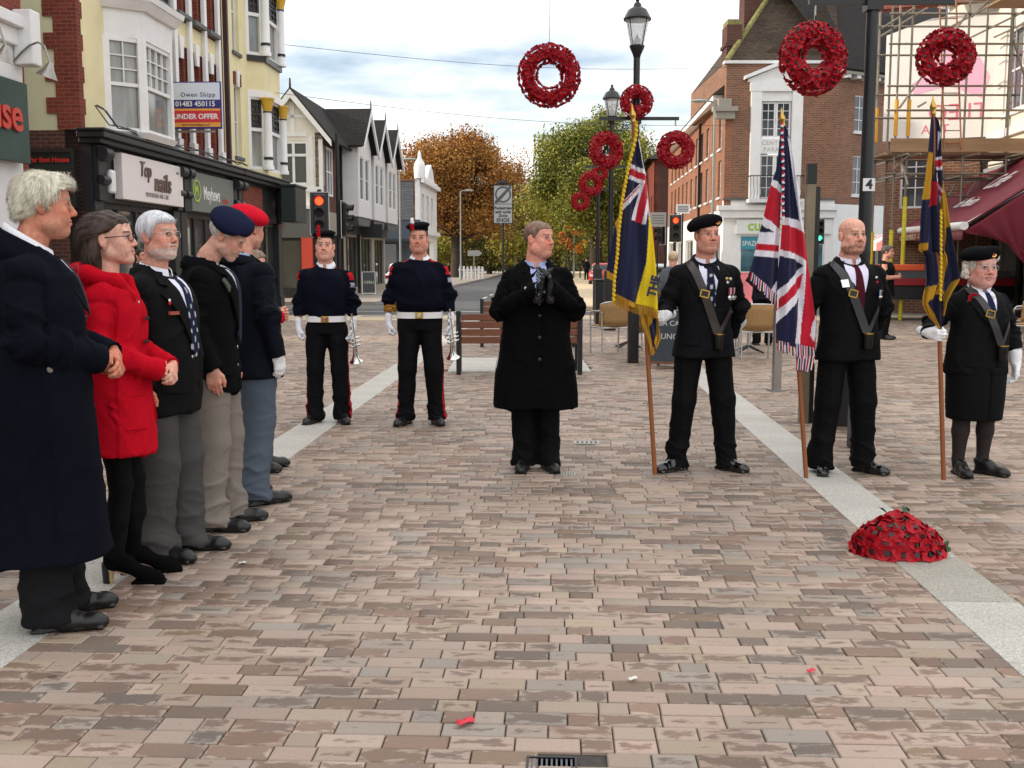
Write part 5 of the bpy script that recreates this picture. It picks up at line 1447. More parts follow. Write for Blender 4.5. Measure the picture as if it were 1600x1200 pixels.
 def beret(s, col, side=-1, tilt=16, badge=None, puff=1.0, back=0.0, pitch=0, zt=.056):
  v = Vol((-.20, -.19, -.05), (.20, .21, .20), .005)
  t = RAD(tilt) * side
  v.ell((side * .026, .016 + back, .080), (.114 * puff,   .126 * puff, zt), 0, rot=(RAD(pitch), t, 0))
  v.ell((side * .005, .012, .070), (.088, .107, .045), .03)
  v.ell((-side * .045, -.045, .098), (.045, .05, .035), .03)
  y = v.lo[1] + v.h * np.arange(v.n[1]); z = v.lo[2] + v.h * np.arange(v.n[2]); x = v.lo[0] + v.h * np.arange(v.n[0])
  cut = (.046 - .10 * (y + .09))[None, :, None] - z[None, None, :] + np.zeros_like(x)[:, None, None]
  v.f = np.maximum(v.f, np.where((np.abs(x)[:, None, None] < .10) & (y[None, :, None] < .10), cut, -.02 - z[None, None, :]).astype(np.float32))
  c = np.array(col)
  o, V, Q = s.headpart('beret', v, M_WOOL, col, disp=lambda V: .0022 * wav(V, (45, 45, 45), s.seed + 9))
  if badge is not None:
   mb = MB(); mb.M = s.HT @ Matrix.Translation((badge, -.092, .082)) @ Euler((RAD(-16), 0, RAD(0))).to_matrix().to_4x4()
   mb.lathe([(.0, -.004), (.018, -.004), (.020, .0), (.013, .004), (.0, .005)], ax='Y', n=14)
   mb.build('badge', M_BRASS, o)
   mb = MB(); mb.M = s.HT @ Matrix.Translation((badge, -.0975, .082))
   mb.lathe([(.0, -.001), (.010, -.001), (.010, .0), (.0, .0005)], ax='Y', n=12)
   mb.build('badge_centre', mat('enamel_red', S(140, 30, 30), rough=.3), o)
  return o

 def glasses(s, col=S(70, 40, 36), rnd=0.0, wire=False, M=None):
  m = M or (M_PLASTIC if not wire else M_SILVER)
  mb = MB(); mb.M = s.HT
  r = .0011 if wire else .0019
  w, hh = .024, (.0175 if wire else .0135)
  for sx in (-1, 1):
   pts = []
   for i in range(17):
    a = 2 * PI * i / 16
    ca, sa = math.cos(a), math.sin(a)
    e = .5 if not wire else .75
    pts.append((sx * .034 + w * math.copysign(abs(ca) ** e, ca), -.107 + .006 * abs((sx * .034 + w * ca) / .06) ** 2 * 2, -.004 + hh * math.copysign(abs(sa) ** e, sa)))
   mb.path(pts, r, 5)
   mb.path([(sx * .058, -.099, .002), (sx * .072, -.075, .004), (sx * .0775, .012, .004)], r * 1.1, 5)
  mb.path([(-.011, -.108, .003), (0, -.113, .006), (.011, -.108, .003)], r, 5)
  o = mb.build('glasses', m, s.E, smooth=True)
  return o

 # ---------------------------------------------------------------- hands
 def hand(s, side, wrist, d, n, curl=(.35, .35, .25), thumb=0, color=None, cuff=0.0, sc=1.0, glove=False, h=.004, spread=0.0, thumbdir=None):
  """side -1 = the person's right. d: finger direction, n: where the palm faces"""
  d = Vector(d).normalized(); n = Vector(n); n = (n - d * n.dot(d)).normalized()
  w = d.cross(n) if side < 0 else n.cross(d)
  W = Vector(s.P(wrist))
  sc *= .93
  g = sc * (1.12 if glove else 1.0)
  v = Vol([W[i] - .24 for i in range(3)], [W[i] + .24 for i in range(3)], h)
  def pt(a, b, c): return tuple(W + d * a * sc + w * b * sc + n * c * sc)
  offs = (.030, .010, -.010, -.029); ln = (.070, .079, .074, .057)
  for i in range(4):
   v.cap(pt(.005, offs[i] * .62, 0), pt(.088 - .006 * abs(i - 1), offs[i], 0), .0145 * g, .0125 * g, .012)
   p = W + d * (.088 - .006 * abs(i - 1)) * sc + w * offs[i] * sc
   ang = 0; r = .0098 * g
   fw = w * (spread * (1.5 - i))
   for j, fr in enumerate((.46, .30, .24)):
    ang += curl[j] * (1 + .08 * (i - 1.5))
    dirv = (d * math.cos(ang) + n * math.sin(ang) + fw).normalized()
    q = p + dirv * ln[i] * fr * sc
    v.cap(tuple(p), tuple(q), r, r * .9, .004)
    p = q; r *= .92
  tb = [pt(.018, .024, .006), pt(.048, .048, .012 + .016 * thumb), pt(.078 - .008 * thumb, .054 - .018 * thumb, .018 + .030 * thumb), pt(.102 - .018 * thumb, .052 - .034 * thumb, .020 + .040 * thumb)]
  if thumbdir is not None: tb = [pt(.018, .024, .006), pt(*thumbdir[0]), pt(*thumbdir[1]), pt(*thumbdir[2])]
  v.chain(tb, [.016 * g, .0125 * g, .0108 * g, .0095 * g], .008)
  v.cap(pt(.012, 0, 0), pt(-.05 - cuff - (.03 if glove else 0), 0, 0), .026 * g, (.030 if not cuff else .046) * g, .02)
  V, Q = v.mesh(1)
  if color is not None:
   C = np.tile(np.array(color), (len(V), 1))
   V = V + normals(V, Q) * (.0012 * wav(V, (160, 160, 160), s.seed))[:, None]
   o = vmesh('glove', V, Q, M_COTTON if sum(color) > .5 else M_GLOVE, s.E, C)
   return o
  C = np.tile(np.array(s.skin), (len(V), 1)) * (1 + .10 * wav(V, (90, 90, 90), 3))[:, None]
  rd = np.array(s.skin) * np.array([1.0, .72, .66])
  C = mixc(C, rd, .4 + .4 * wav(V, (50, 50, 50), 8))
  s.skinparts.append((V, Q, C))

 def body(s, arms, feet):
  """the figure itself under the clothes, joined with head and hands into one mesh"""
  k = s.k
  v = Vol((-.5, -.45, 0), (.5, .4, 1.62 * k), .02)
  v.loft([(z * k, 0, 0.01, rx * k, ry * k) for z, rx, ry in ((.84, .13, .09), (.95, .15, .10), (1.08, .125, .09), (1.28, .13, .09), (1.36, .10, .07), (1.46, .05, .05))], .03)
  v.cap(s.P((-.13, .02, 1.345)), s.P((.13, .02, 1.345)), .04, None, .04)
  arms = [[(a[0][0] * .85, a[0][1], a[0][2] - .055)] + list(a[1:]) for a in arms]
  for a in arms: v.chain([s.P(p) for p in a[:3]], [.034, .026, .024], .03)
  for f in feet:
   sx = 1 if f[0] > 0 else -1
   v.chain([s.P((sx * .085, .01, .90)), s.P((f[0] * .97, f[1] * .6 - .01, .50)), (f[0] * k, f[1] + .03, .09)], [.07, .045, .028], .03)
   v.cap((f[0] * k, f[1] + .03, .07), (f[0] * k, f[1] - .03, .05), .024, .018, .01)
  V, Q = v.mesh(1)
  V[:, 2] = np.maximum(V[:, 2], 0.012)
  s.skinparts.insert(0, (V, Q, np.tile(np.array(s.skin), (len(V), 1))))
 def finish(s):
  off = 0; VV, QQ, CC = [], [], []
  for V, Q, C in s.skinparts:
   VV.append(V); QQ.append(Q + off); CC.append(C); off += len(V)
  vmesh('body', np.concatenate(VV), np.concatenate(QQ), M_SKIN, s.E, np.clip(np.concatenate(CC), 0, 1))
  return s

 # ---------------------------------------------------------------- clothes
 def top(s, name, knots, arms, col, m, sleeve=(.066, .055, .047), n=2.3, folds=.004, armfold=.004, cuffcut=True, fz=None,
   shoulder=.056, extra=None, colfn=None, sh=(.160, 1.372), sh0=(.048, 1.402), armk=.03, cut=None, dispfn=None, h=None, neck=(-.006, 1.482)):
  k = s.k; h = h or s.h; folds *= 1.9; armfold *= 1.6
  sleeve = [q * .87 for q in sleeve]
  arms = [[(a[0][0] * .90, a[0][1], a[0][2] - .040)] + list(a[1:]) for a in arms]
  knots = [(z, cx, cy, rx * (.90 if z > 1.40 else .95 if z > 1.33 else 1), ry) for (z, cx, cy, rx, ry) in knots]
  knots = [(z, cx, cy + (.024 if z > 1.45 else .010 if z > 1.405 else 0), rx, ry - (.012 if z > 1.45 else .004 if z > 1.405 else 0)) for (z, cx, cy, rx, ry) in knots]
  kn = [(z * k, cx * k, cy * k, rx * k, ry * k) for (z, cx, cy, rx, ry) in knots]
  zl = min(q[0] for q in kn)
  mx = max(max(q[3] for q in kn), max(abs(p[0]) * k for a in arms for p in a) + .09) + .03
  my = max(max(q[4] + abs(q[2]) for q in kn), max(abs(p[1]) * k for a in arms for p in a) + .09) + .03
  lo, hi = (-mx, -my, zl - .02), (mx, my, 1.56 * k)
  v = Vol(lo, hi, h)
  v.loft(kn, .02, n)
  for sx in (-1, 1):
   v.cap(s.P((sx * sh0[0], .030, sh0[1])), s.P((sx * sh[0], .012, sh[1])), shoulder * k * .90, shoulder * k * .96, .035)
  if extra: extra(v)
  a2 = Vol(lo, hi, h)
  for a in arms:
   p = [s.P(q) for q in a]
   a2.chain(p, [r * k for r in sleeve] if len(p) == len(sleeve) else [sleeve[0] * k, sleeve[0] * k, sleeve[1] * k, sleeve[2] * k], .02)
   if cuffcut:
    e, w = Vector(p[-2]), Vector(p[-1]); dd = (w - e).normalized()
    c = w + dd * .060
    a2.cap(tuple(c), tuple(c + dd * .06), .066, .07, .003, 'sub')
  v.f = smin(v.f, a2.f, armk)
  v.cap(s.P((0, neck[0], neck[1])), s.P((0, neck[0] - .03, 1.64)), .074 * k, .10 * k, .008, 'sub')
  if cut is not None: cut(v)
  v.cut_below(zl + .004)
  V, Q = v.mesh(2)
  N = normals(V, Q)
  x, y, z = V.T
  body = np.ones(len(V))
  for a in arms:
   p = [np.array(s.P(q)) for q in a]
   for i in range(len(p) - 1):
    D = p[i + 1] - p[i]; t = np.clip(((V - p[i]) @ D) / (D @ D), 0, 1)
    dist = np.linalg.norm(V - p[i] - t[:, None] * D, axis=1)
    ia = sstep(.085, .062, dist) * sstep(-.02, .25, t + i)
    body *= 1 - ia
    # creases run round the arm
    al = (V - p[i]) @ (D / np.linalg.norm(D))
    wr = wav(np.stack([al, x, y], 1), (62, 34, 34), s.seed + 11 + i) + .5 * wav(np.stack([al, x, z], 1), (30, 24, 24), s.seed + 31 + i)
    bend = np.exp(-((t - (1 if i == 0 else 0)) / .45) ** 2)
    if i == 0: V = V - N * (.006 * np.exp(-((ia - .45) / .16) ** 2) * (t > .02) * (t < .7))[:, None]
    V = V + N * (ia * armfold * (.7 * wr * (.35 + .9 * bend) + 1.5 * crease(np.stack([al, x, y], 1), (44, 22, 22), s.seed + 61 + i) * (.3 + bend)))[:, None]
  fr = fz or (20, 20, 6)
  V = V + N * (body * folds * (wav(V, fr, s.seed + 2) + 1.3 * crease(V + np.stack([.0 * z, .0 * z, .35 * np.abs(x)], 1), (15, 15, 9), s.seed + 71)))[:, None]
  if dispfn is not None: V = V + N * dispfn(V)[:, None]
  C = np.tile(np.array(col), (len(V), 1)) * (1 + .05 * wav(V, (9, 9, 9), 2))[:, None]
  if colfn is not None: C = colfn(V, C)
  o = vmesh(name, V, Q, m, s.E, np.clip(C, 0, 1))
  s.front = v.front(); s.top_o = o
  return o

 def trousers(s, feet, col, m=None, hem=.035, r=(.100, .080, .068, .076), waist=1.02, folds=.005, colfn=None, ry=.13, hips=.185, cutk=None):
  k = s.k; folds *= 1.6
  mx = max(abs(f[0]) for f in feet) + .30
  v = Vol((-mx, -.34, 0), (mx, .34, waist * k + .03), s.h)
  v.loft([(z * k, 0, .01, rx * k, ryy * k) for z, rx, ryy in ((.83, hips * .86, ry * .86), (.92, hips, ry), (waist, hips * .9, ry * .93))], .02, 2.3)
  for f in feet:
   sx = 1 if f[0] > 0 else -1
   fx, fy = f[0] * k, f[1]
   v.chain([s.P((sx * .092, .01, .86)), ((fx * .55 + sx * .042 * k), fy * .45 - .010, .50 * k), (fx, fy + .018, .14), (fx, fy - .000, .02)], [q * k for q in r], .025, q=(1, .93, 1))
  v.cut_below(hem)
  V, Q = v.mesh(2)
  N = normals(V, Q)
  x, y, z = V.T
  lower = sstep(.42, .08, z / k)
  V = V + N * (folds * (.45 * wav(V, (14, 14, 10), s.seed + 4) + lower * .45 * wav(V, (22, 22, 62), s.seed + 5) + (.30 + lower) * 1.3 * crease(V + np.stack([.3 * z, 0 * z, 0 * z], 1), (16, 16, 24), s.seed + 77) + .5 * np.exp(-((z / k - .80) / .09) ** 2) * wav(V, (30, 20, 40), s.seed + 6)))[:, None]
  for f in feet:
   fx = f[0] * k
   V = V + N * (.006 * np.exp(-((x - fx * .96) / .007) ** 2) * (N[:, 1] < -.3) * (z < .8 * k))[:, None]
  C = np.tile(np.array(col), (len(V), 1)) * (1 + .05 * wav(V, (9, 9, 9), 2))[:, None]
  if colfn is not None: C = colfn(V, C, N)
  return vmesh('trousers', V, Q, m or M_SUIT, s.E, np.clip(C, 0, 1))

 def shoes(s, feet, col=S(20, 19, 20), m=None, L=1.0, style='lace'):
  for f in feet:
   yaw = f[2] if len(f) > 2 else 0
   v = Vol((-.075, -.24, -.01), (.075, .12, .16), .0055)
   y0 = .065 * L
   v.chain([(0, y0 - .03, .036), (0, -.05 * L, .032), (0, -.145 * L, .028), (0, -.178 * L, .024)], [.035, .040, .039, .024], .02, q=(1, 1, 1.12))
   v.chain([(0, y0 - .02, .085), (0, -.03, .068), (0, -.09 * L, .042)], [.033, .034, .030], .02)
   v.box((0, -.055 * L, .006), (.041, .127 * L, .007), .006, .006)
   v.box((0, y0 - .030, .012), (.036, .034, .012), .006, .004)
   v.box((0, -.015, .0), (.06, .018, .0075), .002, .003, 'sub')
   v.cut_below(0.0012)
   V, Q = v.mesh(1)
   x, y, z = V.T
   V = V + normals(V, Q) * (.0012 * wav(V, (60, 120, 60), s.seed))[:, None]
   V[:, 2] = np.maximum(V[:, 2], .001)
   C = np.tile(np.array(col), (len(V), 1))
   C = mixc(C, S(14, 13, 13), (z < .017))
   if style == 'lace':
    C = mixc(C, S(8, 8, 8), ((np.abs(np.sin(y * 190)) > .86) & (np.abs(x) < .016) & (y < -.02) & (y > -.085) & (z > .05)))
   c, sn = math.cos(yaw), math.sin(yaw)
   X = x * c - y * sn + f[0] * s.k; Y = x * sn + y * c + f[1]
   X, Y = V[:, 0] * c - V[:, 1] * sn + f[0] * s.k, V[:, 0] * sn + V[:, 1] * c + f[1]
   vmesh('shoe', np.stack([X, Y, V[:, 2]], 1), Q, m or M_LEATHER, s.E, C)

 def patch(s, name, poly, col, m=None, off=.003, thick=.003, parent=None, step=.022, colfn=None):
  """a piece of cloth lying on the chest: polygon in (x,z), pushed out from the garment's front"""
  k = s.k
  bm = bmesh.new()
  vs = [bm.verts.new((p[0] * k, 0, p[1] * k)) for p in poly]
  bm.faces.new(vs)
  xs = [p[0] * k for p in poly]; zs = [p[1] * k for p in poly]
  for ax, vals in ((0, xs), (2, zs)):
   a = min(vals) + step * .5
   while a < max(vals):
    co = [0, 0, 0]; co[ax] = a; no = [0, 0, 0]; no[ax] = 1
    bmesh.ops.bisect_plane(bm, geom=bm.verts[:] + bm.edges[:] + bm.faces[:], plane_co=co, plane_no=no)
    a += step
  bmesh.ops.triangulate(bm, faces=bm.faces[:])
  r = bmesh.ops.extrude_face_region(bm, geom=bm.faces[:])
  top = [g for g in r['geom'] if isinstance(g, bmesh.types.BMVert)]
  for q in bm.verts: q.co.y = s.front(q.co.x, q.co.z) - off + .006
  for q in top: q.co.y = s.front(q.co.x, q.co.z) - off - thick
  bmesh.ops.recalc_face_normals(bm, faces=bm.faces[:])
  me = bpy.data.meshes.new(name); bm.to_mesh(me); bm.free()
  if colfn is not None: setcol(me, [colfn(q.co.x / k, q.co.z / k) for q in me.vertices])
  else: setcol(me, [col] * len(me.vertices))
  return link(name, me, m or M_SUIT, parent or s.E)

 def blob(s, name, p, r, m, parent=None, flat=.5, off=.0):
  """a small round thing (button, badge) on the chest at (x,z)"""
  mb = MB(); y = s.front(p[0] * s.k, p[1] * s.k) - off
  mb.lathe([(0, .002), (r, .002), (r, -r * flat * .5), (r * .7, -r * flat), (0, -r * flat * 1.15)], (p[0] * s.k, y, p[1] * s.k), 12, 'Y')
  return mb.build(name, m, parent or s.top_o, smooth=True)

 def collar(s, name, col, m, r=(.066, .070), z0=1.458, z1=1.500, drop=.055, gap=.18, off=.0, cy=.024, flare=.014, points=True, back=.0, slope=.04):
  k = s.k; N = 28
  vs, fs = [], []
  for i in range(N + 1):
   a = gap + (2 * PI - 2 * gap) * i / N           # from front, round the back
   sx, sy = math.sin(a), -math.cos(a)
   fr = max(0, math.cos(a))                          # 1 at front
   edge = min(i, N - i) / N
   tl = slope * (.5 + .5 * math.cos(a))
   zt = z1 + .006 - tl + back * (1 - fr)
   zb = z0 + .004 - tl - (drop * max(0, 1 - edge / .16) if points else 0) - .002
   pts = [(r[0] + off, zt - .004), (r[0] + off + .0035, zt), (r[0] + off + .007, zt - .003),
                   (r[0] + off + flare, (zt + zb) / 2), (r[0] + off + flare + .004, zb), (r[0] + off + flare - .002, zb)]
   for rr, zz in pts:
    vs.append((sx * rr * k, (cy + sy * (rr + r[1] - r[0])) * k, zz * k))
  q = 6
  for i in range(N):
   for j in range(q - 1):
    fs.append((i * q + j, i * q + j + 1, (i + 1) * q + j + 1, (i + 1) * q + j))
  o = pydata(name, vs, fs, m, s.E, cols=[col] * len(vs), smooth=True)
  return o

def vneck(P, shirtcol, tiecol, lapcol, bottom=1.13, w=.085, tie=True, spots=None, lapw=.085, ztop=1.468, m=None, lapm=None, dx=0.0, stripes=None):
 """shirt front, tie and lapels on a jacket"""
 P.patch('shirt', [(-w * .62 + dx, ztop + .022), (w * .62 + dx, ztop + .022), (w * .78 + dx, 1.40), (w * .40 + dx, 1.26), (dx, bottom), (-w * .40 + dx, 1.26), (-w * .78 + dx, 1.40)], shirtcol, M_COTTON, off=.009, thick=.002)
 if tie:
  def tc(x, z):
   if spots:
    u, w_ = (x - dx) / .034 , z / .040
    if (abs(u - round(u)) < .22) and abs(w_ - round(w_)) < .28 and int(round(u) + round(w_)) % 2 == 0: return spots
   if stripes and ((z + (x - dx) * .9) / .028) % 1 < .22: return stripes
   return tiecol
  P.patch('tie', [(-.021 + dx, 1.472), (.021 + dx, 1.472), (.015 + dx, 1.428), (.034 + dx, 1.24), (.030 + dx, bottom + .01), (dx, bottom - .03), (-.030 + dx, bottom + .01), (-.034 + dx, 1.24), (-.015 + dx, 1.428)],
    tiecol, M_SUIT, off=.014, thick=.004, step=.009 if (spots or stripes) else .022, colfn=tc if (spots or stripes) else None)
 for sx in (-1, 1):
  P.patch('lapel', [(sx * w * .62 + dx, ztop + .014), (sx * (w * .62 + .030) + dx, ztop + .012), (sx * (w + .040) + dx, 1.395), (sx * (w + .012) + dx, 1.385), (sx * (w + lapw - .02) + dx, 1.345), (sx * (w * .40 + .058) + dx, 1.24), (sx * .010 + dx, bottom - .012), (dx - sx * .004, bottom + .006), (sx * w * .40 + dx, 1.26), (sx * w * .78 + dx, 1.40)],
    lapcol, lapm or m or M_SUIT, off=.012, thick=.004)

def pockets(P, c, z=.93, m=None, w=.125):
 for sx in (-1, 1):
  P.patch('pocket_flap', [(sx * (w - .062), z), (sx * (w + .062), z + .012), (sx * (w + .064), z - .036), (sx * (w - .060), z - .046)], c, m or M_SUIT, off=.006, thick=.005)
 P.patch('breast_pocket', [(.095, 1.262), (.175, 1.275), (.175, 1.255), (.095, 1.242)], c, m or M_SUIT, off=.006, thick=.004)

def kn(*rows):
 return [(z, 0, cy, rx, ry) for (z, cy, rx, ry) in rows]
# ------------------------------------------------------------------ the row on the left
def man_long_navy_coat():
 p = Person((-1.86, 4.13), 110, 'white-haired man in a long dark navy overcoat at the near left end of the row', 1.79, h=.0085)
 feet = [(-.11, -.01, RAD(-6)), (.11, -.045, RAD(8))]
 arms = [[(-.195, .02, 1.40), (-.262, .03, 1.13), (-.075, -.215, 1.045)], [(.195, .02, 1.40), (.255, -.02, 1.14), (.055, -.262, 1.055)]]
 p.head(yaw=5, pitch=2, skin=S(204, 138, 112), hairc=S(190, 184, 172), age=.9, fat=.35, red=.75, stub=.25, brow=S(150, 140, 128), h=.003, scale=.965, off=(0, -.040, -.004), nose=1.15)
 p.hair('full', S(214, 208, 190), strands=6500, h=.0034, var=.10)
 p.body(arms, feet)
 p.hand(-1, (-.060, -.232, 1.038), (.90, -.36, -.34), (.2, .95, .15), curl=(.5, .6, .5), thumb=.3, sc=1.04)
 p.hand(1, (.045, -.272, 1.050), (-.82, -.28, -.50), (.05, .9, -.3), curl=(.5, .7, .6), thumb=.2, sc=1.04)
 p.finish()
 c = S(21, 24, 35)
 def panel(V):
  x, y, z = V.T
  return .006 * sstep(.012, .0, x + .004) * (y < -.05) * (z < 1.40) - .008 * np.exp(-((np.abs(x)) / .010) ** 2) * (y > .08) * (z < 1.05)
 p.top('overcoat', kn((.285, 0, .275, .232), (.60, 0, .250, .208), (.90, 0, .232, .185), (1.08, -.008, .222, .178), (1.25, -.004, .222, .168), (1.36, .008, .205, .15), (1.43, .018, .150, .118), (1.475, .020, .095, .098), (1.500, .022, .080, .080), (1.525, .030, .068, .062)),
          arms, c, M_WOOL, sleeve=(.082, .072, .063), folds=.005, armfold=.007, fz=(16, 16, 3), shoulder=.064, sh=(.160, 1.365), dispfn=panel)
 p.collar('shirt_collar', WHITE, M_COTTON, r=(.070, .078), z0=1.500, z1=1.558, slope=.105, cy=.012)
 p.collar('coat_collar', c, M_WOOL, r=(.092, .100), z0=1.440, z1=1.545, drop=.05, gap=.55, flare=.040, cy=.018, slope=.115)
 vneck(p, WHITE, S(60, 62, 70), c, bottom=1.24, w=.075, m=M_WOOL, lapw=.10)
 p.patch('pocket_flap', [(-.235, .86), (-.10, .885), (-.10, .845), (-.235, .82)], c, M_WOOL, off=.004)
 for q in ((-.045, 1.20), (-.045, 1.02), (-.045, .86)): p.blob('button', q, .014, M_PLASTIC)
 mb = MB(); mb.lathe([(0, 0), (.013, 0), (.013, .004), (.009, .006), (0, .006)], n=12)
 o = mb.build('cuff_button', mat('horn', S(120, 112, 98), rough=.3), p.top_o); o.location = (-.235, -.055, 1.048); o.rotation_euler = (0, RAD(-90), RAD(35))
 p.trousers(feet, S(34, 34, 37), hips=.19, folds=.007, r=(.11, .092, .083, .092))
 p.shoes(feet, L=1.06)
 # remembrance poppy
 poppy_pin(p, (.045, 1.375), .036)
 return p

def poppy_pin(p, at, r):
 mb = MB(); y = p.front(at[0] * p.k, at[1] * p.k) - .012
 for dx, dz, t in ((-.5, .1, .3), (.5, .1, -.3)):
  mb.M = Matrix.Translation((at[0] * p.k + dx * r * .8, y, at[1] * p.k + dz * r)) @ Euler((RAD(10), 0, t)).to_matrix().to_4x4()
  mb.lathe([(0, .003), (r * .5, .001), (r * .95, -.007), (r * .9, -.010), (r * .4, -.003), (0, -.002)], ax='Y', n=14)
 o = mb.build('poppy', M_POPPY, p.top_o, smooth=True)
 mb = MB(); mb.M = Matrix.Translation((at[0] * p.k, y - .006, at[1] * p.k))
 mb.lathe([(0, 0), (r * .28, 0), (r * .25, -.006), (0, -.007)], ax='Y', n=10)
 mb.build('poppy_eye', M_PLASTIC, o)
 mb = MB(); mb.M = Matrix.Translation((at[0] * p.k - r * .6, y + .004, at[1] * p.k - r * .9)) @ Euler((0, .6, 0)).to_matrix().to_4x4()
 mb.box((0, 0, 0), (r * 1.0, .003, r * .55)); mb.build('leaf', M_GREENPAPER, o)

def woman_red_coat():
 p = Person((-1.79, 4.72), 98, 'young woman in a red duffle coat and heeled black boots with brown hair and glasses', 1.660, h=.008)
 feet = [(-.075, -.015, RAD(-4)), (.075, -.06, RAD(10))]
 arms = [[(-.165, .02, 1.39), (-.235, .02, 1.12), (-.060, -.215, 1.02)], [(.165, .02, 1.39), (.225, -.02, 1.13), (.045, -.25, 1.03)]]
 p.head(yaw=-2, pitch=-5, skin=S(220, 170, 150), hairc=S(74, 52, 42), age=0.0, red=.35, stub=0, h=.003, off=(0, -.012, .004), lips=S(170, 96, 92), brow=S(62, 42, 36), scale=.97, nose=.9)
 p.hair('long', S(60, 42, 34), strands=6500, h=.0036)
 p.glasses()
 mb = MB(); mb.M = p.HT
 mb.lathe([(0, -.003), (.005, -.003), (.005, .0), (0, .001)], (-.085, .006, -.044), 10, 'X')
 mb.build('earring', M_SILVER, p.E)
 p.body(arms, feet)
 p.hand(-1, (-.050, -.225, 1.015), (.92, -.30, -.25), (.2, .95, .15), curl=(.5, .7, .5), sc=.9, thumb=.3)
 p.hand(1, (.040, -.262, 1.022), (-.80, -.2, -.5), (.0, .9, -.3), curl=(.6, .8, .6), sc=.9, thumb=.2)
 p.finish()
 c = S(186, 14, 34)
 p.top('duffle_coat', kn((.625, .0, .240, .190), (.80, .0, .215, .170), (.95, 0, .190, .150), (1.08, 0, .160, .126), (1.2, -.010, .166, .132), (1.31, -.008, .170, .134), (1.39, .01, .150, .115), (1.44, .02, .10, .095), (1.47, .025, .085, .09)),
          arms, c, M_WOOL, sleeve=(.064, .058, .056), folds=.005, armfold=.007, fz=(22, 22, 7), sh=(.132, 1.36), shoulder=.060,
          dispfn=lambda V: .006 * sstep(.012, 0, V[:, 0] + .004) * (V[:, 1] < -.05))
 # hood lying on the shoulders, pocket, toggles
 v = Vol((-.24, -.2, 1.30), (.24, .28, 1.56), .008)
 v.chain([(-.045, -.105, 1.325), (-.105, -.05, 1.395), (-.115, .06, 1.43), (0, .125, 1.425), (.115, .06, 1.43), (.105, -.05, 1.395), (.045, -.105, 1.325)], [.016, .028, .036, .050, .036, .028, .016], .03)
 V, Q = v.mesh(2); V = V + normals(V, Q) * (.005 * wav(V, (30, 30, 30), 4))[:, None]
 vmesh('hood', V * np.array([1, 1, 1]) + np.array([0, 0, -.035]), Q, M_WOOL, p.E, np.array(c))
 pk = p.patch('pocket', [(-.215, .90), (-.085, .90), (-.085, .775), (-.100, .755), (-.20, .755), (-.215, .775)], c, M_WOOL, off=.006, thick=.005)
 p.patch('pocket', [(.215, .90), (.085, .90), (.085, .775), (.100, .755), (.20, .755), (.215, .775)], c, M_WOOL, off=.006, thick=.005)
 for z in (1.26, 1.15, 1.02):
  mb = MB(); y = p.front(0, z * p.k) - .018
  mb.tube((-.03, y, z * p.k), (.022, y, z * p.k), .006, .007, 8); mb.tube((.02, y, z * p.k), (.046, y, z * p.k), .010, .004, 8)
  mb.build('toggle', mat('toggle_horn', S(48, 30, 26), rough=.35), p.top_o, smooth=True)
 for q in ((-.030, 1.355), (-.012, 1.335)): p.blob('badge', q, .008, M_SILVER)
 # tights and boots
 k = p.k
 v = Vol((-.25, -.3, .04), (.25, .25, .80), .008)
 for f in feet:
  v.chain([(f[0], .0, .78), (f[0] * k, f[1] * .5 - .02, .46), (f[0] * k, f[1] + .012, .30), (f[0] * k, f[1] + .03, .13)], [.075, .054, .052, .042], .02)
 V, Q = v.mesh(2); V = V + normals(V, Q) * (.004 * wav(V, (40, 40, 70), 7))[:, None]
 vmesh('leggings', V, Q, M_SUIT, p.E, np.array(S(19, 18, 19)))
 for f in feet:
  v = Vol((-.07, -.24, -.005), (.07, .13, .33), .0055)
  v.chain([(0, .045, .11), (0, -.02, .088), (0, -.10, .040), (0, -.155, .024), (0, -.175, .018)], [.034, .038, .033, .026, .014], .02)
  v.chain([(0, .035, .10), (0, .03, .20), (0, .03, .265)], [.038, .045, .050], .02)
  v.box((0, -.118, .006), (.034, .075, .006), .005, .006)
  v.f = np.where((v.lo[2] + v.h * np.arange(v.n[2]))[None, None, :] > .265, 1, v.f)
  V, Q = v.mesh(1); V = V + normals(V, Q) * (.0035 * wav(V, (30, 30, 75), 9))[:, None]
  V[:, 2] = np.maximum(V[:, 2], .001)
  c_, s_ = math.cos(f[2]), math.sin(f[2])
  rot = lambda W: np.stack([W[:, 0] * c_ - W[:, 1] * s_ + f[0] * k, W[:, 0] * s_ + W[:, 1] * c_ + f[1], W[:, 2]], 1)
  b = vmesh('boot', rot(V), Q, M_WOOL, p.E, np.array(S(17, 16, 17)))
  v = Vol((-.05, .0, -.005), (.05, .12, .12), .005)
  v.cap((0, .060, .085), (0, .064, -.01), .030, .021, .004); v.cut_below(.001)
  V, Q = v.mesh(1)
  C = np.tile(np.array(S(18, 17, 18)), (len(V), 1)); C = mixc(C, S(190, 160, 110), (V[:, 1] < .050))
  vmesh('heel', rot(V), Q, M_LEATHER, b, C)
 return p

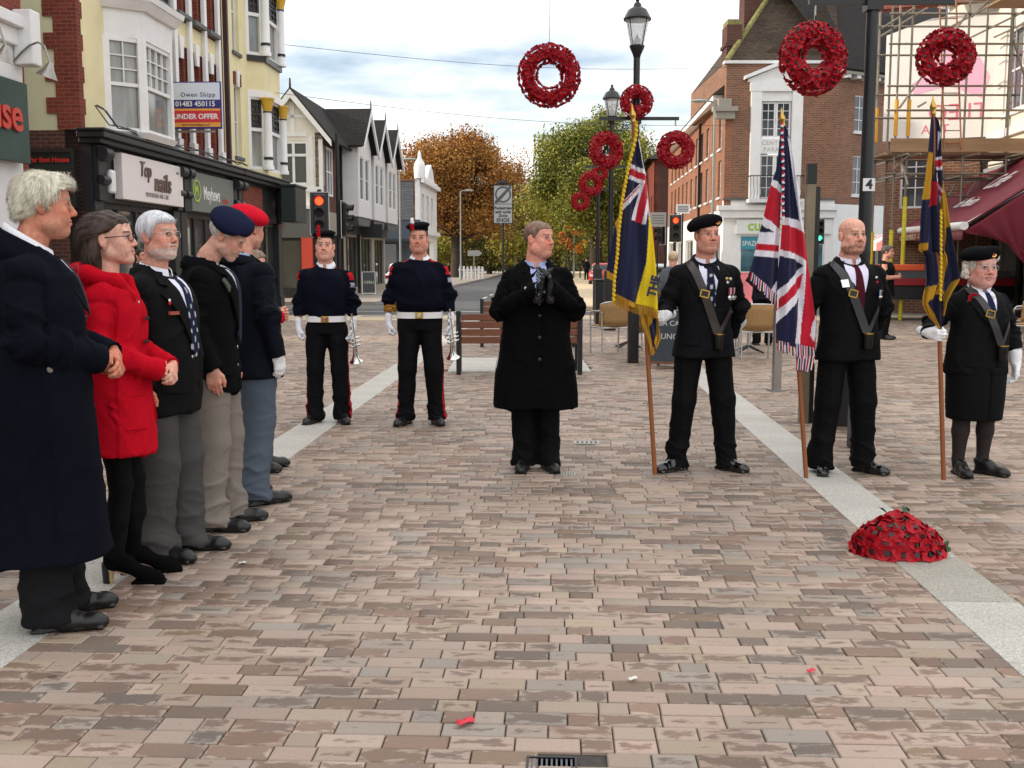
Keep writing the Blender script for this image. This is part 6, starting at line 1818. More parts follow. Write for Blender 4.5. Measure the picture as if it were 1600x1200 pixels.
def man_white_hair_blazer():
 p = Person((-1.70, 5.13), 78, 'bearded white-haired man with spectacles, black blazer, spotted tie and grey trousers', 1.685, h=.0085)
 feet = [(-.10, .0, RAD(-8)), (.105, -.05, RAD(14))]
 arms = [[(-.195, .02, 1.39), (-.245, .06, 1.12), (-.235, -.02, .90)], [(.195, .02, 1.39), (.245, .06, 1.12), (.235, -.02, .90)]]
 p.head(yaw=-12, pitch=-3, skin=S(214, 156, 134), hairc=S(206, 206, 208), age=.9, red=.6, beard=S(205, 200, 194), fat=.15, h=.003, brow=S(160, 150, 145), scale=.925)
 p.hair('short', S(205, 206, 210), strands=6500, h=.0034, var=.06)
 p.glasses(wire=True)
 p.body(arms, feet)
 for sd, a in ((-1, arms[0]), (1, arms[1])): p.hand(sd, a[2], (0, -.1, -1), (-sd * 1.0, 0, 0))
 p.finish()
 c = S(23, 24, 24)
 p.top('blazer', kn((.745, 0, .212, .145), (.90, -.006, .210, .152), (1.02, -.012, .202, .155), (1.15, -.012, .198, .150), (1.28, -.004, .198, .143), (1.37, .008, .185, .13), (1.43, .02, .130, .10), (1.47, .026, .085, .085), (1.49, .028, .072, .08)),
          arms, c, M_SUIT, folds=.004, sleeve=(.072, .062, .054), dispfn=lambda V: .005 * sstep(.010, 0, V[:, 0] + .002) * (V[:, 1] < -.05) * (V[:, 2] < 1.1))
 p.collar('shirt_collar', S(226, 226, 240), M_COTTON)
 p.collar('jacket_collar', c, M_SUIT, r=(.090, .095), z0=1.425, z1=1.482, gap=.75, flare=.022, drop=.0, back=-.002)
 vneck(p, S(222, 222, 238), S(27, 34, 58), c, bottom=1.06, w=.088, spots=S(200, 200, 206))
 pockets(p, c, .90)
 p.patch('badge_strip', [(-.150, 1.262), (-.105, 1.262), (-.105, 1.245), (-.150, 1.245)], S(150, 62, 44), M_VC, off=.020)
 p.blob('badge', (-.140, 1.300), .009, M_POPPY, off=.020); p.blob('badge', (-.136, 1.315), .008, mat('white_enamel', S(225, 225, 220), rough=.3), off=.020)
 for z in (1.03, .92): p.blob('button', (-.012, z), .010, M_SILVER)
 p.trousers(feet, S(72, 71, 70), hips=.20, ry=.155, r=(.112, .094, .086, .096), folds=.007)
 p.shoes(feet, L=1.03)
 return p

def man_navy_beret():
 p = Person((-1.62, 5.68), 93, 'old man in a navy beret with bowed head, black overcoat and pale grey trousers', 1.735, h=.009)
 feet = [(-.10, .0, RAD(-6)), (.11, -.05, RAD(12))]
 arms = [[(-.190, .0, 1.40), (-.235, .05, 1.13), (-.225, -.05, .90)], [(.190, .0, 1.40), (.24, .05, 1.13), (.23, -.05, .90)]]
 p.head(yaw=-4, pitch=31, skin=S(206, 156, 136), hairc=S(190, 184, 178), age=1.0, red=.55, h=.0032, off=(0, -.055, -.008), stub=.2, nose=1.25, scale=.95)
 p.hair('fringe', S(196, 190, 184), strands=1400)
 p.beret(S(27, 31, 54), side=-1, tilt=27, puff=1.0, pitch=0, zt=.058)
 p.body(arms, feet)
 for sd, a in ((-1, arms[0]), (1, arms[1])): p.hand(sd, a[2], (0, -.1, -1), (-sd * 1.0, 0, 0))
 p.finish()
 c = S(21, 21, 23)
 p.top('jacket', kn((.755, 0, .215, .140), (.90, 0, .205, .140), (1.05, -.005, .195, .136), (1.2, -.008, .195, .138), (1.32, -.008, .192, .136), (1.39, .0, .175, .125), (1.44, .015, .125, .10), (1.475, .020, .085, .088), (1.49, .020, .078, .082)),
          arms, c, M_WOOL, folds=.005, sleeve=(.076, .066, .058), armfold=.006)
 p.collar('jacket_collar', c, M_WOOL, r=(.090, .096), z0=1.425, z1=1.490, gap=.75, flare=.028, drop=.0)
 p.collar('shirt_collar', S(190, 196, 208), M_COTTON, r=(.066, .072), z0=1.45, z1=1.486)
 vneck(p, S(190, 196, 208), S(40, 44, 60), c, bottom=1.05, w=.085, lapm=M_WOOL)
 pockets(p, c, .90, M_WOOL)
 p.patch('leaf_sprig', [(-.15, 1.36), (-.135, 1.375), (-.122, 1.33), (-.136, 1.30)], S(62, 66, 50), M_VC, off=.021)
 for z in (1.0, .90): p.blob('button', (-.012, z), .010, M_SILVER)
 p.trousers(feet, S(126, 118, 110), hips=.195, r=(.108, .090, .082, .092), folds=.008)
 p.shoes(feet, L=1.03)
 return p

def man_red_beret():
 p = Person((-1.58, 6.28), 142, 'man in a red beret and navy blazer turned away, white glove on his right hand', 1.76, h=.009)
 feet = [(-.10, .02, RAD(-16)), (.11, -.06, RAD(8))]
 arms = [[(-.20, .015, 1.41), (-.250, .045, 1.14), (-.262, -.01, .90)], [(.20, .015, 1.41), (.25, .045, 1.14), (.25, -.03, .90)]]
 p.head(yaw=8, pitch=6, skin=S(208, 150, 128), hairc=S(200, 196, 186), age=.9, red=.6, off=(0, -.02, 0), scale=.95)
 p.hair('fringe', S(206, 200, 188), strands=1100)
 p.beret(S(200, 22, 44), side=-1, tilt=22, puff=1.03, pitch=2, zt=.060)
 p.body(arms, feet)
 p.hand(-1, arms[0][2], (.05, -.25, -1), (1, .1, 0), curl=(.35, .45, .3), color=S(232, 232, 234), glove=True, sc=1.05)
 p.hand(1, arms[1][2], (0, -.1, -1), (-1, 0, 0))
 p.finish()
 c = S(21, 25, 37)
 p.top('blazer', kn((.765, 0, .228, .160), (.90, 0, .215, .158), (1.05, 0, .205, .15), (1.2, 0, .208, .152), (1.32, .004, .205, .145), (1.39, .01, .185, .128), (1.44, .02, .130, .10), (1.475, .026, .085, .086), (1.495, .028, .074, .08)),
          arms, c, M_SUIT, folds=.004, sleeve=(.076, .064, .056), armfold=.005)
 p.collar('shirt_collar', S(150, 166, 196), M_COTTON)
 p.collar('jacket_collar', c, M_SUIT, r=(.090, .095), z0=1.425, z1=1.482, gap=.75, flare=.022, drop=.0)
 vneck(p, WHITE, S(60, 30, 40), c, bottom=1.10)
 pockets(p, c, .90)
 p.trousers(feet, S(82, 92, 104), hips=.20, r=(.110, .090, .082, .090), folds=.007)
 p.shoes(feet, L=1.05)
 return p

def person_red_coat_behind():
 p = Person((-1.80, 7.25), 100, 'person in a red coat and black trousers mostly hidden beyond the red beret', 1.54, h=.012)
 feet = [(-.09, .0, RAD(-6)), (.10, -.05, RAD(12))]
 arms = [[(-.17, .015, 1.38), (-.225, -.02, 1.16), (-.07, -.245, 1.22)], [(.17, .015, 1.38), (.225, -.02, 1.16), (.07, -.245, 1.22)]]
 p.head(yaw=0, pitch=6, skin=S(214, 164, 144), hairc=S(120, 100, 80), h=.0045, stub=0)
 p.hair('short', S(120, 100, 80))
 p.body(arms, feet)
 p.hand(-1, arms[0][2], (.8, -.4, .1), (0, 1, 0)); p.hand(1, arms[1][2], (-.8, -.4, .1), (0, 1, 0))
 p.finish()
 p.top('coat', kn((.80, 0, .235, .19), (.95, 0, .205, .16), (1.1, 0, .185, .14), (1.28, 0, .19, .145), (1.38, .01, .16, .12), (1.44, .02, .10, .09), (1.48, .025, .08, .085)), arms, S(186, 20, 40), M_WOOL, sleeve=(.075, .068, .062))
 p.trousers(feet, S(22, 22, 24), folds=.006)
 p.shoes(feet)
 return p

# ------------------------------------------------------------------ the two cornet players
def bandsman(loc, rz, label, H, wide, headkw, hackle, stripes, feet, yaw, armsp):
 p = Person(loc, rz, label, H, h=.010)
 arms = armsp
 p.head(yaw=yaw, h=.0038, **headkw)
 p.hair('crop', headkw['hairc'])
 # round bonnet with a band, badge and plume
 v = Vol((-.16, -.17, .0), (.16, .18, .19), .005)
 v.ell((-.008, .012, .105), (.105, .120, .034), 0, rot=(RAD(4), RAD(-6), 0))
 v.ell((0, .012, .075), (.083, .103, .05), .012)
 z = v.lo[2] + v.h * np.arange(v.n[2])
 v.f = np.maximum(v.f, (.048 - z)[None, None, :].astype(np.float32))
 hat, _, _ = p.headpart('bonnet', v, M_WOOL, S(20, 21, 26), disp=lambda V: .001 * wav(V, (50, 50, 50), 3))
 mb = MB(); mb.M = p.HT
 mb.lathe([(0, 0), (.014, 0), (.012, -.005), (0, -.006)], (-.038, -.094, .070), 10, 'Y'); mb.build('badge', M_BRASS, hat)
 v = Vol((-.10, -.16, .05), (.03, -.04, .22), .004)
 rr = random.Random(3)
 top = .165
 for i in range(60):
  t = rr.random()
  v.ell((-.045 + rr.uniform(-.012, .012) * (1.2 - t), -.096 + rr.uniform(-.010, .008), .078 + (top - .078) * t), (.010, .009, .010), .006)
 def hc(V, C):
  if hackle == 'red': return C
  return mixc(C, S(228, 226, 222), sstep(.115, .135, V[:, 2]))
 p.headpart('plume', v, M_WOOL, S(158, 20, 34), colfn=hc, disp=lambda V: .002 * wav(V, (220, 220, 220), 2))
 p.body(arms, feet)
 wg = S(226, 226, 232)
 p.hand(-1, arms[0][2], (.05, -.1, -1), (1, .2, 0), curl=(1.2, 1.35, .9), thumb=.8, color=wg, glove=True, sc=1.0)
 p.hand(1, arms[1][2], (-.05, -.15, -1), (-1, -.1, 0), curl=(.7, .9, .6), thumb=.6, color=wg, glove=True, sc=1.0)
 p.finish()
 c = S(20, 23, 37)
 W = wide
 def cf(V, C):
  x, y, z = V.T
  # red shoulder boards and sleeve badge
  k = p.k
  ax = np.abs(x)
  m = (z > 1.425 * k) & (ax > .090 * k) & (ax < .205 * k) & (np.abs(y - .012) < .030)
  C = mixc(C, S(176, 34, 40), m * 1.0)
  C = mixc(C, S(186, 30, 40), (ax > .200 * k) & (z < 1.385 * k) & (z > 1.315 * k) & (np.abs(y + .0) < .034))
  C = mixc(C, S(150, 156, 172), (x > .215 * k) & (z < 1.29 * k) & (z > 1.25 * k) & (np.abs(y + .01) < .026))
  if stripes:
   for q in range(4):
    zz = (.985 + q * .017) * k + np.abs(y + .01) * .45
    C = mixc(C, S(196, 140, 60), (x < -.20 * k) & (np.abs(z - zz) < .0055) & (y < .025))
  return C
 p.top('jumper', kn((.985, -.004, .150 * W, .118), (1.00, -.005, .176 * W, .136), (1.06, -.012, .190 * W, .150), (1.15, -.015, .188 * W, .150), (1.27, -.008, .198 * W, .148), (1.36, .004, .190, .132), (1.42, .015, .135, .105), (1.465, .022, .088, .088), (1.48, .024, .076, .084)),
          arms, c, M_WOOL, folds=.006, armfold=.007, fz=(14, 14, 22), sleeve=(.074, .064, .052), colfn=cf, sh=(.160, 1.37), h=.008)
 p.collar('shirt_collar', S(234, 234, 240), M_COTTON, r=(.066, .072), z0=1.458, z1=1.502, flare=.022, gap=.20 if not stripes else .45, drop=.045, slope=.05)
 if not stripes:
  p.patch('tie', [(-.014, 1.452), (.014, 1.452), (.020, 1.412), (-.020, 1.412)], S(18, 20, 30), M_SUIT, off=.006)
 # white belt with buckle
 k = p.k
 vs, fs = [], []
 N = 40
 for i in range(N):
  a = 2 * PI * i / N
  for rr_, zz in ((.002, .938), (.006, .938), (.006, .992), (.002, .992)):
   e = 2 / 2.3
   ca, sa = math.cos(a), math.sin(a)
   vs.append(((.176 * W + rr_) * k * math.copysign(abs(ca) ** e, ca), .003 + (.132 + rr_) * k * math.copysign(abs(sa) ** e, sa) - .004, zz * k))
 for i in range(N):
  j = (i + 1) % N
  for q in range(4): fs.append((i * 4 + q, i * 4 + (q + 1) % 4, j * 4 + (q + 1) % 4, j * 4 + q))
 belt = pydata('belt', vs, fs, M_COTTON, p.E, cols=[S(228, 226, 226)] * len(vs))
 mb = MB(); mb.box((0, -.143 * k, .965 * k), (.066, .012, .056)); mb.build('buckle', M_BRASS, belt, bevel=.004)
 mb = MB(); mb.box((0, -.150 * k, .965 * k), (.030, .006, .030)); mb.build('buckle_plate', M_SILVER, belt, bevel=.004)
 def tcol(V, C, N_):
  x, y, z = V.T
  out = np.zeros(len(V))
  for f in feet:
   sg = 1 if f[0] > 0 else -1
   out = np.maximum(out, (N_[:, 0] * sg > .80) & (x * sg > abs(f[0]) * .5) & (np.abs(y - f[1] * .5) < .03) & (z < .80))
  return mixc(C, S(170, 28, 36), out * .95)
 p.trousers(feet, S(20, 20, 24), hips=.178 * W, folds=.006, colfn=tcol, r=(.104, .084, .074, .084), ry=.135)
 p.shoes(feet, S(18, 18, 19))
 # cornet hanging from the left hand, bell down
 hp = Vector(p.P(arms[1][2])) + Vector((-.005, -.02, -.085))
 T = empty('cornet', (0, 0, 0), 0, 'silver cornet held bell down by the %s' % ('younger bandsman with the red plume' if hackle == 'red' else 'bandsman with the red and white plume'), 'cornet', 'silver cornets')
 T.matrix_world = Matrix.Translation(Vector((loc[0], loc[1], 0))) @ Euler((0, 0, RAD(rz))).to_matrix().to_4x4() @ Matrix.Translation(hp) @ Euler((RAD(12), RAD(-14), RAD(30))).to_matrix().to_4x4()
 mb = MB(); mb.M = Matrix.Identity(4)
 prof = [(.0625, -.235), (.060, -.232), (.048, -.222), (.034, -.20), (.022, -.165), (.015, -.12), (.011, -.06), (.0085, .0), (.0075, .08), (.007, .14)]
 mb.lathe(prof, (0, 0, 0), 24); mb.build('bell', M_SILVER, T, smooth='all')
 mb = MB()
 for i in range(3):
  mb.tube((-.045, -.022 + i * .0, -.075 + i * .036), (.045, -.022, -.075 + i * .036), .0105, n=12)
  mb.tube((.045, -.022, -.075 + i * .036), (.062, -.022, -.075 + i * .036), .004, n=8)
  mb.tube((.060, -.022, -.075 + i * .036), (.065, -.022, -.075 + i * .036), .008, n=10)
 mb.build('valve', M_SILVER, T, smooth=True)
 mb = MB()
 a = [(0, 0, .14), (0, -.012, .158), (0, -.028, .165), (0, -.042, .155), (0, -.046, .14), (0, -.046, -.12), (0, -.042, -.14), (0, -.03, -.148), (0, -.02, -.14), (0, -.018, -.10)]
 mb.path(a, .0062, 8)
 mb.path([(.012, -.022, .02), (.012, -.024, .12), (.012, -.026, .20), (.012, -.026, .235)], [.006, .0055, .005, .009], 8)
 mb.path([(-.02, -.022, -.04), (-.05, -.03, -.03), (-.07, -.03, -.01), (-.05, -.03, .01), (-.02, -.022, .0)], .0055, 8)
 mb.build('tubing', M_SILVER, T, smooth=True)
 return p

def two_bandsmen():
 bandsman((-1.66, 9.45), 4, 'young bandsman in navy jumper and white belt with an all-red plume on his cap', 1.705, 1.0,
             dict(skin=S(218, 164, 144), hairc=S(70, 52, 42), age=0, fat=.4, red=.5, stub=0, pitch=-3), 'red', False,
             [(-.125, .0, RAD(-22)), (.130, .01, RAD(16))], 0,
             [[(-.205, .015, 1.385), (-.234, .03, 1.12), (-.246, -.03, .875)], [(.205, .015, 1.385), (.236, .03, 1.12), (.246, -.04, .880)]])
 bandsman((-.815, 9.36), 2, 'heavier bandsman in navy jumper with gold sleeve chevrons and red and white plume', 1.775, 1.12,
             dict(skin=S(212, 154, 132), hairc=S(84, 66, 54), age=.5, fat=.5, red=.6, stub=.15, pitch=2), 'white', True,
             [(-.135, .0, RAD(-24)), (.135, .01, RAD(16))], -4,
             [[(-.215, .015, 1.385), (-.252, .03, 1.12), (-.268, -.03, .885)], [(.215, .015, 1.385), (.254, .03, 1.12), (.268, -.04, .890)]])

# ------------------------------------------------------------------ man with folded gloves in the middle
def man_black_overcoat():
 p = Person((.165, 7.30), 2, 'smiling man in a long black overcoat with black leather gloves pressed together', 1.725, h=.009)
 feet = [(-.085, .0, RAD(-10)), (.090, .0, RAD(12))]
 arms = [[(-.205, .015, 1.385), (-.255, -.08, 1.140), (-.005, -.295, 1.285)], [(.205, .015, 1.385), (.262, -.08, 1.140), (.085, -.295, 1.285)]]
 p.head(yaw=52, pitch=-1, roll=0, skin=S(224, 158, 138), hairc=S(128, 98, 80), age=.5, fat=.6, red=.7, smile=1.3, stub=.1, h=.0034, scale=1.0)
 p.hair('crop', S(126, 98, 82), h=.0034)
 p.body(arms, feet)
 bg = S(20, 20, 21)
 p.hand(-1, (.012, -.303, 1.290), (.30, -.10, 1), (1, -.1, -.2), curl=(.30, .35, .25), color=bg, glove=True, sc=1.02)
 p.hand(1, (.075, -.303, 1.290), (-.06, -.12, 1), (-1, -.0, .1), curl=(.55, .5, .35), color=bg, glove=True, sc=1.02)
 p.finish()
 c = S(17, 17, 19)
 def panel(V):
  x, y, z = V.T
  return .007 * sstep(.012, 0, -x + .035) * (y < -.05) * (z < 1.2)
 p.top('overcoat', kn((.445, 0, .300, .215), (.56, 0, .288, .208), (.75, 0, .262, .192), (.95, -.004, .235, .18), (1.10, -.010, .222, .178), (1.25, -.008, .225, .168), (1.35, .002, .215, .150), (1.42, .014, .155, .118), (1.465, .022, .098, .098), (1.49, .026, .082, .090)),
          arms, c, M_WOOL, folds=.006, armfold=.008, fz=(18, 18, 3), sleeve=(.080, .074, .062), shoulder=.064, sh=(.165, 1.36), dispfn=panel, armk=.02)
 p.collar('shirt_collar', S(160, 172, 214), M_COTTON, r=(.070, .074), z0=1.455, z1=1.495)
 p.collar('coat_collar', c, M_WOOL, r=(.094, .100), z0=1.415, z1=1.492, gap=.75, flare=.034, drop=.0)
 vneck(p, S(160, 172, 214), S(24, 26, 34), c, bottom=1.20, w=.075, m=M_WOOL, lapw=.105, dx=.012, stripes=S(150, 156, 170))
 p.blob('badge', (-.085, 1.29), .010, mat('white_enamel', S(225, 225, 220), rough=.3), off=.010)
 for z in (1.10, .95, .80): p.blob('button', (.015, z), .013, M_PLASTIC)
 p.trousers(feet, S(18, 18, 19), folds=.006, r=(.104, .088, .082, .092))
 p.shoes(feet, S(22, 21, 21))
 return p

# ------------------------------------------------------------------ standard bearers
def sash(p, x0, x1, z1, col, w=.026, parent=None):
 """leather carrying strap from the right shoulder down to the colour bucket at the waist"""
 o = p.patch('sash', [(x0 - w, 1.448), (x0 + w, 1.455), (x1 + w * .95, z1 + .015), (x1 - w * .95, z1 - .02)], col, M_LEATHER, off=.021, thick=.004)
 p.patch('sash', [(x1 - .005, z1 + .01), (x1 + .010, z1 - .03), (.165, z1 + .155), (.150, z1 + .185)], col, M_LEATHER, off=.021, thick=.004)
 t = .44
 bx, bz = x0 + (x1 - x0) * t, 1.45 + (z1 - 1.45) * t
 y = p.front(bx * p.k, bz * p.k) - .030
 mb = MB(); mb.M = Matrix.Translation((bx * p.k, y, bz * p.k)) @ Euler((0, RAD(14), 0)).to_matrix().to_4x4()
 for a, b in (((0, 0, .022), (.062, .006, .008)), ((0, 0, -.022), (.062, .006, .008)), ((.028, 0, 0), (.008, .006, .05)), ((-.028, 0, 0), (.008, .006, .05))): mb.box(a, b)
 mb.build('buckle', M_BRASS, o)
 y = p.front(x1 * p.k, z1 * p.k)
 mb = MB(); mb.M = Matrix.Translation((x1 * p.k, y - .035, (z1 - .045) * p.k))
 mb.lathe([(.026, -.055), (.030, -.05), (.036, .04), (.036, .045), (.030, .045)], n=16); mb.build('colour_bucket', M_LEATHER, o, smooth=True)
 me = bpy.data.objects[-1] if False else None
 mb = MB(); mb.M = Matrix.Translation((x1 * p.k, y - .040, (z1 - .0) * p.k))
 mb.lathe([(.034, -.004), (.038, -.004), (.038, .004), (.034, .004)], n=16); mb.build('bucket_ring', M_BRASS, o, smooth=True)
 return o

def bearer_beret():
 p = Person((1.325, 7.27), 4, 'man in black beret and dark blazer with medals gripping the blue and yellow standard', 1.745, h=.009)
 feet = [(-.170, .0, RAD(-58)), (.170, .0, RAD(38))]
 arms = [[(-.205, .015, 1.395), (-.268, .02, 1.150), (-.285, -.115, 1.095)], [(.205, .015, 1.395), (.262, .07, 1.13), (.235, .150, .93)]]
 p.head(yaw=10, pitch=-2, skin=S(216, 156, 134), hairc=S(120, 100, 84), age=.45, fat=.15, red=.65, stub=.2, h=.0034, scale=.97)
 p.hair('crop', S(110, 92, 78))
 p.beret(S(20, 21, 24), side=-1, tilt=20, badge=.040, puff=.98)
 p.body(arms, feet)
 wg = S(228, 228, 230)
 p.hand(-1, (-.288, -.125, 1.092), (-.55, -.75, -.05), (-.75, .55, 0), curl=(.9, 1.0, .7), thumb=.6, color=wg, glove=True)
 p.hand(1, (.232, .150, .925), (-.4, .1, -.8), (0, 1, 0), color=wg, glove=True, cuff=.05)
 p.finish()
 c = S(24, 24, 28)
 p.top('blazer', kn((.795, 0, .222, .150), (.90, 0, .202, .142), (1.04, -.004, .180, .132), (1.16, -.004, .184, .138), (1.28, -.004, .196, .142), (1.37, .006, .190, .128), (1.43, .018, .135, .102), (1.47, .024, .085, .084), (1.49, .026, .072, .078)),
          arms, c, M_SUIT, folds=.004, armfold=.006, sleeve=(.074, .062, .052), dispfn=lambda V: .005 * sstep(.010, 0, -V[:, 0] + .006) * (V[:, 1] < -.05) * (V[:, 2] < 1.12))
 p.collar('shirt_collar', S(228, 228, 244), M_COTTON)
 p.collar('jacket_collar', c, M_SUIT, r=(.090, .095), z0=1.425, z1=1.482, gap=.75, flare=.022, drop=.0)
 vneck(p, S(222, 222, 242), S(24, 30, 52), c, bottom=1.10, w=.090, spots=S(190, 190, 196))
 pockets(p, c)
 sash(p, -.125, .055, .965, S(44, 34, 30))
 for z in (1.075, 1.015): p.blob('button', (.012, z), .011, M_SILVER)
 p.blob('badge', (.115, 1.335), .012, M_BRASS, off=.021); p.blob('badge', (.120, 1.31), .010, M_SILVER, off=.021); p.blob('badge', (.145, 1.335), .010, mat('white_enamel', S(225, 225, 220), rough=.3), off=.021)
 medals(p, (.160, 1.24), 2)
 p.trousers(feet, S(20, 20, 22), folds=.006, r=(.100, .080, .072, .078))
 p.shoes(feet, S(17, 17, 18), m=mat('polished_leather', S(13, 13, 14), rough=.16, spec=.6, coat=.25))
 return p

def medals(p, at, n):
 x, z = at
 for i in range(n):
  xx = x + (i - (n - 1) / 2) * .036
  def rc(a, b, i=i):
   t = ((a - xx) / .032 + .5)
   return S(150, 40, 60) if t < .3 or t > .7 else S(214, 200, 204)
  r = p.patch('medal_ribbon', [(xx - .016, z + .035), (xx + .016, z + .035), (xx + .016, z - .012), (xx - .016, z - .012)], S(150, 40, 60), M_VC, off=.021, thick=.002, step=.006, colfn=rc)
  y = p.front(xx * p.k, (z - .03) * p.k) - .026
  mb = MB(); mb.lathe([(0, .002), (.017, .002), (.017, -.002), (.012, -.004), (0, -.003)], (xx * p.k, y, (z - .032) * p.k), 16, 'Y')
  mb.build('medal', M_SILVER, r, smooth=True)

def bearer_bald():
 p = Person((2.285, 7.18), 8, 'bald bearded man in black suit and maroon tie gripping the red white and blue flag', 1.745, h=.009)
 feet = [(-.150, .02, RAD(-20)), (.150, .0, RAD(34))]
 arms = [[(-.205, .015, 1.395), (-.285, .02, 1.15), (-.345, -.095, 1.07)], [(.205, .015, 1.395), (.275, .05, 1.125), (.228, .130, .955)]]
 p.head(yaw=6, pitch=-1, skin=S(226, 172, 150), hairc=S(130, 100, 80), age=.35, red=.55, beard=S(128, 88, 66), stub=.0, h=.0034, bald=True, fat=.1, brow=S(150, 116, 92))
 p.body(arms, feet)
 wg = S(228, 228, 230)
 p.hand(-1, (-.350, -.102, 1.068), (-.75, -.55, -.1), (-.55, .75, 0), curl=(.9, .9, .6), thumb=.7, color=wg, glove=True)
 p.hand(1, (.224, .135, .95), (-.4, .1, -.9), (0, 1, 0), color=wg, glove=True, cuff=.08)
 p.finish()
 c = S(21, 21, 23)
 p.top('suit_jacket', kn((.785, 0, .226, .152), (.90, 0, .206, .145), (1.04, -.004, .190, .138), (1.16, -.004, .196, .142), (1.28, -.004, .206, .145), (1.37, .006, .198, .130), (1.43, .018, .138, .102), (1.47, .024, .085, .084), (1.49, .026, .072, .078)),
          arms, c, M_SUIT, folds=.004, armfold=.007, sleeve=(.080, .070, .056), sh=(.170, 1.37))
 p.collar('shirt_collar', S(228, 224, 244), M_COTTON)
 p.collar('jacket_collar', c, M_SUIT, r=(.090, .095), z0=1.425, z1=1.482, gap=.75, flare=.022, drop=.0)
 vneck(p, S(224, 220, 242), S(72, 20, 32), c, bottom=1.11, w=.105)
 pockets(p, c)
 sash(p, -.145, .060, .975, S(44, 44, 48))
 p.patch('strap_plate', [(-.130, 1.33), (-.085, 1.335), (-.078, 1.285), (-.122, 1.28)], S(196, 196, 194), M_SILVER, off=.028)
 p.blob('badge', (.130, 1.345), .009, M_SILVER, off=.020); p.blob('badge', (.132, 1.315), .009, M_POPPY, off=.020)
 def rib(a, b):
  i = int((a - .150) / .008) % 5
  return [S(90, 120, 170), S(190, 190, 196), S(170, 60, 50), S(200, 190, 180), S(60, 70, 100)][i]
 rb = p.patch('medal_ribbon', [(.150, 1.262), (.205, 1.262), (.205, 1.225), (.150, 1.225)], S(90, 120, 170), M_VC, off=.021, step=.006, colfn=rib)
 for i in range(3):
  xx = .160 + i * .018
  y = p.front(xx * p.k, 1.21 * p.k) - .026
  mb = MB(); mb.lathe([(0, .002), (.009, .002), (.009, -.002), (0, -.003)], (xx * p.k, y, 1.214 * p.k), 12, 'Y'); mb.build('medal', M_SILVER, rb)
 p.trousers(feet, S(20, 20, 21), folds=.006, r=(.104, .084, .076, .082))
 p.shoes(feet, S(17, 17, 18), m=mat('polished_leather', S(13, 13, 14), rough=.16, spec=.6, coat=.25))
 return p

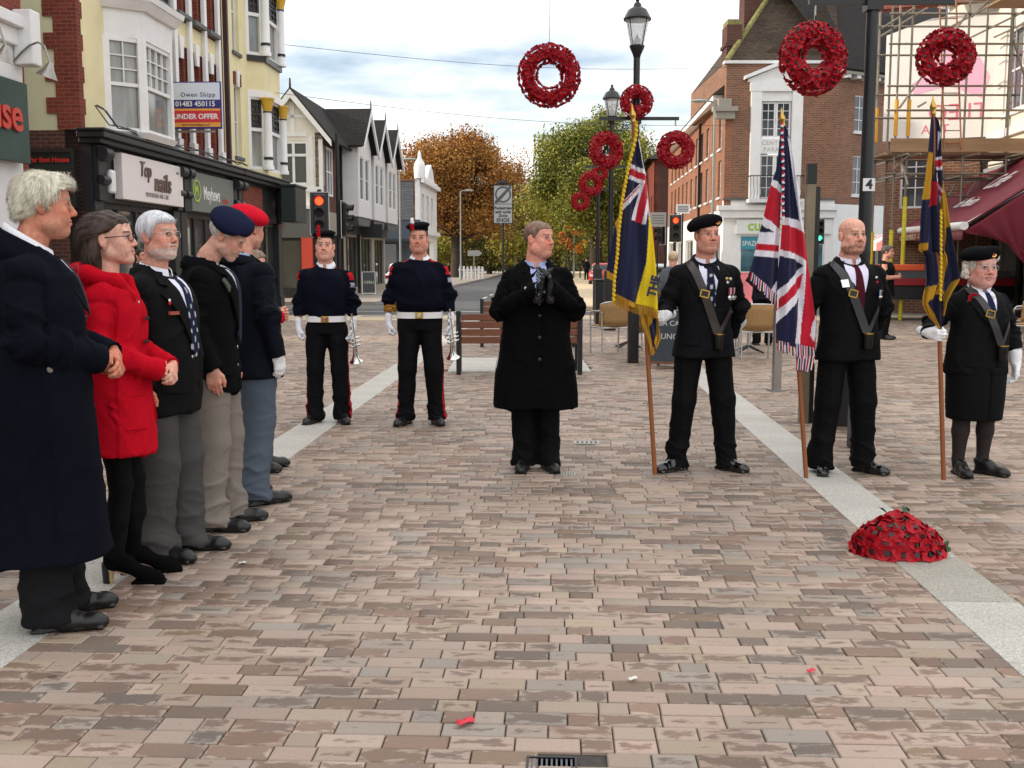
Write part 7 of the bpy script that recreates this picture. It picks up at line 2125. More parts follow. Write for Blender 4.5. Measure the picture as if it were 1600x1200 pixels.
def bearer_woman():
 p = Person((3.145, 7.12), 6, 'elderly woman in black beret and black skirt suit with long white gloves holding a standard', 1.535, h=.009)
 feet = [(-.095, .0, RAD(-8)), (.105, .0, RAD(34))]
 arms = [[(-.20, .015, 1.38), (-.335, .08, 1.165), (-.455, -.110, 1.120)], [(.20, .015, 1.38), (.275, .02, 1.13), (.295, -.02, .985)]]
 p.head(yaw=0, pitch=1, skin=S(216, 160, 146), hairc=S(212, 206, 196), age=1.0, red=.7, fat=.5, stub=0, h=.0034, scale=1.03, brow=S(180, 160, 150), lips=S(170, 96, 96))
 p.hair('curly', S(218, 212, 198), strands=1500, h=.004)
 p.beret(S(20, 21, 24), side=-1, tilt=7, badge=.022, puff=.92)
 p.glasses(wire=True)
 p.body(arms, feet)
 wg = S(238, 238, 240)
 p.hand(-1, (-.462, -.125, 1.115), (.22, -.95, -.12), (.95, .22, .0), curl=(.85, 1.1, .8), thumb=.6, color=wg, glove=True, sc=1.06)
 # gauntlet
 v = Vol((.15, -.2, .55), (.45, .15, 1.05), .006)
 k = p.k
 a, b = Vector(p.P((.290, -.01, 1.005))), Vector(p.P((.302, -.03, .875)))
 v.cap(tuple(a), tuple(b), .046, .037, .01); V, Q = v.mesh(2)
 vmesh('gauntlet', V + normals(V, Q) * (.002 * wav(V, (40, 40, 60), 4))[:, None], Q, M_COTTON, p.E, np.array(wg))
 p.hand(1, (.304, -.035, .865), (-.10, -.12, -1), (-1, .1, 0), curl=(.5, .6, .4), color=wg, glove=True, sc=1.05)
 p.finish()
 c = S(24, 24, 27)
 p.top('jacket', kn((.795, 0, .235, .170), (.92, 0, .228, .170), (1.05, -.006, .214, .166), (1.16, -.014, .208, .168), (1.27, -.014, .202, .162), (1.36, .0, .190, .140), (1.42, .014, .135, .108), (1.46, .022, .088, .09), (1.485, .024, .075, .082)),
          arms, c, M_SUIT, folds=.005, armfold=.006, sleeve=(.078, .072, .064), sh=(.150, 1.355))
 p.collar('shirt_collar', S(232, 232, 240), M_COTTON, r=(.068, .072), flare=.022, drop=.05)
 vneck(p, S(226, 226, 240), S(26, 32, 62), c, bottom=1.18, w=.080)
 pockets(p, c, .90)
 o = sash(p, -.115, .085, 1.02, S(46, 42, 42))
 p.blob('badge', (.030, 1.385), .012, mat('white_enamel', S(225, 225, 220), rough=.3), off=.021)
 poppy_pin(p, (-.118, 1.378), .030)
 k = p.k
 v = Vol((-.3, -.25, .2), (.3, .25, .80 * k + .06), .009)
 v.loft([(.44 * k, 0, .0, .210 * k, .165 * k), (.6 * k, 0, 0, .222 * k, .175 * k), (.85 * k, 0, 0, .228 * k, .172 * k)], .01, 2.2)
 V, Q = v.mesh(2); V = V + normals(V, Q) * (.005 * wav(V, (18, 18, 4), 5))[:, None]
 V[:, 1] += np.where((V[:, 1] < 0) & (np.abs(V[:, 0] - .02) < .006) & (V[:, 2] < .75), .012, 0)
 vmesh('skirt', V, Q, M_SUIT, p.E, np.array(S(21, 21, 22)))
 v = Vol((-.25, -.2, .03), (.25, .2, .5), .007)
 for f in feet:
  v.chain([(f[0] * k, 0, .48), (f[0] * k, .01, .30), (f[0] * k, .025, .10), (f[0] * k, .02, .06)], [.062, .056, .038, .040], .02)
 V, Q = v.mesh(2)
 vmesh('stockings', V, Q, M_COTTON, p.E, np.array(S(46, 38, 38)))
 p.shoes(feet, S(20, 20, 21), L=.92)
 return p

# ------------------------------------------------------------------ people further back
def bystander(loc, rz, label, H, topc, trc, hair=None, hairc=S(60, 50, 45), skin=S(206, 150, 128), bare=False, pose='hang', h=.014, hem=.80, group=None):
 p = Person(loc, rz, label, H, h=h, group=group)
 feet = [(-.10, .0, RAD(-10)), (.10, .0, RAD(14))]
 if pose == 'hang': arms = [[(-.20, .015, 1.40), (-.25, .03, 1.13), (-.24, -.03, .90)], [(.20, .015, 1.40), (.25, .03, 1.13), (.24, -.03, .90)]]
 elif pose == 'fold': arms = [[(-.20, .015, 1.40), (-.27, -.03, 1.15), (-.06, -.23, 1.17)], [(.20, .015, 1.40), (.27, -.03, 1.15), (.05, -.23, 1.17)]]
 else: arms = [[(-.20, .015, 1.40), (-.25, .06, 1.14), (-.10, .16, .98)], [(.20, .015, 1.40), (.25, .06, 1.14), (.10, .16, .98)]]
 p.head(skin=skin, hairc=hairc, h=.005, age=.3)
 p.hair(hair or 'short', hairc, h=.005)
 p.body(arms, feet)
 if pose == 'fold':
  p.hand(-1, arms[0][2], (.9, -.2, .2), (0, 1, 0), h=.006); p.hand(1, arms[1][2], (-.9, -.2, .2), (0, 1, 0), h=.006)
  if bare:
   v = Vol((-.4, -.4, 1.0), (.4, .2, 1.4), .008)
   for a in arms: v.cap(p.P(a[1]), p.P(a[2]), .042, .03, .01); v.cap(p.P(a[0]), p.P(a[1]), .05, .044, .02)
   V, Q = v.mesh(1); p.skinparts.append((V, Q, np.tile(np.array(p.skin), (len(V), 1))))
 elif pose == 'hang':
  p.hand(-1, arms[0][2], (0, -.1, -1), (1, 0, 0), h=.006); p.hand(1, arms[1][2], (0, -.1, -1), (-1, 0, 0), h=.006)
 p.finish()
 ta = arms if not bare else [[a[0], tuple(a[0][i] * .35 + a[1][i] * .65 for i in range(3))] for a in arms]
 sl = (.07, .06, .05) if not bare else (.072, .066)
 p.top('jacket' if not bare else 't_shirt', kn((hem, 0, .20, .15), (1.05, 0, .19, .142), (1.28, 0, .20, .142), (1.37, .006, .185, .125), (1.43, .018, .13, .10), (1.47, .024, .08, .082)), ta, topc, M_SUIT, sleeve=sl, cuffcut=not bare)
 p.trousers(feet, trc)
 p.shoes(feet)
 return p

def bystanders():
 bystander((6.95, 19.7), 62, 'dark-haired man in a black T-shirt with hands together in front of the striped stall', 1.74, S(22, 22, 24), S(22, 22, 24), 'short', S(70, 66, 64), bare=True, pose='fold')
 bystander((4.35, 18.3), 172, 'person in a dark suit seen from behind beyond the union flag', 1.72, S(30, 32, 42), S(26, 26, 28), 'short', S(90, 74, 60), pose='back')
 bystander((-6.35, 18.2), 60, 'onlooker in a dark jacket by the nail shop window behind the spectacled man', 1.66, S(28, 28, 32), S(30, 30, 34), 'short', S(50, 42, 38))
 bystander((6.8, 21.5), 150, 'dark-haired person behind the bald bearer close to the numbered post', 1.66, S(60, 46, 40), S(40, 40, 44), 'short', S(60, 46, 38))
 bystander((2.85, 18.8), 160, 'fair-haired person beyond the beret bearer beside the cafe tables', 1.62, S(96, 100, 106), S(60, 62, 70), 'short', S(196, 174, 140))
 for i, (x, y, rz, tc, lab) in enumerate(((5.75, 82, 175, S(30, 30, 34), 'nearer walker in dark clothes on the far pavement'), (6.65, 86, 178, S(40, 40, 46), 'farther walker in dark clothes on the far pavement'))):
  bystander((x, y), rz, lab, 1.72, tc, S(30, 30, 34), h=.03, group='walkers on the far pavement')
# outlines of the three standards in metres (x, z)
FLAGS = {'f1': {'Y': 7.0, 'panels': [{'L': [(0.722, 1.805), (0.706, 1.737), (0.682, 1.704), (0.65, 1.494), (0.631, 1.385), (0.631, 1.337)], 'R': [(0.724, 1.805), (0.72, 1.71), (0.707, 1.629), (0.695, 1.494), (0.683, 1.385), (0.673, 1.317)], 'dy': 0.05, 'n': 0.7, 'amp': 0.01}, {'L': [(0.807, 2.351), (0.805, 2.258), (0.785, 2.166), (0.762, 2.072), (0.719, 1.832), (0.699, 1.629), (0.692, 1.494), (0.675, 1.33), (0.671, 1.18)], 'R': [(0.812, 2.351), (0.827, 2.245), (0.856, 2.086), (0.877, 2.006), (0.893, 1.845), (0.902, 1.751), (0.922, 1.629), (0.946, 1.412), (0.964, 1.104)], 'dy': 0, 'n': 1.6, 'amp': 0.022}, {'L': [(0.847, 1.104), (0.862, 1.042), (0.883, 0.973), (0.912, 0.904), (0.93, 0.828)], 'R': [(0.964, 1.111), (0.979, 1.028), (0.992, 0.932), (0.968, 0.876), (0.941, 0.821)], 'dy': 0.03, 'n': 2.2, 'amp': 0.02}], 'paint': [('gold', [(0.728, 1.811), (0.679, 1.704), (0.696, 1.629), (0.716, 1.683)]), ('gold', [(0.617, 1.399), (0.683, 1.358), (0.675, 1.303), (0.618, 1.317)]), ('white', [(0.818, 2.245), (0.829, 2.232), (0.872, 2.032), (0.86, 2.043)]), ('white', [(0.775, 2.079), (0.877, 2.035), (0.878, 2.008), (0.77, 2.052)]), ('red', [(0.773, 2.052), (0.878, 2.008), (0.883, 1.95), (0.768, 2.006)]), ('white', [(0.768, 2.006), (0.866, 1.971), (0.856, 1.95), (0.76, 1.983)]), ('white', [(0.847, 1.963), (0.837, 1.903), (0.722, 1.775), (0.735, 1.848)]), ('red', [(0.842, 1.947), (0.838, 1.934), (0.728, 1.821), (0.733, 1.84)]), ('white', [(0.853, 1.968), (0.872, 1.959), (0.807, 1.71), (0.781, 1.72)]), ('red', [(0.869, 1.986), (0.885, 1.986), (0.883, 1.858), (0.851, 1.694), (0.805, 1.709)]), ('white', [(0.884, 1.858), (0.896, 1.805), (0.873, 1.686), (0.851, 1.694)]), ('pale', [(0.882, 1.972), (0.907, 1.758), (0.897, 1.71), (0.887, 1.845)]), ('yellow', [(0.899, 1.744), (0.983, 1.629), (0.992, 1.084), (0.812, 1.159), (0.845, 1.276), (0.884, 1.44), (0.894, 1.629)]), ('gold', [(0.66, 1.248), (0.812, 1.173), (0.971, 1.132), (0.979, 1.07), (0.661, 1.139)]), ('gold', [(0.84, 1.111), (0.964, 1.111), (0.913, 1.015), (0.94, 0.89), (0.969, 0.821), (0.92, 0.807)]), ('gold', [(0.959, 1.111), (0.995, 0.932), (0.963, 0.862), (0.946, 0.918), (0.966, 0.973)])]}, 'f2': {'Y': 6.86, 'panels': [{'L': [(1.72, 2.305), (1.711, 2.151), (1.698, 2.033), (1.67, 1.945), (1.624, 1.722), (1.581, 1.527), (1.551, 1.38), (1.543, 1.346)], 'R': [(1.732, 2.305), (1.737, 2.077), (1.738, 1.885), (1.736, 1.722), (1.733, 1.542), (1.73, 1.331), (1.724, 1.195)], 'dy': 0.035, 'n': 1.2, 'amp': 0.02, 'slant': 100}, {'L': [(1.732, 2.305), (1.737, 2.077), (1.738, 1.885), (1.739, 1.722), (1.736, 1.542), (1.728, 1.407), (1.725, 1.24), (1.726, 1.058), (1.73, 0.917)], 'R': [(1.747, 2.298), (1.778, 2.195), (1.801, 2.092), (1.829, 1.93), (1.857, 1.751), (1.88, 1.632), (1.9, 1.482), (1.923, 1.331), (1.946, 1.18), (1.966, 1.058), (1.964, 0.874)], 'dy': 0, 'n': 1.5, 'amp': 0.024, 'slant': 32}], 'paint': [('white', [(1.677, 1.977), (1.741, 1.93), (1.743, 1.879), (1.663, 1.94)]), ('red', [(1.663, 1.939), (1.743, 1.879), (1.75, 1.644), (1.623, 1.744)]), ('white', [(1.623, 1.743), (1.744, 1.647), (1.742, 1.602), (1.694, 1.632), (1.61, 1.689)]), ('navy', [(1.61, 1.686), (1.694, 1.635), (1.596, 1.643)]), ('white', [(1.596, 1.637), (1.697, 1.635), (1.742, 1.61), (1.741, 1.548), (1.575, 1.565)]), ('red', [(1.575, 1.565), (1.741, 1.551), (1.739, 1.509), (1.569, 1.524)]), ('white', [(1.569, 1.524), (1.739, 1.509), (1.737, 1.469), (1.562, 1.485)]), ('navy', [(1.562, 1.485), (1.737, 1.469), (1.733, 1.301), (1.724, 1.18), (1.528, 1.362)]), ('white', [(1.728, 1.324), (1.722, 1.237), (1.685, 1.259)]), ('cut2', []), ('navy', [(1.732, 2.312), (1.749, 2.312), (1.901, 1.542), (1.923, 1.331), (1.876, 0.905), (1.723, 0.905), (1.731, 1.407), (1.739, 1.722)]), ('white', [(1.753, 2.239), (1.77, 2.217), (1.822, 2.004), (1.87, 1.707), (1.883, 1.647), (1.852, 1.662), (1.815, 1.885), (1.782, 2.077)]), ('red', [(1.767, 2.232), (1.79, 2.195), (1.844, 1.93), (1.889, 1.692), (1.872, 1.692), (1.822, 2.004)]), ('white', [(1.738, 1.729), (1.835, 1.714), (1.883, 1.65), (1.899, 1.602), (1.837, 1.659), (1.737, 1.686)]), ('red', [(1.737, 1.686), (1.837, 1.659), (1.899, 1.61), (1.923, 1.422), (1.881, 1.458), (1.842, 1.494), (1.732, 1.527)]), ('white', [(1.732, 1.526), (1.842, 1.494), (1.904, 1.444), (1.906, 1.392), (1.867, 1.434), (1.828, 1.461), (1.729, 1.484)]), ('white', [(1.893, 1.434), (1.901, 1.346), (1.726, 1.104), (1.719, 1.035), (1.722, 1.253)]), ('red', [(1.882, 1.374), (1.878, 1.283), (1.721, 1.122), (1.725, 1.19)]), ('white', [(1.878, 1.283), (1.869, 1.216), (1.724, 1.043), (1.721, 1.122)]), ('navy', [(1.871, 1.213), (1.848, 0.923), (1.722, 0.923), (1.724, 1.043)]), ('white', [(1.901, 1.452), (1.895, 1.18), (1.882, 0.908), (1.837, 0.92), (1.864, 1.18), (1.877, 1.346)]), ('red', [(1.897, 1.482), (1.928, 1.422), (1.981, 1.058), (1.969, 0.874), (1.881, 0.905), (1.895, 1.18)]), ('white', [(1.97, 1.104), (1.964, 0.928), (1.943, 0.966), (1.951, 1.043)])]}, 'f3': {'Y': 6.85, 'panels': [{'L': [(2.68, 2.378), (2.677, 2.225), (2.671, 2.09), (2.661, 1.954), (2.649, 1.848), (2.643, 1.717), (2.642, 1.566), (2.639, 1.522), (2.682, 1.488), (2.692, 1.415), (2.699, 1.314), (2.682, 1.212), (2.684, 1.161), (2.719, 1.098), (2.797, 1.008)], 'R': [(2.695, 2.378), (2.727, 2.336), (2.743, 2.262), (2.755, 2.114), (2.769, 1.941), (2.788, 1.854), (2.805, 1.754), (2.82, 1.667), (2.848, 1.541), (2.88, 1.415), (2.894, 1.327), (2.852, 1.25), (2.827, 1.187), (2.818, 1.11), (2.808, 1.008)], 'dy': 0.04, 'n': 2.6, 'amp': 0.025}], 'paint': [('gold', [(2.676, 2.145), (2.699, 2.133), (2.701, 1.978), (2.685, 1.904), (2.677, 1.844), (2.634, 1.842), (2.659, 1.991)]), ('red', [(2.704, 1.966), (2.723, 1.954), (2.729, 1.808), (2.674, 1.798), (2.695, 1.891)]), ('white', [(2.725, 2.28), (2.741, 2.262), (2.733, 2.17), (2.722, 2.139)]), ('white', [(2.713, 2.108), (2.76, 2.119), (2.761, 2.102), (2.714, 2.091)]), ('red', [(2.714, 2.091), (2.761, 2.102), (2.763, 2.055), (2.716, 2.046)]), ('white', [(2.716, 2.046), (2.763, 2.055), (2.764, 2.035), (2.718, 2.029)]), ('white', [(2.719, 2.013), (2.771, 1.891), (2.78, 1.817), (2.759, 1.823), (2.752, 1.867), (2.72, 1.978)]), ('red', [(2.721, 1.987), (2.769, 1.879), (2.767, 1.859), (2.723, 1.949)]), ('gold', [(2.767, 1.966), (2.79, 1.854), (2.827, 1.679), (2.807, 1.664), (2.811, 1.466), (2.806, 1.314), (2.789, 1.244), (2.788, 1.415), (2.782, 1.667), (2.767, 1.817)]), ('gold', [(2.622, 1.554), (2.682, 1.571), (2.684, 1.531), (2.663, 1.491), (2.625, 1.491)]), ('gold', [(2.7, 1.282), (2.754, 1.299), (2.78, 1.377), (2.797, 1.238), (2.757, 1.235), (2.717, 1.197), (2.68, 1.123), (2.663, 1.212)]), ('gold', [(2.664, 1.18), (2.705, 1.18), (2.744, 1.11), (2.808, 1.005), (2.781, 0.995), (2.707, 1.072)]), ('gold', [(2.899, 1.346), (2.907, 1.308), (2.853, 1.231), (2.825, 1.085), (2.811, 1.098), (2.818, 1.225), (2.862, 1.308)])]}}
# ================================================================== standards (flags on poles)
M_FLAG = mat('flag_cloth', rough=.75, vc=True, noise=.06, nscale=40, bump=.15, bscale=700, spec=.2, sheen=.1)
M_POLE = mat('varnished_pole', S(142, 84, 46), rough=.35, noise=.15, nscale=6, stretch=(1, 1, .1))
FC = {'navy': S(27, 31, 62), 'white': S(226, 224, 232), 'red': S(188, 26, 48), 'yellow': S(226, 196, 32), 'gold': S(186, 140, 34), 'pale': S(226, 190, 186)}

def inside(poly, x, z):
 r = np.zeros(x.shape, bool)
 n = len(poly)
 for i in range(n):
  (x1, z1), (x2, z2) = poly[i], poly[(i + 1) % n]
  if z1 == z2: continue
  c = ((z1 > z) != (z2 > z)) & (x < (x2 - x1) * (z - z1) / (z2 - z1) + x1)
  r ^= c
 return r

def standard(key, base, top, label, fringe, group='standards carried by the bearers'):
 D = FLAGS[key]
 b0 = Vector(base)
 E = empty('flag_standard', base, 0, label, 'flag', group)
 mb = MB(); t = Vector(top) - b0
 mb.tube((0, 0, 0), t * .995, .0155, .0135, 14); mb.build('pole', M_POLE, E, smooth=True)
 d = t.normalized()
 mb = MB(); mb.M = Matrix.Translation(t) @ d.to_track_quat('Z', 'Y').to_matrix().to_4x4()
 mb.lathe([(.016, -.03), (.018, -.02), (.014, -.005), (.022, .012), (.020, .028), (.010, .05), (.003, .085), (.0, .09)], n=14); mb.build('finial', M_BRASS, E, smooth=True)
 VV, FF, CC = [], [], []
 off = 0
 for pi, p in enumerate(D['panels']):
  Lp, Rp = sorted(p['L'], key=lambda q: q[1]), sorted(p['R'], key=lambda q: q[1])
  zl = max(Lp[0][1], Rp[0][1]) if not p.get('slant') else min(Lp[0][1], Rp[0][1]); zh = min(Lp[-1][1], Rp[-1][1])
  nz = max(8, int((zh - zl) / .006)); nu = 60
  u = np.linspace(0, 1, nu)[None, :]
  tt = np.linspace(0, 1, nz)[:, None]
  # rows run between the two edges at the same share of their length: the lower hem may slope
  zL = Lp[0][1] + (Lp[-1][1] - Lp[0][1]) * tt; zR = Rp[0][1] + (Rp[-1][1] - Rp[0][1]) * tt
  xL = np.interp(zL, [q[1] for q in Lp], [q[0] for q in Lp]); xR = np.interp(zR, [q[1] for q in Rp], [q[0] for q in Rp])
  x = xL + (xR - xL) * u; z = zL + (zR - zL) * u
  wd = (xR - xL)
  ph = p['n'] * 2 * PI
  amp = np.minimum(p['amp'], wd * .16)
  y = p['dy'] + amp * (np.sin(ph * u + 2.0 * tt + pi) + .5 * np.sin(ph * 2.3 * u - 5 * tt + 1.3 * pi)) + .03 * (u - .5) ** 2
  c = np.tile(np.array(FC['navy']), (nz, nu, 1))
  skip = False
  names = [q[0] for q in D['paint']]
  split = names.index('cut2') if 'cut2' in names else None
  for qi, (nm, poly) in enumerate(D['paint']):
   if nm == 'cut2': continue
   if split is not None and ((pi == 0) != (qi < split)): continue
   m = inside(poly, x, z)
   c[m] = FC[nm]
  P = np.stack([x, y + D['Y'], z], 2).reshape(-1, 3)
  q = np.arange(nz * nu).reshape(nz, nu)
  F = np.stack([q[:-1, :-1], q[:-1, 1:], q[1:, 1:], q[1:, :-1]], 2).reshape(-1, 4) + off
  VV.append(P); FF.append(F); CC.append(c.reshape(-1, 3)); off += nz * nu
 V = np.concatenate(VV) - np.array(base); Q = np.concatenate(FF)
 cloth = vmesh('cloth', V, Q, M_FLAG, E, np.concatenate(CC))
 s_ = cloth.modifiers.new('solid', 'SOLIDIFY'); s_.thickness = .003
 for (top_, bot_, cols, w) in fringe:
  VV, FF, CC = [], [], []
  tot = sum((Vector(top_[i + 1]) - Vector(top_[i])).length for i in range(len(top_) - 1))
  n = int(tot / w)
  tx = np.linspace(0, 1, len(top_))
  rr = random.Random(3)
  for i in range(n):
   a = (i + .5) / n
   x0, z0 = np.interp(a, tx, [q[0] for q in top_]), np.interp(a, tx, [q[1] for q in top_])
   x1, z1 = np.interp(a, tx, [q[0] for q in bot_]), np.interp(a, tx, [q[1] for q in bot_])
   x1 += rr.uniform(-.004, .004); z1 += rr.uniform(-.008, .008)
   o = len(VV); y0 = D['Y'] - .006 + .012 * math.sin(i * .4); y1 = y0 + rr.uniform(-.008, .008)
   hw = w * .46
   VV += [(x0 - hw, y0, z0 + .01), (x0 + hw, y0, z0 + .01), (x1 + hw, y1, z1), (x1 - hw, y1, z1), (x0, y0 + .006, z0 + .01), (x1, y1 + .006, z1), (x0, y0 - .006, z0 + .01), (x1, y1 - .006, z1)]
   FF += [(o, o + 3, o + 7, o + 6), (o + 6, o + 7, o + 2, o + 1), (o + 1, o + 2, o + 5, o + 4), (o + 4, o + 5, o + 3, o), (o + 3, o + 5, o + 2, o + 7)]
   CC += [tuple(k * (.8 + .4 * rr.random()) for k in FC[cols[i % len(cols)]])] * 8
  V = np.array(VV) - np.array(base)
  o = pydata('fringe', V, FF, M_FLAG, E, cols=CC); o['kind'] = 'stuff'
 return E

def cord(E, base, pts, r, cols):
 VV, FF, CC = [], [], []
 P = [Vector(p) - Vector(base) for p in pts]
 # twisted strands drawn as one ribbed rope
 mb = MB()
 n = 0
 for i in range(len(P) - 1):
  d = P[i + 1] - P[i]; k = max(1, int(d.length / .014))
  for j in range(k):
   a = P[i] + d * (j / k); b = P[i] + d * ((j + 1.25) / k)
   side = Vector((r * .35 * (1 if n % 2 else -1), 0, 0)); mb.col = (*FC[cols[n % len(cols)]],)
   mb.tube(a - side, b + side, r * .75, r * .75, 7); n += 1
 return mb.build('cord', M_FLAG, E, smooth=True)

def standards():
 b = (.980, 7.12, .0)
 E = standard('f1', b, (.786, 7.02, 2.375), 'blue and yellow veterans standard with gold fringe on a brown pole', [([(.668, 1.235), (.812, 1.163), (.964, 1.132)], [(.672, 1.165), (.813, 1.110), (.968, 1.075)], ['gold'], .007)])
 cord(E, b, [(x, 6.965, z) for x, z in ((.803, 2.347), (.802, 2.255), (.782, 2.162), (.758, 2.07), (.715, 1.83), (.696, 1.629), (.69, 1.494), (.672, 1.331), (.668, 1.181))], .013, ['gold', 'yellow'])
 o = text('lettering', 'THE', .075, mat('navy_flag_letter', FC['navy'], rough=.7), E, (.930 - b[0], 6.95 - b[1], 1.285), (PI / 2, RAD(-76), 0), bold=.004)
 b = (1.978, 6.98, .0)
 E = standard('f2', b, (1.728, 6.90, 2.335), 'red white and blue union flag with striped fringe on a brown pole', [
  ([(1.546, 1.374), (1.723, 1.218)], [(1.538, 1.328), (1.721, 1.150)], ['red', 'white', 'navy', 'white'], .009), ([(1.728, .928), (1.964, .882)], [(1.729, .875), (1.972, .795)], ['red', 'white', 'navy', 'white'], .009),
  ([(1.855, .825), (1.973, .828)], [(1.854, .738), (1.955, .738)], ['red', 'white', 'navy', 'white'], .009)])
 cord(E, b, [(x, 6.825, z) for x, z in ((1.707, 2.323), (1.714, 2.192), (1.726, 2.001), (1.727, 1.854), (1.734, 1.72))], .011, ['red', 'white', 'navy'])
 b = (2.882, 6.93, .0)
 E = standard('f3', b, (2.690, 6.90, 2.41), 'dark blue standard with gold border held by the white-gloved woman', [])
 cord(E, b, [(2.745, 6.84, 1.78), (2.757, 6.83, 1.45), (2.765, 6.83, 1.20)], .010, ['gold', 'yellow'])

# ================================================================== poppy wreaths
def poppy_mesh(r=.030, seed=0):
 rr = random.Random(seed)
 bm = bmesh.new()
 def lobe(cx, cz, R, a0):
  c = bm.verts.new((cx * .4, 0, cz * .4)); ring1, ring2 = [], []
  n = 9
  for i in range(n):
   t = 2 * PI * i / n + a0
   ring1.append(bm.verts.new((cx + .6 * R * math.cos(t), -.004 - .004 * rr.random(), cz + .6 * R * math.sin(t))))
   q = R * (1 + .10 * rr.uniform(-1, 1))
   ring2.append(bm.verts.new((cx + q * math.cos(t), -.012 + .010 * rr.uniform(-1, 1), cz + q * math.sin(t))))
  for i in range(n):
   j = (i + 1) % n
   bm.faces.new((c, ring1[i], ring1[j])); bm.faces.new((ring1[i], ring2[i], ring2[j], ring1[j]))
 lobe(-r * .42, r * .1, r * .82, 0); lobe(r * .42, -r * .05, r * .82, .3)
 for f in bm.faces: f.smooth = True
 e = [bm.verts.new((r * .30 * math.cos(i * PI / 4), -.014, r * .30 * math.sin(i * PI / 4))) for i in range(8)]
 e2 = [bm.verts.new((r * .36 * math.cos(i * PI / 4), -.004, r * .36 * math.sin(i * PI / 4))) for i in range(8)]
 f = bm.faces.new(e); f.material_index = 1
 for i in range(8):
  f = bm.faces.new((e[i], e2[i], e2[(i + 1) % 8], e[(i + 1) % 8])); f.material_index = 1
 me = bpy.data.meshes.new('poppy'); bm.to_mesh(me); bm.free()
 me.materials.append(M_POPPY); me.materials.append(M_PLASTIC)
 return me

POPPY = {}
def pop(r, i):
 k = (r, i % 3)
 if k not in POPPY: POPPY[k] = poppy_mesh(r, i % 3)
 return POPPY[k]

def wreath(loc, R, rt, pr, label, rz=0.0, single=True, hang=None, dens=1.0, seed=1, tilt=0.0, group='hanging poppy wreaths'):
 E = empty('poppy_wreath', loc, rz, label, 'wreath', group)
 E.rotation_euler = (tilt, 0, rz)
 mb = MB(); prof = []
 n = 28; VV, FF = [], []
 for i in range(n):
  a = 2 * PI * i / n
  for j in range(10):
   b = 2 * PI * j / 10
   rr = R + rt * .82 * math.cos(b)
   VV.append((rr * math.cos(a), rt * .82 * math.sin(b), rr * math.sin(a)))
 for i in range(n):
  for j in range(10): FF.append((i * 10 + j, ((i + 1) % n) * 10 + j, ((i + 1) % n) * 10 + (j + 1) % 10, i * 10 + (j + 1) % 10))
 pydata('ring', VV, FF, M_POPPY, E, smooth=True)
 r = random.Random(seed)
 spots = []
 for b in (-150, -115, -80, -45, -10, 25, 190):
  br = RAD(b)
  rr = R + rt * math.cos(br + PI) if False else R + rt * math.cos(br)
  k = max(6, int(2 * PI * rr / (pr * 1.75) * dens))
  for i in range(k): spots.append((2 * PI * (i + r.random() * .5) / k, br + r.gauss(0, .10)))
 Ms = []
 for a, b in spots:
  rr = R + rt * math.cos(b)
  p = Vector((rr * math.cos(a), rt * math.sin(b), rr * math.sin(a)))
  nrm = Vector((math.cos(b) * math.cos(a), math.sin(b), math.cos(b) * math.sin(a)))
  nrm = (nrm + Vector((r.gauss(0, .16), r.gauss(0, .1), r.gauss(0, .16)))).normalized()
  q = (-nrm).to_track_quat('Y', 'Z')
  Ms.append(Matrix.Translation(p + nrm * pr * .25) @ q.to_matrix().to_4x4() @ Matrix.Rotation(r.uniform(0, 6.28), 4, 'Y') @ Matrix.Scale(r.uniform(.88, 1.12), 4))
 if single:
  for i, M in enumerate(Ms):
   o = bpy.data.objects.new('poppy', pop(pr, i)); COL.objects.link(o); o.parent = E; o.matrix_local = M
 else:
  bm = bmesh.new()
  for i, M in enumerate(Ms):
   t = bpy.data.meshes.new('t'); t = pop(pr, i).copy(); t.transform(M); bm.from_mesh(t); bpy.data.meshes.remove(t)
  me = bpy.data.meshes.new('poppies'); bm.to_mesh(me); bm.free()
  me.materials.append(M_POPPY); me.materials.append(M_PLASTIC)
  o = link('poppies', me, None, E); o['kind'] = 'stuff'
 if hang is not None:
  mb = MB(); mb.tube((0, 0, R + rt * .4), (0, 0, R + rt + hang), .0025, n=6); mb.build('hanging_wire', M_STEEL, E)
 return E

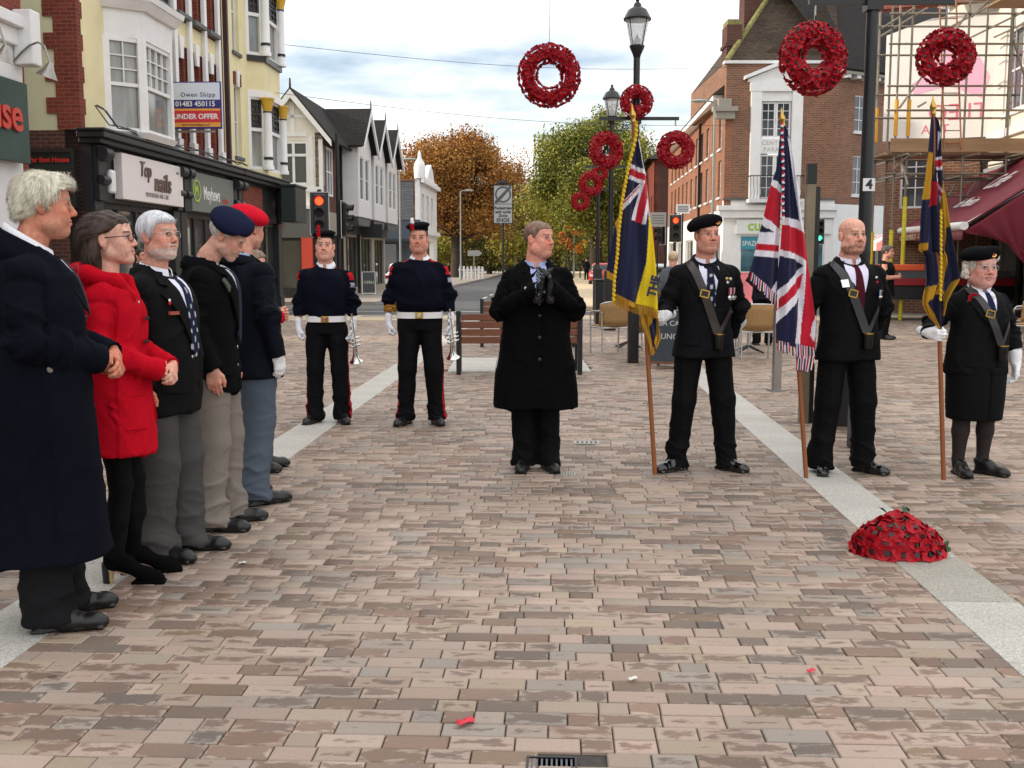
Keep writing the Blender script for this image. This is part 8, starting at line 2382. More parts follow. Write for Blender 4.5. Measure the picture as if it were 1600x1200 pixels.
def ground_wreath():
 E = empty('ground_poppy_wreath', (1.93, 5.16, 0), RAD(-12), 'mound of layered red poppies laid on the granite band of the paving', 'wreath')
 r = random.Random(2)
 mb = MB(); mb.lathe([(.225, .01), (.215, .05), (.17, .11), (.10, .165), (.03, .19), (.0, .192)], n=24); o = mb.build('mound', M_POPPY, E, smooth=True); o.scale = (.98, .75, .95)
 tiers = [(.205, .032, 19, 16), (.185, .070, 17, 28), (.150, .108, 13, 42), (.105, .142, 10, 56), (.05, .172, 5, 72), (.0, .185, 1, 90)]
 c = 0
 for R, z, n, up in tiers:
  for i in range(n):
   a = 2 * PI * (i + r.random() * .35 + .5 * (c % 2)) / n
   el = RAD(up + r.gauss(0, 8))
   nrm = Vector((math.cos(a) * math.cos(el), math.sin(a) * math.cos(el), math.sin(el)))
   q = (-nrm).to_track_quat('Y', 'Z')
   o = bpy.data.objects.new('poppy', pop(.043, i)); COL.objects.link(o); o.parent = E
   o.matrix_local = Matrix.Translation((R * 1.02 * math.cos(a), R * .80 * math.sin(a), z)) @ q.to_matrix().to_4x4() @ Matrix.Rotation(r.uniform(-.6, .6), 4, 'Y') @ Matrix.Scale(r.uniform(.95, 1.2), 4)
  c += 1
 for x, y, z, rz in ((.02, -.05, .215, .3), (-.06, -.04, .205, 1.4), (.05, .0, .21, 2.2), (.235, -.03, .02, .2), (.225, .03, .03, -.5), (-.02, -.12, .15, .9), (-.09, -.10, .13, 2.4)):
  mb = MB(); mb.M = Matrix.Translation((x, y, z)) @ Euler((.5, .3, rz)).to_matrix().to_4x4()
  mb.add([(0, 0, 0), (.014, .012, .008), (.010, .030, .012), (.0, .05, .004), (-.010, .030, .012), (-.014, .012, .008), (0, .02, .002)], [(0, 1, 6), (1, 2, 6), (2, 3, 6), (3, 4, 6), (4, 5, 6), (5, 0, 6)])
  mb.build('leaf', M_GREENPAPER, E)

# ================================================================== lamp posts
def lamp_post(x, y, label, lantern=True, arm=None, h=4.45, r=.045, basew=.12, baseh=1.25, number=None):
 E = empty('lamp_post', (x, y, 0), 0, label, 'lamp post', 'black lamp posts')
 mb = MB(); mb.box((0, 0, baseh / 2), (basew * 2, basew * 2, baseh)); mb.build('base', M_BLACK, E, bevel=.012)
 mb = MB(); mb.tube((0, 0, baseh), (0, 0, baseh + .12), basew * .8, r * 1.3, 16); mb.tube((0, 0, baseh + .12), (0, 0, h), r * 1.25, r, 16)
 mb.tube((0, 0, h * .82), (0, 0, h * .82 + .25), r * 1.35, r * 1.35, 16); mb.build('column', M_BLACK, E, smooth=True)
 if lantern:
  Ln = empty('lantern', (0, 0, 0), 0); Ln.parent = E
  mb = MB(); mb.lathe([(r, h - .05), (r * 1.3, h), (.105, h + .10), (.105, h + .12), (.0, h + .12)], n=16); mb.build('lantern_seat', M_BLACK, Ln, smooth=True)
  mb = MB(); mb.lathe([(.095, h + .12), (.165, h + .46), (.160, h + .46), (.090, h + .125)], n=16); mb.build('lantern_glass', mat('lantern_glass', S(226, 228, 228), rough=.05, alpha=.28), Ln, smooth=True)
  mb = MB(); mb.lathe([(.19, h + .46), (.195, h + .48), (.13, h + .60), (.06, h + .64), (.05, h + .68), (.02, h + .71), (.03, h + .74), (.0, h + .77)], n=16); mb.build('lantern_roof', M_BLACK, Ln, smooth=True)
  mb = MB(); mb.lathe([(.05, h + .12), (.05, h + .20), (.02, h + .24), (.0, h + .28)], n=12); mb.build('burner', M_STEEL, Ln, smooth=True)
  for i in range(4):
   a = PI / 4 + i * PI / 2; mb = MB(); mb.tube((.095 * math.cos(a), .095 * math.sin(a), h + .12), (.166 * math.cos(a), .166 * math.sin(a), h + .46), .007, n=6); mb.build('lantern_bar', M_BLACK, Ln)
 if arm:
  z, xl, xr = arm
  mb = MB(); mb.b2((xl, -.022, z - .022), (xr, .022, z + .022)); mb.box((0, 0, z), (r * 3, r * 3, .14)); A_ = mb.build('bracket_arm', M_BLACK, E)
  for xx in (xl + .05, xr - .05):
   mb = MB(); mb.tube((xx, 0, z - .02), (xx, 0, z - .10), .008, n=6); mb.build('hook', M_STEEL, A_)
 if number:
  mb = MB(); mb.b2((-.045, -r * 1.35 - .012, 1.975), (.045, -r * 1.35 - .004, 2.07)); pl = mb.build('number_plate', M_WHITE, E); pl.location = (-.0, 0, 0)
  text('number', number, .10, M_BLACK, pl, (0, -r * 1.35 - .013, 2.022), bold=.003)
 return E

def lamps_and_wreaths():
 lamp_post(2.690, 8.14, 'broad black lamp post with number 4 plate and two wreath arms at right', False, (3.37, -.48, .60), h=5.2, r=.040, basew=.060, baseh=1.40, number='4')
 lamp_post(1.735, 15.1, 'black lantern post with wreath arms beyond the blue and yellow standard', True, (3.43, -.52, .60), h=4.30, r=.045, basew=.075, baseh=.95)
 lamp_post(2.06, 22.3, 'middle black lantern post with wreaths behind the standard', True, (3.40, -.55, .55), h=4.30)
 lamp_post(2.40, 29.8, 'farthest black lantern post of the row at the square\'s edge', True, (3.42, -.55, .55), h=4.30)
 wreath((2.222, 8.02, 2.935), .172, .070, .031, 'near poppy wreath hanging left of the numbered post, brick building behind', RAD(14), True, .13, seed=4)
 wreath((3.200, 8.02, 2.945), .130, .055, .030, 'near poppy wreath hanging right of the numbered post before scaffolding', RAD(-14), True, .15, seed=5)
 wreath((.290, 8.45, 2.885), .168, .058, .022, 'big dark poppy wreath hung on a wire alone against the sky', RAD(4), True, 1.6, dens=.92, seed=6)
 wreath((1.312, 15.02, 2.985), .172, .070, .030, 'poppy wreath on the left arm of the lantern post beside the standard', RAD(24), True, .16, seed=7)
 wreath((2.285, 15.02, 2.992), .172, .070, .030, 'poppy wreath on the right arm of the lantern post before brick terrace', RAD(0), True, .16, seed=8)
 wreath((1.722, 14.95, 3.64), .145, .062, .030, 'poppy wreath fixed round the lantern post above the gold finial', RAD(0), True, None, seed=9)
 wreath((1.63, 22.2, 3.04), .170, .070, .032, 'poppy wreath on the left arm of the middle lantern post', RAD(10), True, .12, seed=10)
 wreath((2.55, 22.2, 2.96), .170, .070, .032, 'poppy wreath on the right arm of the middle post, half hidden by the standard', RAD(0), True, .18, seed=11)
 wreath((1.90, 29.7, 3.10), .170, .070, .034, 'small bright poppy wreath on the left arm of the farthest lantern post', RAD(0), True, .12, seed=12)
 wreath((2.42, 29.6, 3.86), .150, .060, .034, 'small poppy wreath fixed high on the farthest lantern post', RAD(0), True, None, seed=13)
 # cables over the street
 for i, (a, b, lab) in enumerate((((-7.4, 34, 8.2), (9.1, 46, 9.6), 'upper thin black cable spanning the street'), ((-7.6, 33, 6.6), (9.1, 46, 7.2), 'lower thin black cable spanning the street'))):
  mb = MB(); P = []
  for k in range(17):
   t = k / 16; P.append((a[0] + (b[0] - a[0]) * t, a[1] + (b[1] - a[1]) * t, a[2] + (b[2] - a[2]) * t - .35 * math.sin(PI * t)))
  mb.path(P, .008, 4); tag(mb.build('overhead_cable', M_BLACK), lab, 'cable')
 mb = MB(); P = [(-8.6, 14.4, 6.5), (-4, 11.5, 5.0), (.29, 8.45, 4.62), (4.5, 8.9, 5.3), (11.2, 12, 6.4)]
 mb.path(P, .005, 4); tag(mb.build('catenary_wire', M_STEEL), 'thin steel wire strung high across the square holding the big wreath', 'wire')

# ================================================================== street furniture
M_SLAT = mat('iroko_slat', S(112, 66, 44), rough=.5, noise=.22, nscale=5, bump=.15, bscale=60, stretch=(.2, 3, 3))
def bench(x, y, rz, label):
 E = empty('park_bench', (x, y, 0), rz, label, 'bench', 'timber slat benches')
 W = 1.56
 for sx in (-1, 1):
  mb = MB(); xx = sx * W / 2
  mb.b2((xx - .03, -.03, 0), (xx + .03, .03, .82)); mb.b2((xx - .03, .40, 0), (xx + .03, .46, .44)); mb.b2((xx - .03, .03, .38), (xx + .03, .40, .43)); mb.b2((xx - .03, .03, .63), (xx + .03, .46, .67)); mb.b2((xx - .029, .401, .44), (xx + .029, .459, .63))
  mb.build('end_frame', M_BLACK, E, bevel=.006)
 mb = MB(); mb.b2((-.25, .02, 0), (-.19, .07, .78)); mb.b2((-.25, .071, .38), (-.19, .44, .42)); mb.build('middle_support', M_BLACK, E)
 for i in range(4):
  mb = MB(); z = .445 + i * .098; mb.box((0, .0, z), (W - .065, .028, .086)); mb.build('back_slat', M_SLAT, E, bevel=.008)
 for i in range(4):
  mb = MB(); mb.box((0, .07 + i * .10, .452), (W - .065, .088, .03)); mb.build('seat_slat', M_SLAT, E, bevel=.008)
 mb = MB(); mb.b2((-.74, -.020, .77), (-.66, -.015, .79)); mb.build('plaque', M_STEEL, E)

M_ALU = mat('aluminium', S(196, 198, 200), rough=.25, metal=.95)
M_RATTAN = mat('woven_rattan', S(158, 122, 78), rough=.7, noise=.25, nscale=60, bump=.8, bscale=220)
def cafe_chair(x, y, rz, label):
 E = empty('cafe_chair', (x, y, 0), rz, label, 'chair', 'aluminium and rattan cafe chairs')
 for sx in (-1, 1):
  mb = MB(); mb.path([(sx * .24, .22, 0), (sx * .24, .20, .45), (sx * .25, .22, .66), (sx * .25, .10, .68), (sx * .25, -.18, .66), (sx * .25, -.22, .60), (sx * .24, -.22, .0)], .0135, 8); mb.build('leg_frame', M_ALU, E, smooth=True)
 mb = MB(); mb.path([(-.24, .20, .42), (.24, .20, .42), (.24, -.2, .42), (-.24, -.2, .42), (-.24, .20, .42)], .012, 8); mb.build('seat_rail', M_ALU, E)
 mb = MB(); mb.b2((-.23, -.2, .43), (.23, .20, .455)); mb.build('seat', M_RATTAN, E, bevel=.01)
 VV, FF = [], []
 n = 14
 for i in range(n + 1):
  t = -1 + 2 * i / n; a = t * 1.15
  for j in range(5):
   z = .46 + .36 * j / 4 - (.05 * abs(t) ** 3 if j == 4 else 0)
   VV.append((.25 * math.sin(a) / math.sin(1.15), .02 + .22 * math.cos(a) + .04 * j / 4, z))
 for i in range(n):
  for j in range(4): FF.append((i * 5 + j, (i + 1) * 5 + j, (i + 1) * 5 + j + 1, i * 5 + j + 1))
 o = pydata('backrest', VV, FF, M_RATTAN, E, smooth=True); s_ = o.modifiers.new('s', 'SOLIDIFY'); s_.thickness = .018
 mb = MB(); mb.path([(VV[i * 5 + 4][0], VV[i * 5 + 4][1], VV[i * 5 + 4][2] + .008) for i in range(n + 1)], .013, 6); mb.build('back_rail', M_ALU, E, smooth=True)

def cafe_table(x, y, label):
 E = empty('cafe_table', (x, y, 0), 0, label, 'table', 'dark cafe tables')
 mb = MB(); mb.lathe([(.0, .715), (.34, .715), (.35, .722), (.35, .74), (.34, .745), (.0, .745)], n=28); mb.build('table_top', mat('dark_laminate', S(58, 58, 60), rough=.3), E, smooth=True)
 mb = MB(); mb.tube((0, 0, .05), (0, 0, .715), .03, n=14); mb.build('column', M_ALU, E, smooth=True)
 for i in range(4):
  a = PI / 4 + i * PI / 2; mb = MB(); mb.path([(0, 0, .12), (.28 * math.cos(a), .28 * math.sin(a), .02)], [.022, .014], 8); mb.build('foot', M_PLASTIC, E)

def a_board(x, y, rz, label, m, h=1.0, w=.6, words=None, frame=None, wc=None):
 E = empty('a_board', (x, y, 0), rz, label, 'sign board')
 for s_ in (-1, 1):
  M = Matrix.Translation((0, s_ * .22, 0)) @ Matrix.Rotation(RAD(12) * s_, 4, 'X')
  mb = MB(); mb.M = M; mb.b2((-w / 2, -.012, .10), (w / 2, .012, h)); P_ = mb.build('panel', m, E)
  mb = MB(); mb.M = M
  for a, b in (((-w / 2 - .03, -.018, 0), (-w / 2, .018, h + .02)), ((w / 2, -.018, 0), (w / 2 + .03, .018, h + .02)), ((-w / 2, -.018, h), (w / 2, .018, h + .02)), ((-w / 2, -.018, .07), (w / 2, .018, .10))): mb.b2(a, b)
  mb.build('frame', frame or M_SLAT, E)
  if s_ < 0 and words:
   for i, (t, z, sz) in enumerate(words):
    o = text('lettering', t, sz, wc or mat('chalk', S(188, 190, 190), rough=.9), P_); o.matrix_local = M @ Matrix.Translation((0, -.014, z)) @ Matrix.Rotation(PI / 2, 4, 'X')
 return E

def street_furniture():
 bench(.095, 13.52, RAD(1.5), 'nearer brown slatted bench seen from behind, left of the overcoat man')
 bench(.27, 17.9, RAD(1.5), 'farther brown slatted bench just beyond the first bench')
 E = empty('litter_bin', (2.06, 23.9, 0), RAD(3), 'tall square black litter bin at the edge of the road', 'bin')
 mb = MB(); mb.b2((-.19, -.19, .04), (.19, .19, 1.00)); mb.build('body', M_BLACK, E, bevel=.02)
 mb = MB(); mb.b2((-.21, -.21, 1.0), (.21, .21, 1.05)); mb.build('lid', M_BLACK, E, bevel=.015); mb = MB(); mb.b2((-.16, -.16, 0), (.16, .16, .04)); mb.build('plinth', M_BLACK, E)
 # wayfinding totem, steel posts, low black cabinet behind the bald bearer
 E = empty('wayfinding_totem', (2.63, 9.46, 0), RAD(-6), 'slim bronze and black wayfinding totem behind the union flag', 'sign')
 mb = MB(); mb.b2((-.035, -.05, 0), (.045, .05, 2.12)); mb.build('face', mat('bronze_panel', S(132, 118, 96), rough=.45, metal=.3, noise=.1), E, bevel=.004)
 mb = MB(); mb.b2((.046, -.045, 0), (.085, .20, 2.10)); mb.build('panel', M_BLACK, E); mb = MB(); mb.b2((-.03, -.045, 2.121), (.05, .05, 2.30)); mb.build('cap', M_BLACK, E)
 E = empty('steel_post', (2.985, 11.84, 0), 0, 'square brushed steel post on the paving left of the union flag pole', 'post')
 mb = MB(); mb.b2((-.045, -.045, 0), (.045, .045, 1.12)); mb.build('shaft', M_STEEL, E, bevel=.006); mb = MB(); mb.b2((-.09, -.09, .0), (.09, .09, .012)); mb.build('foot_plate', M_STEEL, E)
 E = empty('utility_cabinet', (2.90, 9.12, 0), RAD(-14), 'low black street cabinet behind the bald bearer\'s legs', 'cabinet')
 mb = MB(); mb.b2((-.18, -.11, .03), (.18, .11, .95)); mb.build('body', M_BLACK, E, bevel=.012); mb = MB(); mb.b2((-.19, -.12, .95), (.19, .12, .98)); mb.build('top', M_BLACK, E, bevel=.006); mb = MB(); mb.b2((-.16, -.09, 0), (.16, .09, .03)); mb.build('plinth', M_PAVE, E)
 # cafe
 cafe_chair(1.55, 16.6, RAD(200), 'leftmost rattan cafe chair under the blue and yellow standard')
 cafe_chair(1.98, 15.5, RAD(168), 'rattan cafe chair with its back towards us by the lantern post')
 cafe_chair(2.22, 16.9, RAD(150), 'rattan cafe chair further back beside the chalkboard')
 cafe_chair(3.60, 15.6, RAD(178), 'rattan cafe chair right of the beret bearer facing away')
 cafe_chair(3.12, 16.0, RAD(110), 'pale cafe chair tucked against the beret bearer\'s elbow')
 cafe_chair(8.35, 17.0, RAD(-60), 'rattan cafe chair at the right edge behind the woman bearer')
 cafe_chair(9.0, 18.3, RAD(-100), 'second rattan cafe chair deeper under the maroon curtain')
 cafe_table(3.75, 16.7, 'dark round cafe table above the chair right of the beret bearer')
 cafe_table(3.30, 18.2, 'farther dark cafe table beyond the first on the right')
 cafe_table(1.95, 17.6, 'dark cafe table behind the chairs under the standard')
 cafe_table(9.0, 17.2, 'dark cafe table under the maroon awning at the right edge')
 a_board(2.20, 14.4, RAD(-24), 'wooden framed chalkboard standing behind the beret bearer', mat('slate_board', S(52, 58, 64), rough=.8, noise=.15), 1.02, .50, [('COFFEE', .80, .12), ('TEA CAKE', .62, .10), ('LUNCH', .44, .11)])
 a_board(7.75, 35.5, 0, 'small pink and green pavement sign outside the white shop', mat('pink_poster', S(226, 130, 140), rough=.5, noise=.3, nscale=2), 1.1, .6, None, M_WHITE)
 a_board(-6.15, 45.5, RAD(10), 'black A-board reading OPEN outside the far shops', M_PLASTIC, 1.0, .52, [('OPEN', .55, .17)], M_OFFWHITE, mat('pale_green_letter', S(190, 206, 170)))

# ================================================================== signs and signals
def zone_sign():
 E = empty('zone_sign', (-.335, 40, 0), RAD(1), 'grey pedestrian and cycle zone ends sign on a thin black pole', 'sign')
 mb = MB(); mb.tube((.0, .05, 0), (.0, .05, 4.45), .045, n=12); mb.build('pole', M_BLACK, E, smooth=True)
 g = mat('grey_sign_face', S(176, 178, 180), rough=.5)
 mb = MB(); mb.b2((-.36, -.02, 2.84), (.36, .02, 4.28)); pl = mb.build('plate', g, E, bevel=.01)
 bars(pl, 'border', M_PLASTIC, [((-.36, -.024, 4.25), (.36, -.021, 4.28)), ((-.36, -.024, 2.84), (.36, -.021, 2.87)), ((-.36, -.024, 2.87), (-.335, -.021, 4.25)), ((.335, -.024, 2.87), (.36, -.021, 4.25)), ((-.335, -.024, 3.56), (.335, -.021, 3.58))])
 dk = mat('sign_grey_dark', S(78, 80, 84), rough=.5)
 mb = MB(); mb.lathe([(.24, -.022), (.30, -.022), (.30, -.026), (.24, -.026), (.24, -.022)], (0, 0, 3.92), 32, 'Y', False); mb.build('ring', dk, pl)
 mb = MB(); mb.prism([(-.30, 3.60), (-.20, 3.60), (.31, 4.18), (.31, 4.24), (.25, 4.24), (-.30, 3.68)], -.032, -.027); mb.build('bar', dk, pl)
 for t, z, s_ in (('Pedestrian', 3.42, .155), ('and cycle', 3.28, .155), ('Zone', 3.14, .155), ('ENDS', 2.97, .20)): text('lettering', t, s_, M_PLASTIC, pl, (0, -.026, z), bold=.004)
 mb = MB(); mb.b2((-.22, -.10, 4.30), (.22, .06, 4.42)); mb.build('sign_light', M_PLASTIC, E, bevel=.02)

def signal(x, y, rz, label, lit='red', zc=2.65, h=1.0, poleh=None):
 E = empty('traffic_signal', (x, y, 0), rz, label, 'traffic light', 'traffic signals at the junction')
 mb = MB(); mb.tube((0, .16, 0), (0, .16, poleh or zc + h * .62), .055, n=12); mb.build('pole', M_BLACK, E, smooth=True)
 w = h * .40
 mb = MB(); mb.b2((-w / 2 - .05, .02, zc - h / 2 - .05), (w / 2 + .05, .035, zc + h / 2 + .05)); b = mb.build('backing_board', M_OFFWHITE, E)
 mb = MB(); mb.b2((-w / 2 - .035, .014, zc - h / 2 - .035), (w / 2 + .035, .0195, zc + h / 2 + .035)); mb.build('board_face', M_PLASTIC, b)
 mb = MB(); mb.b2((-w * .38, -.10, zc - h * .48), (w * .38, .0135, zc + h * .48)); H_ = mb.build('housing', M_PLASTIC, E, bevel=.02)
 for i, nm in enumerate(('red', 'amber', 'green')):
  z = zc + h * (.31 - .31 * i)
  on = (nm == lit)
  m = {'red': mat('red_lamp_on', S(255, 60, 30), emit=(1.0, .035, .008), estr=3.6) if on else mat('lens_off', S(26, 18, 18), rough=.2), 'amber': mat('lens_off', S(26, 18, 18)), 'green': mat('green_lamp_on', S(60, 230, 150), emit=(.05, .9, .45), estr=4.0) if on else mat('lens_off', S(26, 18, 18))}[nm]
  mb = MB(); mb.lathe([(0, -.104), (h * .105, -.104), (h * .10, -.125), (0, -.135)], (0, 0, z), 20, 'Y'); mb.build('lens', m, H_, smooth=True)
  mb = MB(); VV, FF = [], []
  for k in range(13):
   a = PI * (-.12 + 1.24 * k / 12)
   for yy in (-.10, -.30 + .06 * abs(k - 6) / 6): VV.append((h * .125 * math.cos(a), yy, z + h * .125 * math.sin(a)))
  for k in range(12): FF.append((k * 2, k * 2 + 1, k * 2 + 3, k * 2 + 2))
  o = pydata('visor', VV, FF, M_PLASTIC, H_); s_ = o.modifiers.new('s', 'SOLIDIFY'); s_.thickness = .008
 return E

def signals_and_lights():
 signal(-4.90, 27.2, RAD(8), 'traffic light showing red above the younger bandsman', 'red', 2.66, .98)
 signal(-4.75, 30.2, RAD(86), 'dark traffic light turned sideways beside the red one at left', None, 2.62, .95, 5.0)
 signal(6.28, 41, RAD(-4), 'traffic light showing red above the beret bearer', 'red', 2.70, .95)
 signal(5.85, 41.6, RAD(-70), 'dark traffic light turned sideways beside the right-hand red one', None, 2.60, .95)
 E = signal(8.62, 30, RAD(-6), 'small pedestrian signal showing green beside the bald bearer', 'green', 2.28, .62)
 for x, y, w, h, zc, m, lab in ((5.65, 41.3, .62, .55, 3.05, mat('grey_plate', S(150, 150, 148), rough=.6), 'grey square sign plate beside the right-hand signal'), (6.75, 42.2, .55, .36, 3.50, M_WHITE, 'small white sign plate above the right-hand signal')):
  E = empty('sign_plate', (x, y, 0), 0, lab, 'sign'); mb = MB(); mb.tube((0, .05, 0), (0, .05, zc + h / 2), .035, n=8); mb.build('pole', M_BLACK, E)
  mb = MB(); mb.b2((-w / 2, -.012, zc - h / 2), (w / 2, .012, zc + h / 2)); mb.build('plate', m, E)
  mb = MB()
  for i in range(4): mb.b2((-w * .38, -.015, zc + h * (.28 - i * .18) - .02), (w * .38, -.0125, zc + h * (.28 - i * .18) + .02))
  mb.build('print', mat('grey_plate_dark', S(110, 110, 112)), E)
 for x, y, h, rz, lab in ((-6.5, 62, 7.2, RAD(10), 'tall grey street light in front of the slate-hung building'), (-3.85, 80, 6.6, RAD(10), 'grey street light in front of the orange tree'), (8.35, 44.5, 7.9, RAD(180), 'slim grey street light before the sunny brick terrace'), (5.35, 92, 5.6, RAD(150), 'far grey street light beneath the green tree'), (1.6, 105, 4.6, 0, 'farthest thin street light in the middle of the street')):
  E = empty('street_light', (x, y, 0), rz, lab, 'street light', 'grey street lights')
  g = mat('galvanised', S(140, 146, 140), rough=.5, metal=.3)
  mb = MB(); mb.tube((0, 0, 0), (0, 0, 1.2), .09, n=10); mb.tube((0, 0, 1.2), (0, 0, h), .06, .045, 10); mb.path([(0, 0, h), (.15, 0, h + .08), (.45, 0, h + .10)], .035, 8); mb.build('column', g, E, smooth=True)
  v = Vol((.2, -.2, h - .1), (1.1, .2, h + .3), .03); v.ell((.65, 0, h + .10), (.36, .14, .075), 0); V, Q = v.mesh(1); vmesh('luminaire', V, Q, M_VC, E, np.array(S(150, 156, 150)))
 E = empty('direction_sign', (-3.0, 84, 0), 0, 'small pointed direction sign under the orange tree', 'sign'); mb = MB(); mb.tube((0, .05, 0), (0, .05, 2.2), .04, n=8); mb.build('pole', M_STEEL, E)
 mb = MB(); mb.prism([(-.5, 1.85), (.4, 1.85), (.65, 2.08), (.4, 2.3), (-.5, 2.3)], -.02, .02); mb.build('plate', mat('grey_plate', S(150, 150, 148)), E)

# ================================================================== vehicles
def car(x, y, rz, col, label, s=1.0):
 E = empty('car', (x, y, -.10), rz, label, 'car')
 v = Vol((-1.0, -2.3, .1), (1.0, 2.3, 1.6), .05)
 v.box((0, 0, .58), (.84, 2.05, .30), .18, .02); v.box((0, -.1, .72), (.82, 1.9, .18), .12, .08)
 v.box((0, .25, 1.08), (.68, 1.05, .36), .24, .22)
 for yy in (-1.3, 1.3):
  for sx in (-1, 1): v.cap((sx * .7, yy, .32), (sx * 1.0, yy, .32), .36, None, .01, 'sub')
 V, Q = v.mesh(2)
 N = normals(V, Q)
 gl = (V[:, 2] > .95) & (V[:, 2] < 1.32) & (np.abs(N[:, 2]) < .72)
 C = np.where(gl[:, None], np.array(S(24, 28, 32))[None], np.array(col)[None])
 C = np.where(((V[:, 2] < .36))[:, None], np.array(S(20, 20, 22))[None], C)
 vmesh('body', V, Q, mat('car_paint', rough=.2, vc=True, spec=.6, coat=.6), E, C)
 for yy in (-1.3, 1.3):
  for sx in (-1, 1):
   mb = MB(); mb.tube((sx * .62, yy, .32), (sx * .82, yy, .32), .32, n=20); w = mb.build('wheel', mat('tyre', S(22, 22, 22), rough=.8), E, smooth=True)
   mb = MB(); mb.tube((sx * .79, yy, .32), (sx * .828, yy, .32), .20, n=16); mb.build('rim', M_ALU, w, smooth=True)
 for sx in (-1, 1):
  mb = MB(); mb.box((sx * .58, -2.02, .66), (.34, .10, .14)); mb.build('headlight', mat('headlamp', S(220, 224, 226), rough=.1), E, bevel=.03)
  mb = MB(); mb.box((sx * .62, 2.02, .72), (.26, .10, .18)); mb.build('tail_light', mat('tail_lamp', S(150, 20, 20), rough=.2), E, bevel=.03)

def vehicles():
 car(-5.9, 58.0, RAD(178), S(206, 210, 214), 'white car parked by the far shops at left')
 car(5.75, 68.0, RAD(-4), S(176, 26, 34), 'red car parked beyond the litter bin')
 car(6.10, 48.0, RAD(88), S(30, 34, 36), 'dark green car half hidden behind the blue and yellow standard')
 car(6.35, 44.0, RAD(70), S(190, 194, 198), 'pale silver car behind the beret bearer\'s shoulder')
 # flat trailer with red sides
 E = empty('flatbed_trailer', (10.6, 26.6, 0), RAD(-6), 'red and black flatbed trailer with an orange board right of the T-shirt man', 'trailer')
 mb = MB(); mb.b2((-2.2, -.9, .52), (1.6, .9, .86)); mb.build('chassis', M_BLACK, E, bevel=.02)
 mb = MB(); mb.b2((-2.2, -.95, .861), (1.6, .95, 1.03)); mb.build('bed', mat('trailer_red', S(150, 26, 32), rough=.4), E, bevel=.01)
 mb = MB(); mb.b2((-2.0, -.90, 1.031), (1.5, .9, 1.22)); mb.build('side_board', M_LEAD, E)
 mb = MB(); mb.b2((-1.9, -.93, 1.221), (-.5, .6, 1.37)); mb.build('orange_board', mat('hi_vis_orange', S(232, 96, 50), rough=.5), E, bevel=.02)
 for xx in (-1.75, 1.0):
  for yy in (-.85, .85):
   mb = MB(); mb.tube((xx, yy - .1, .30), (xx, yy + .1, .30), .30, n=20); w = mb.build('wheel', mat('tyre', S(22, 22, 22)), E, smooth=True)
   mb = MB(); mb.tube((xx, yy - .112, .30), (xx, yy + .112, .30), .14, n=14); mb.build('hub', M_LEAD, w)

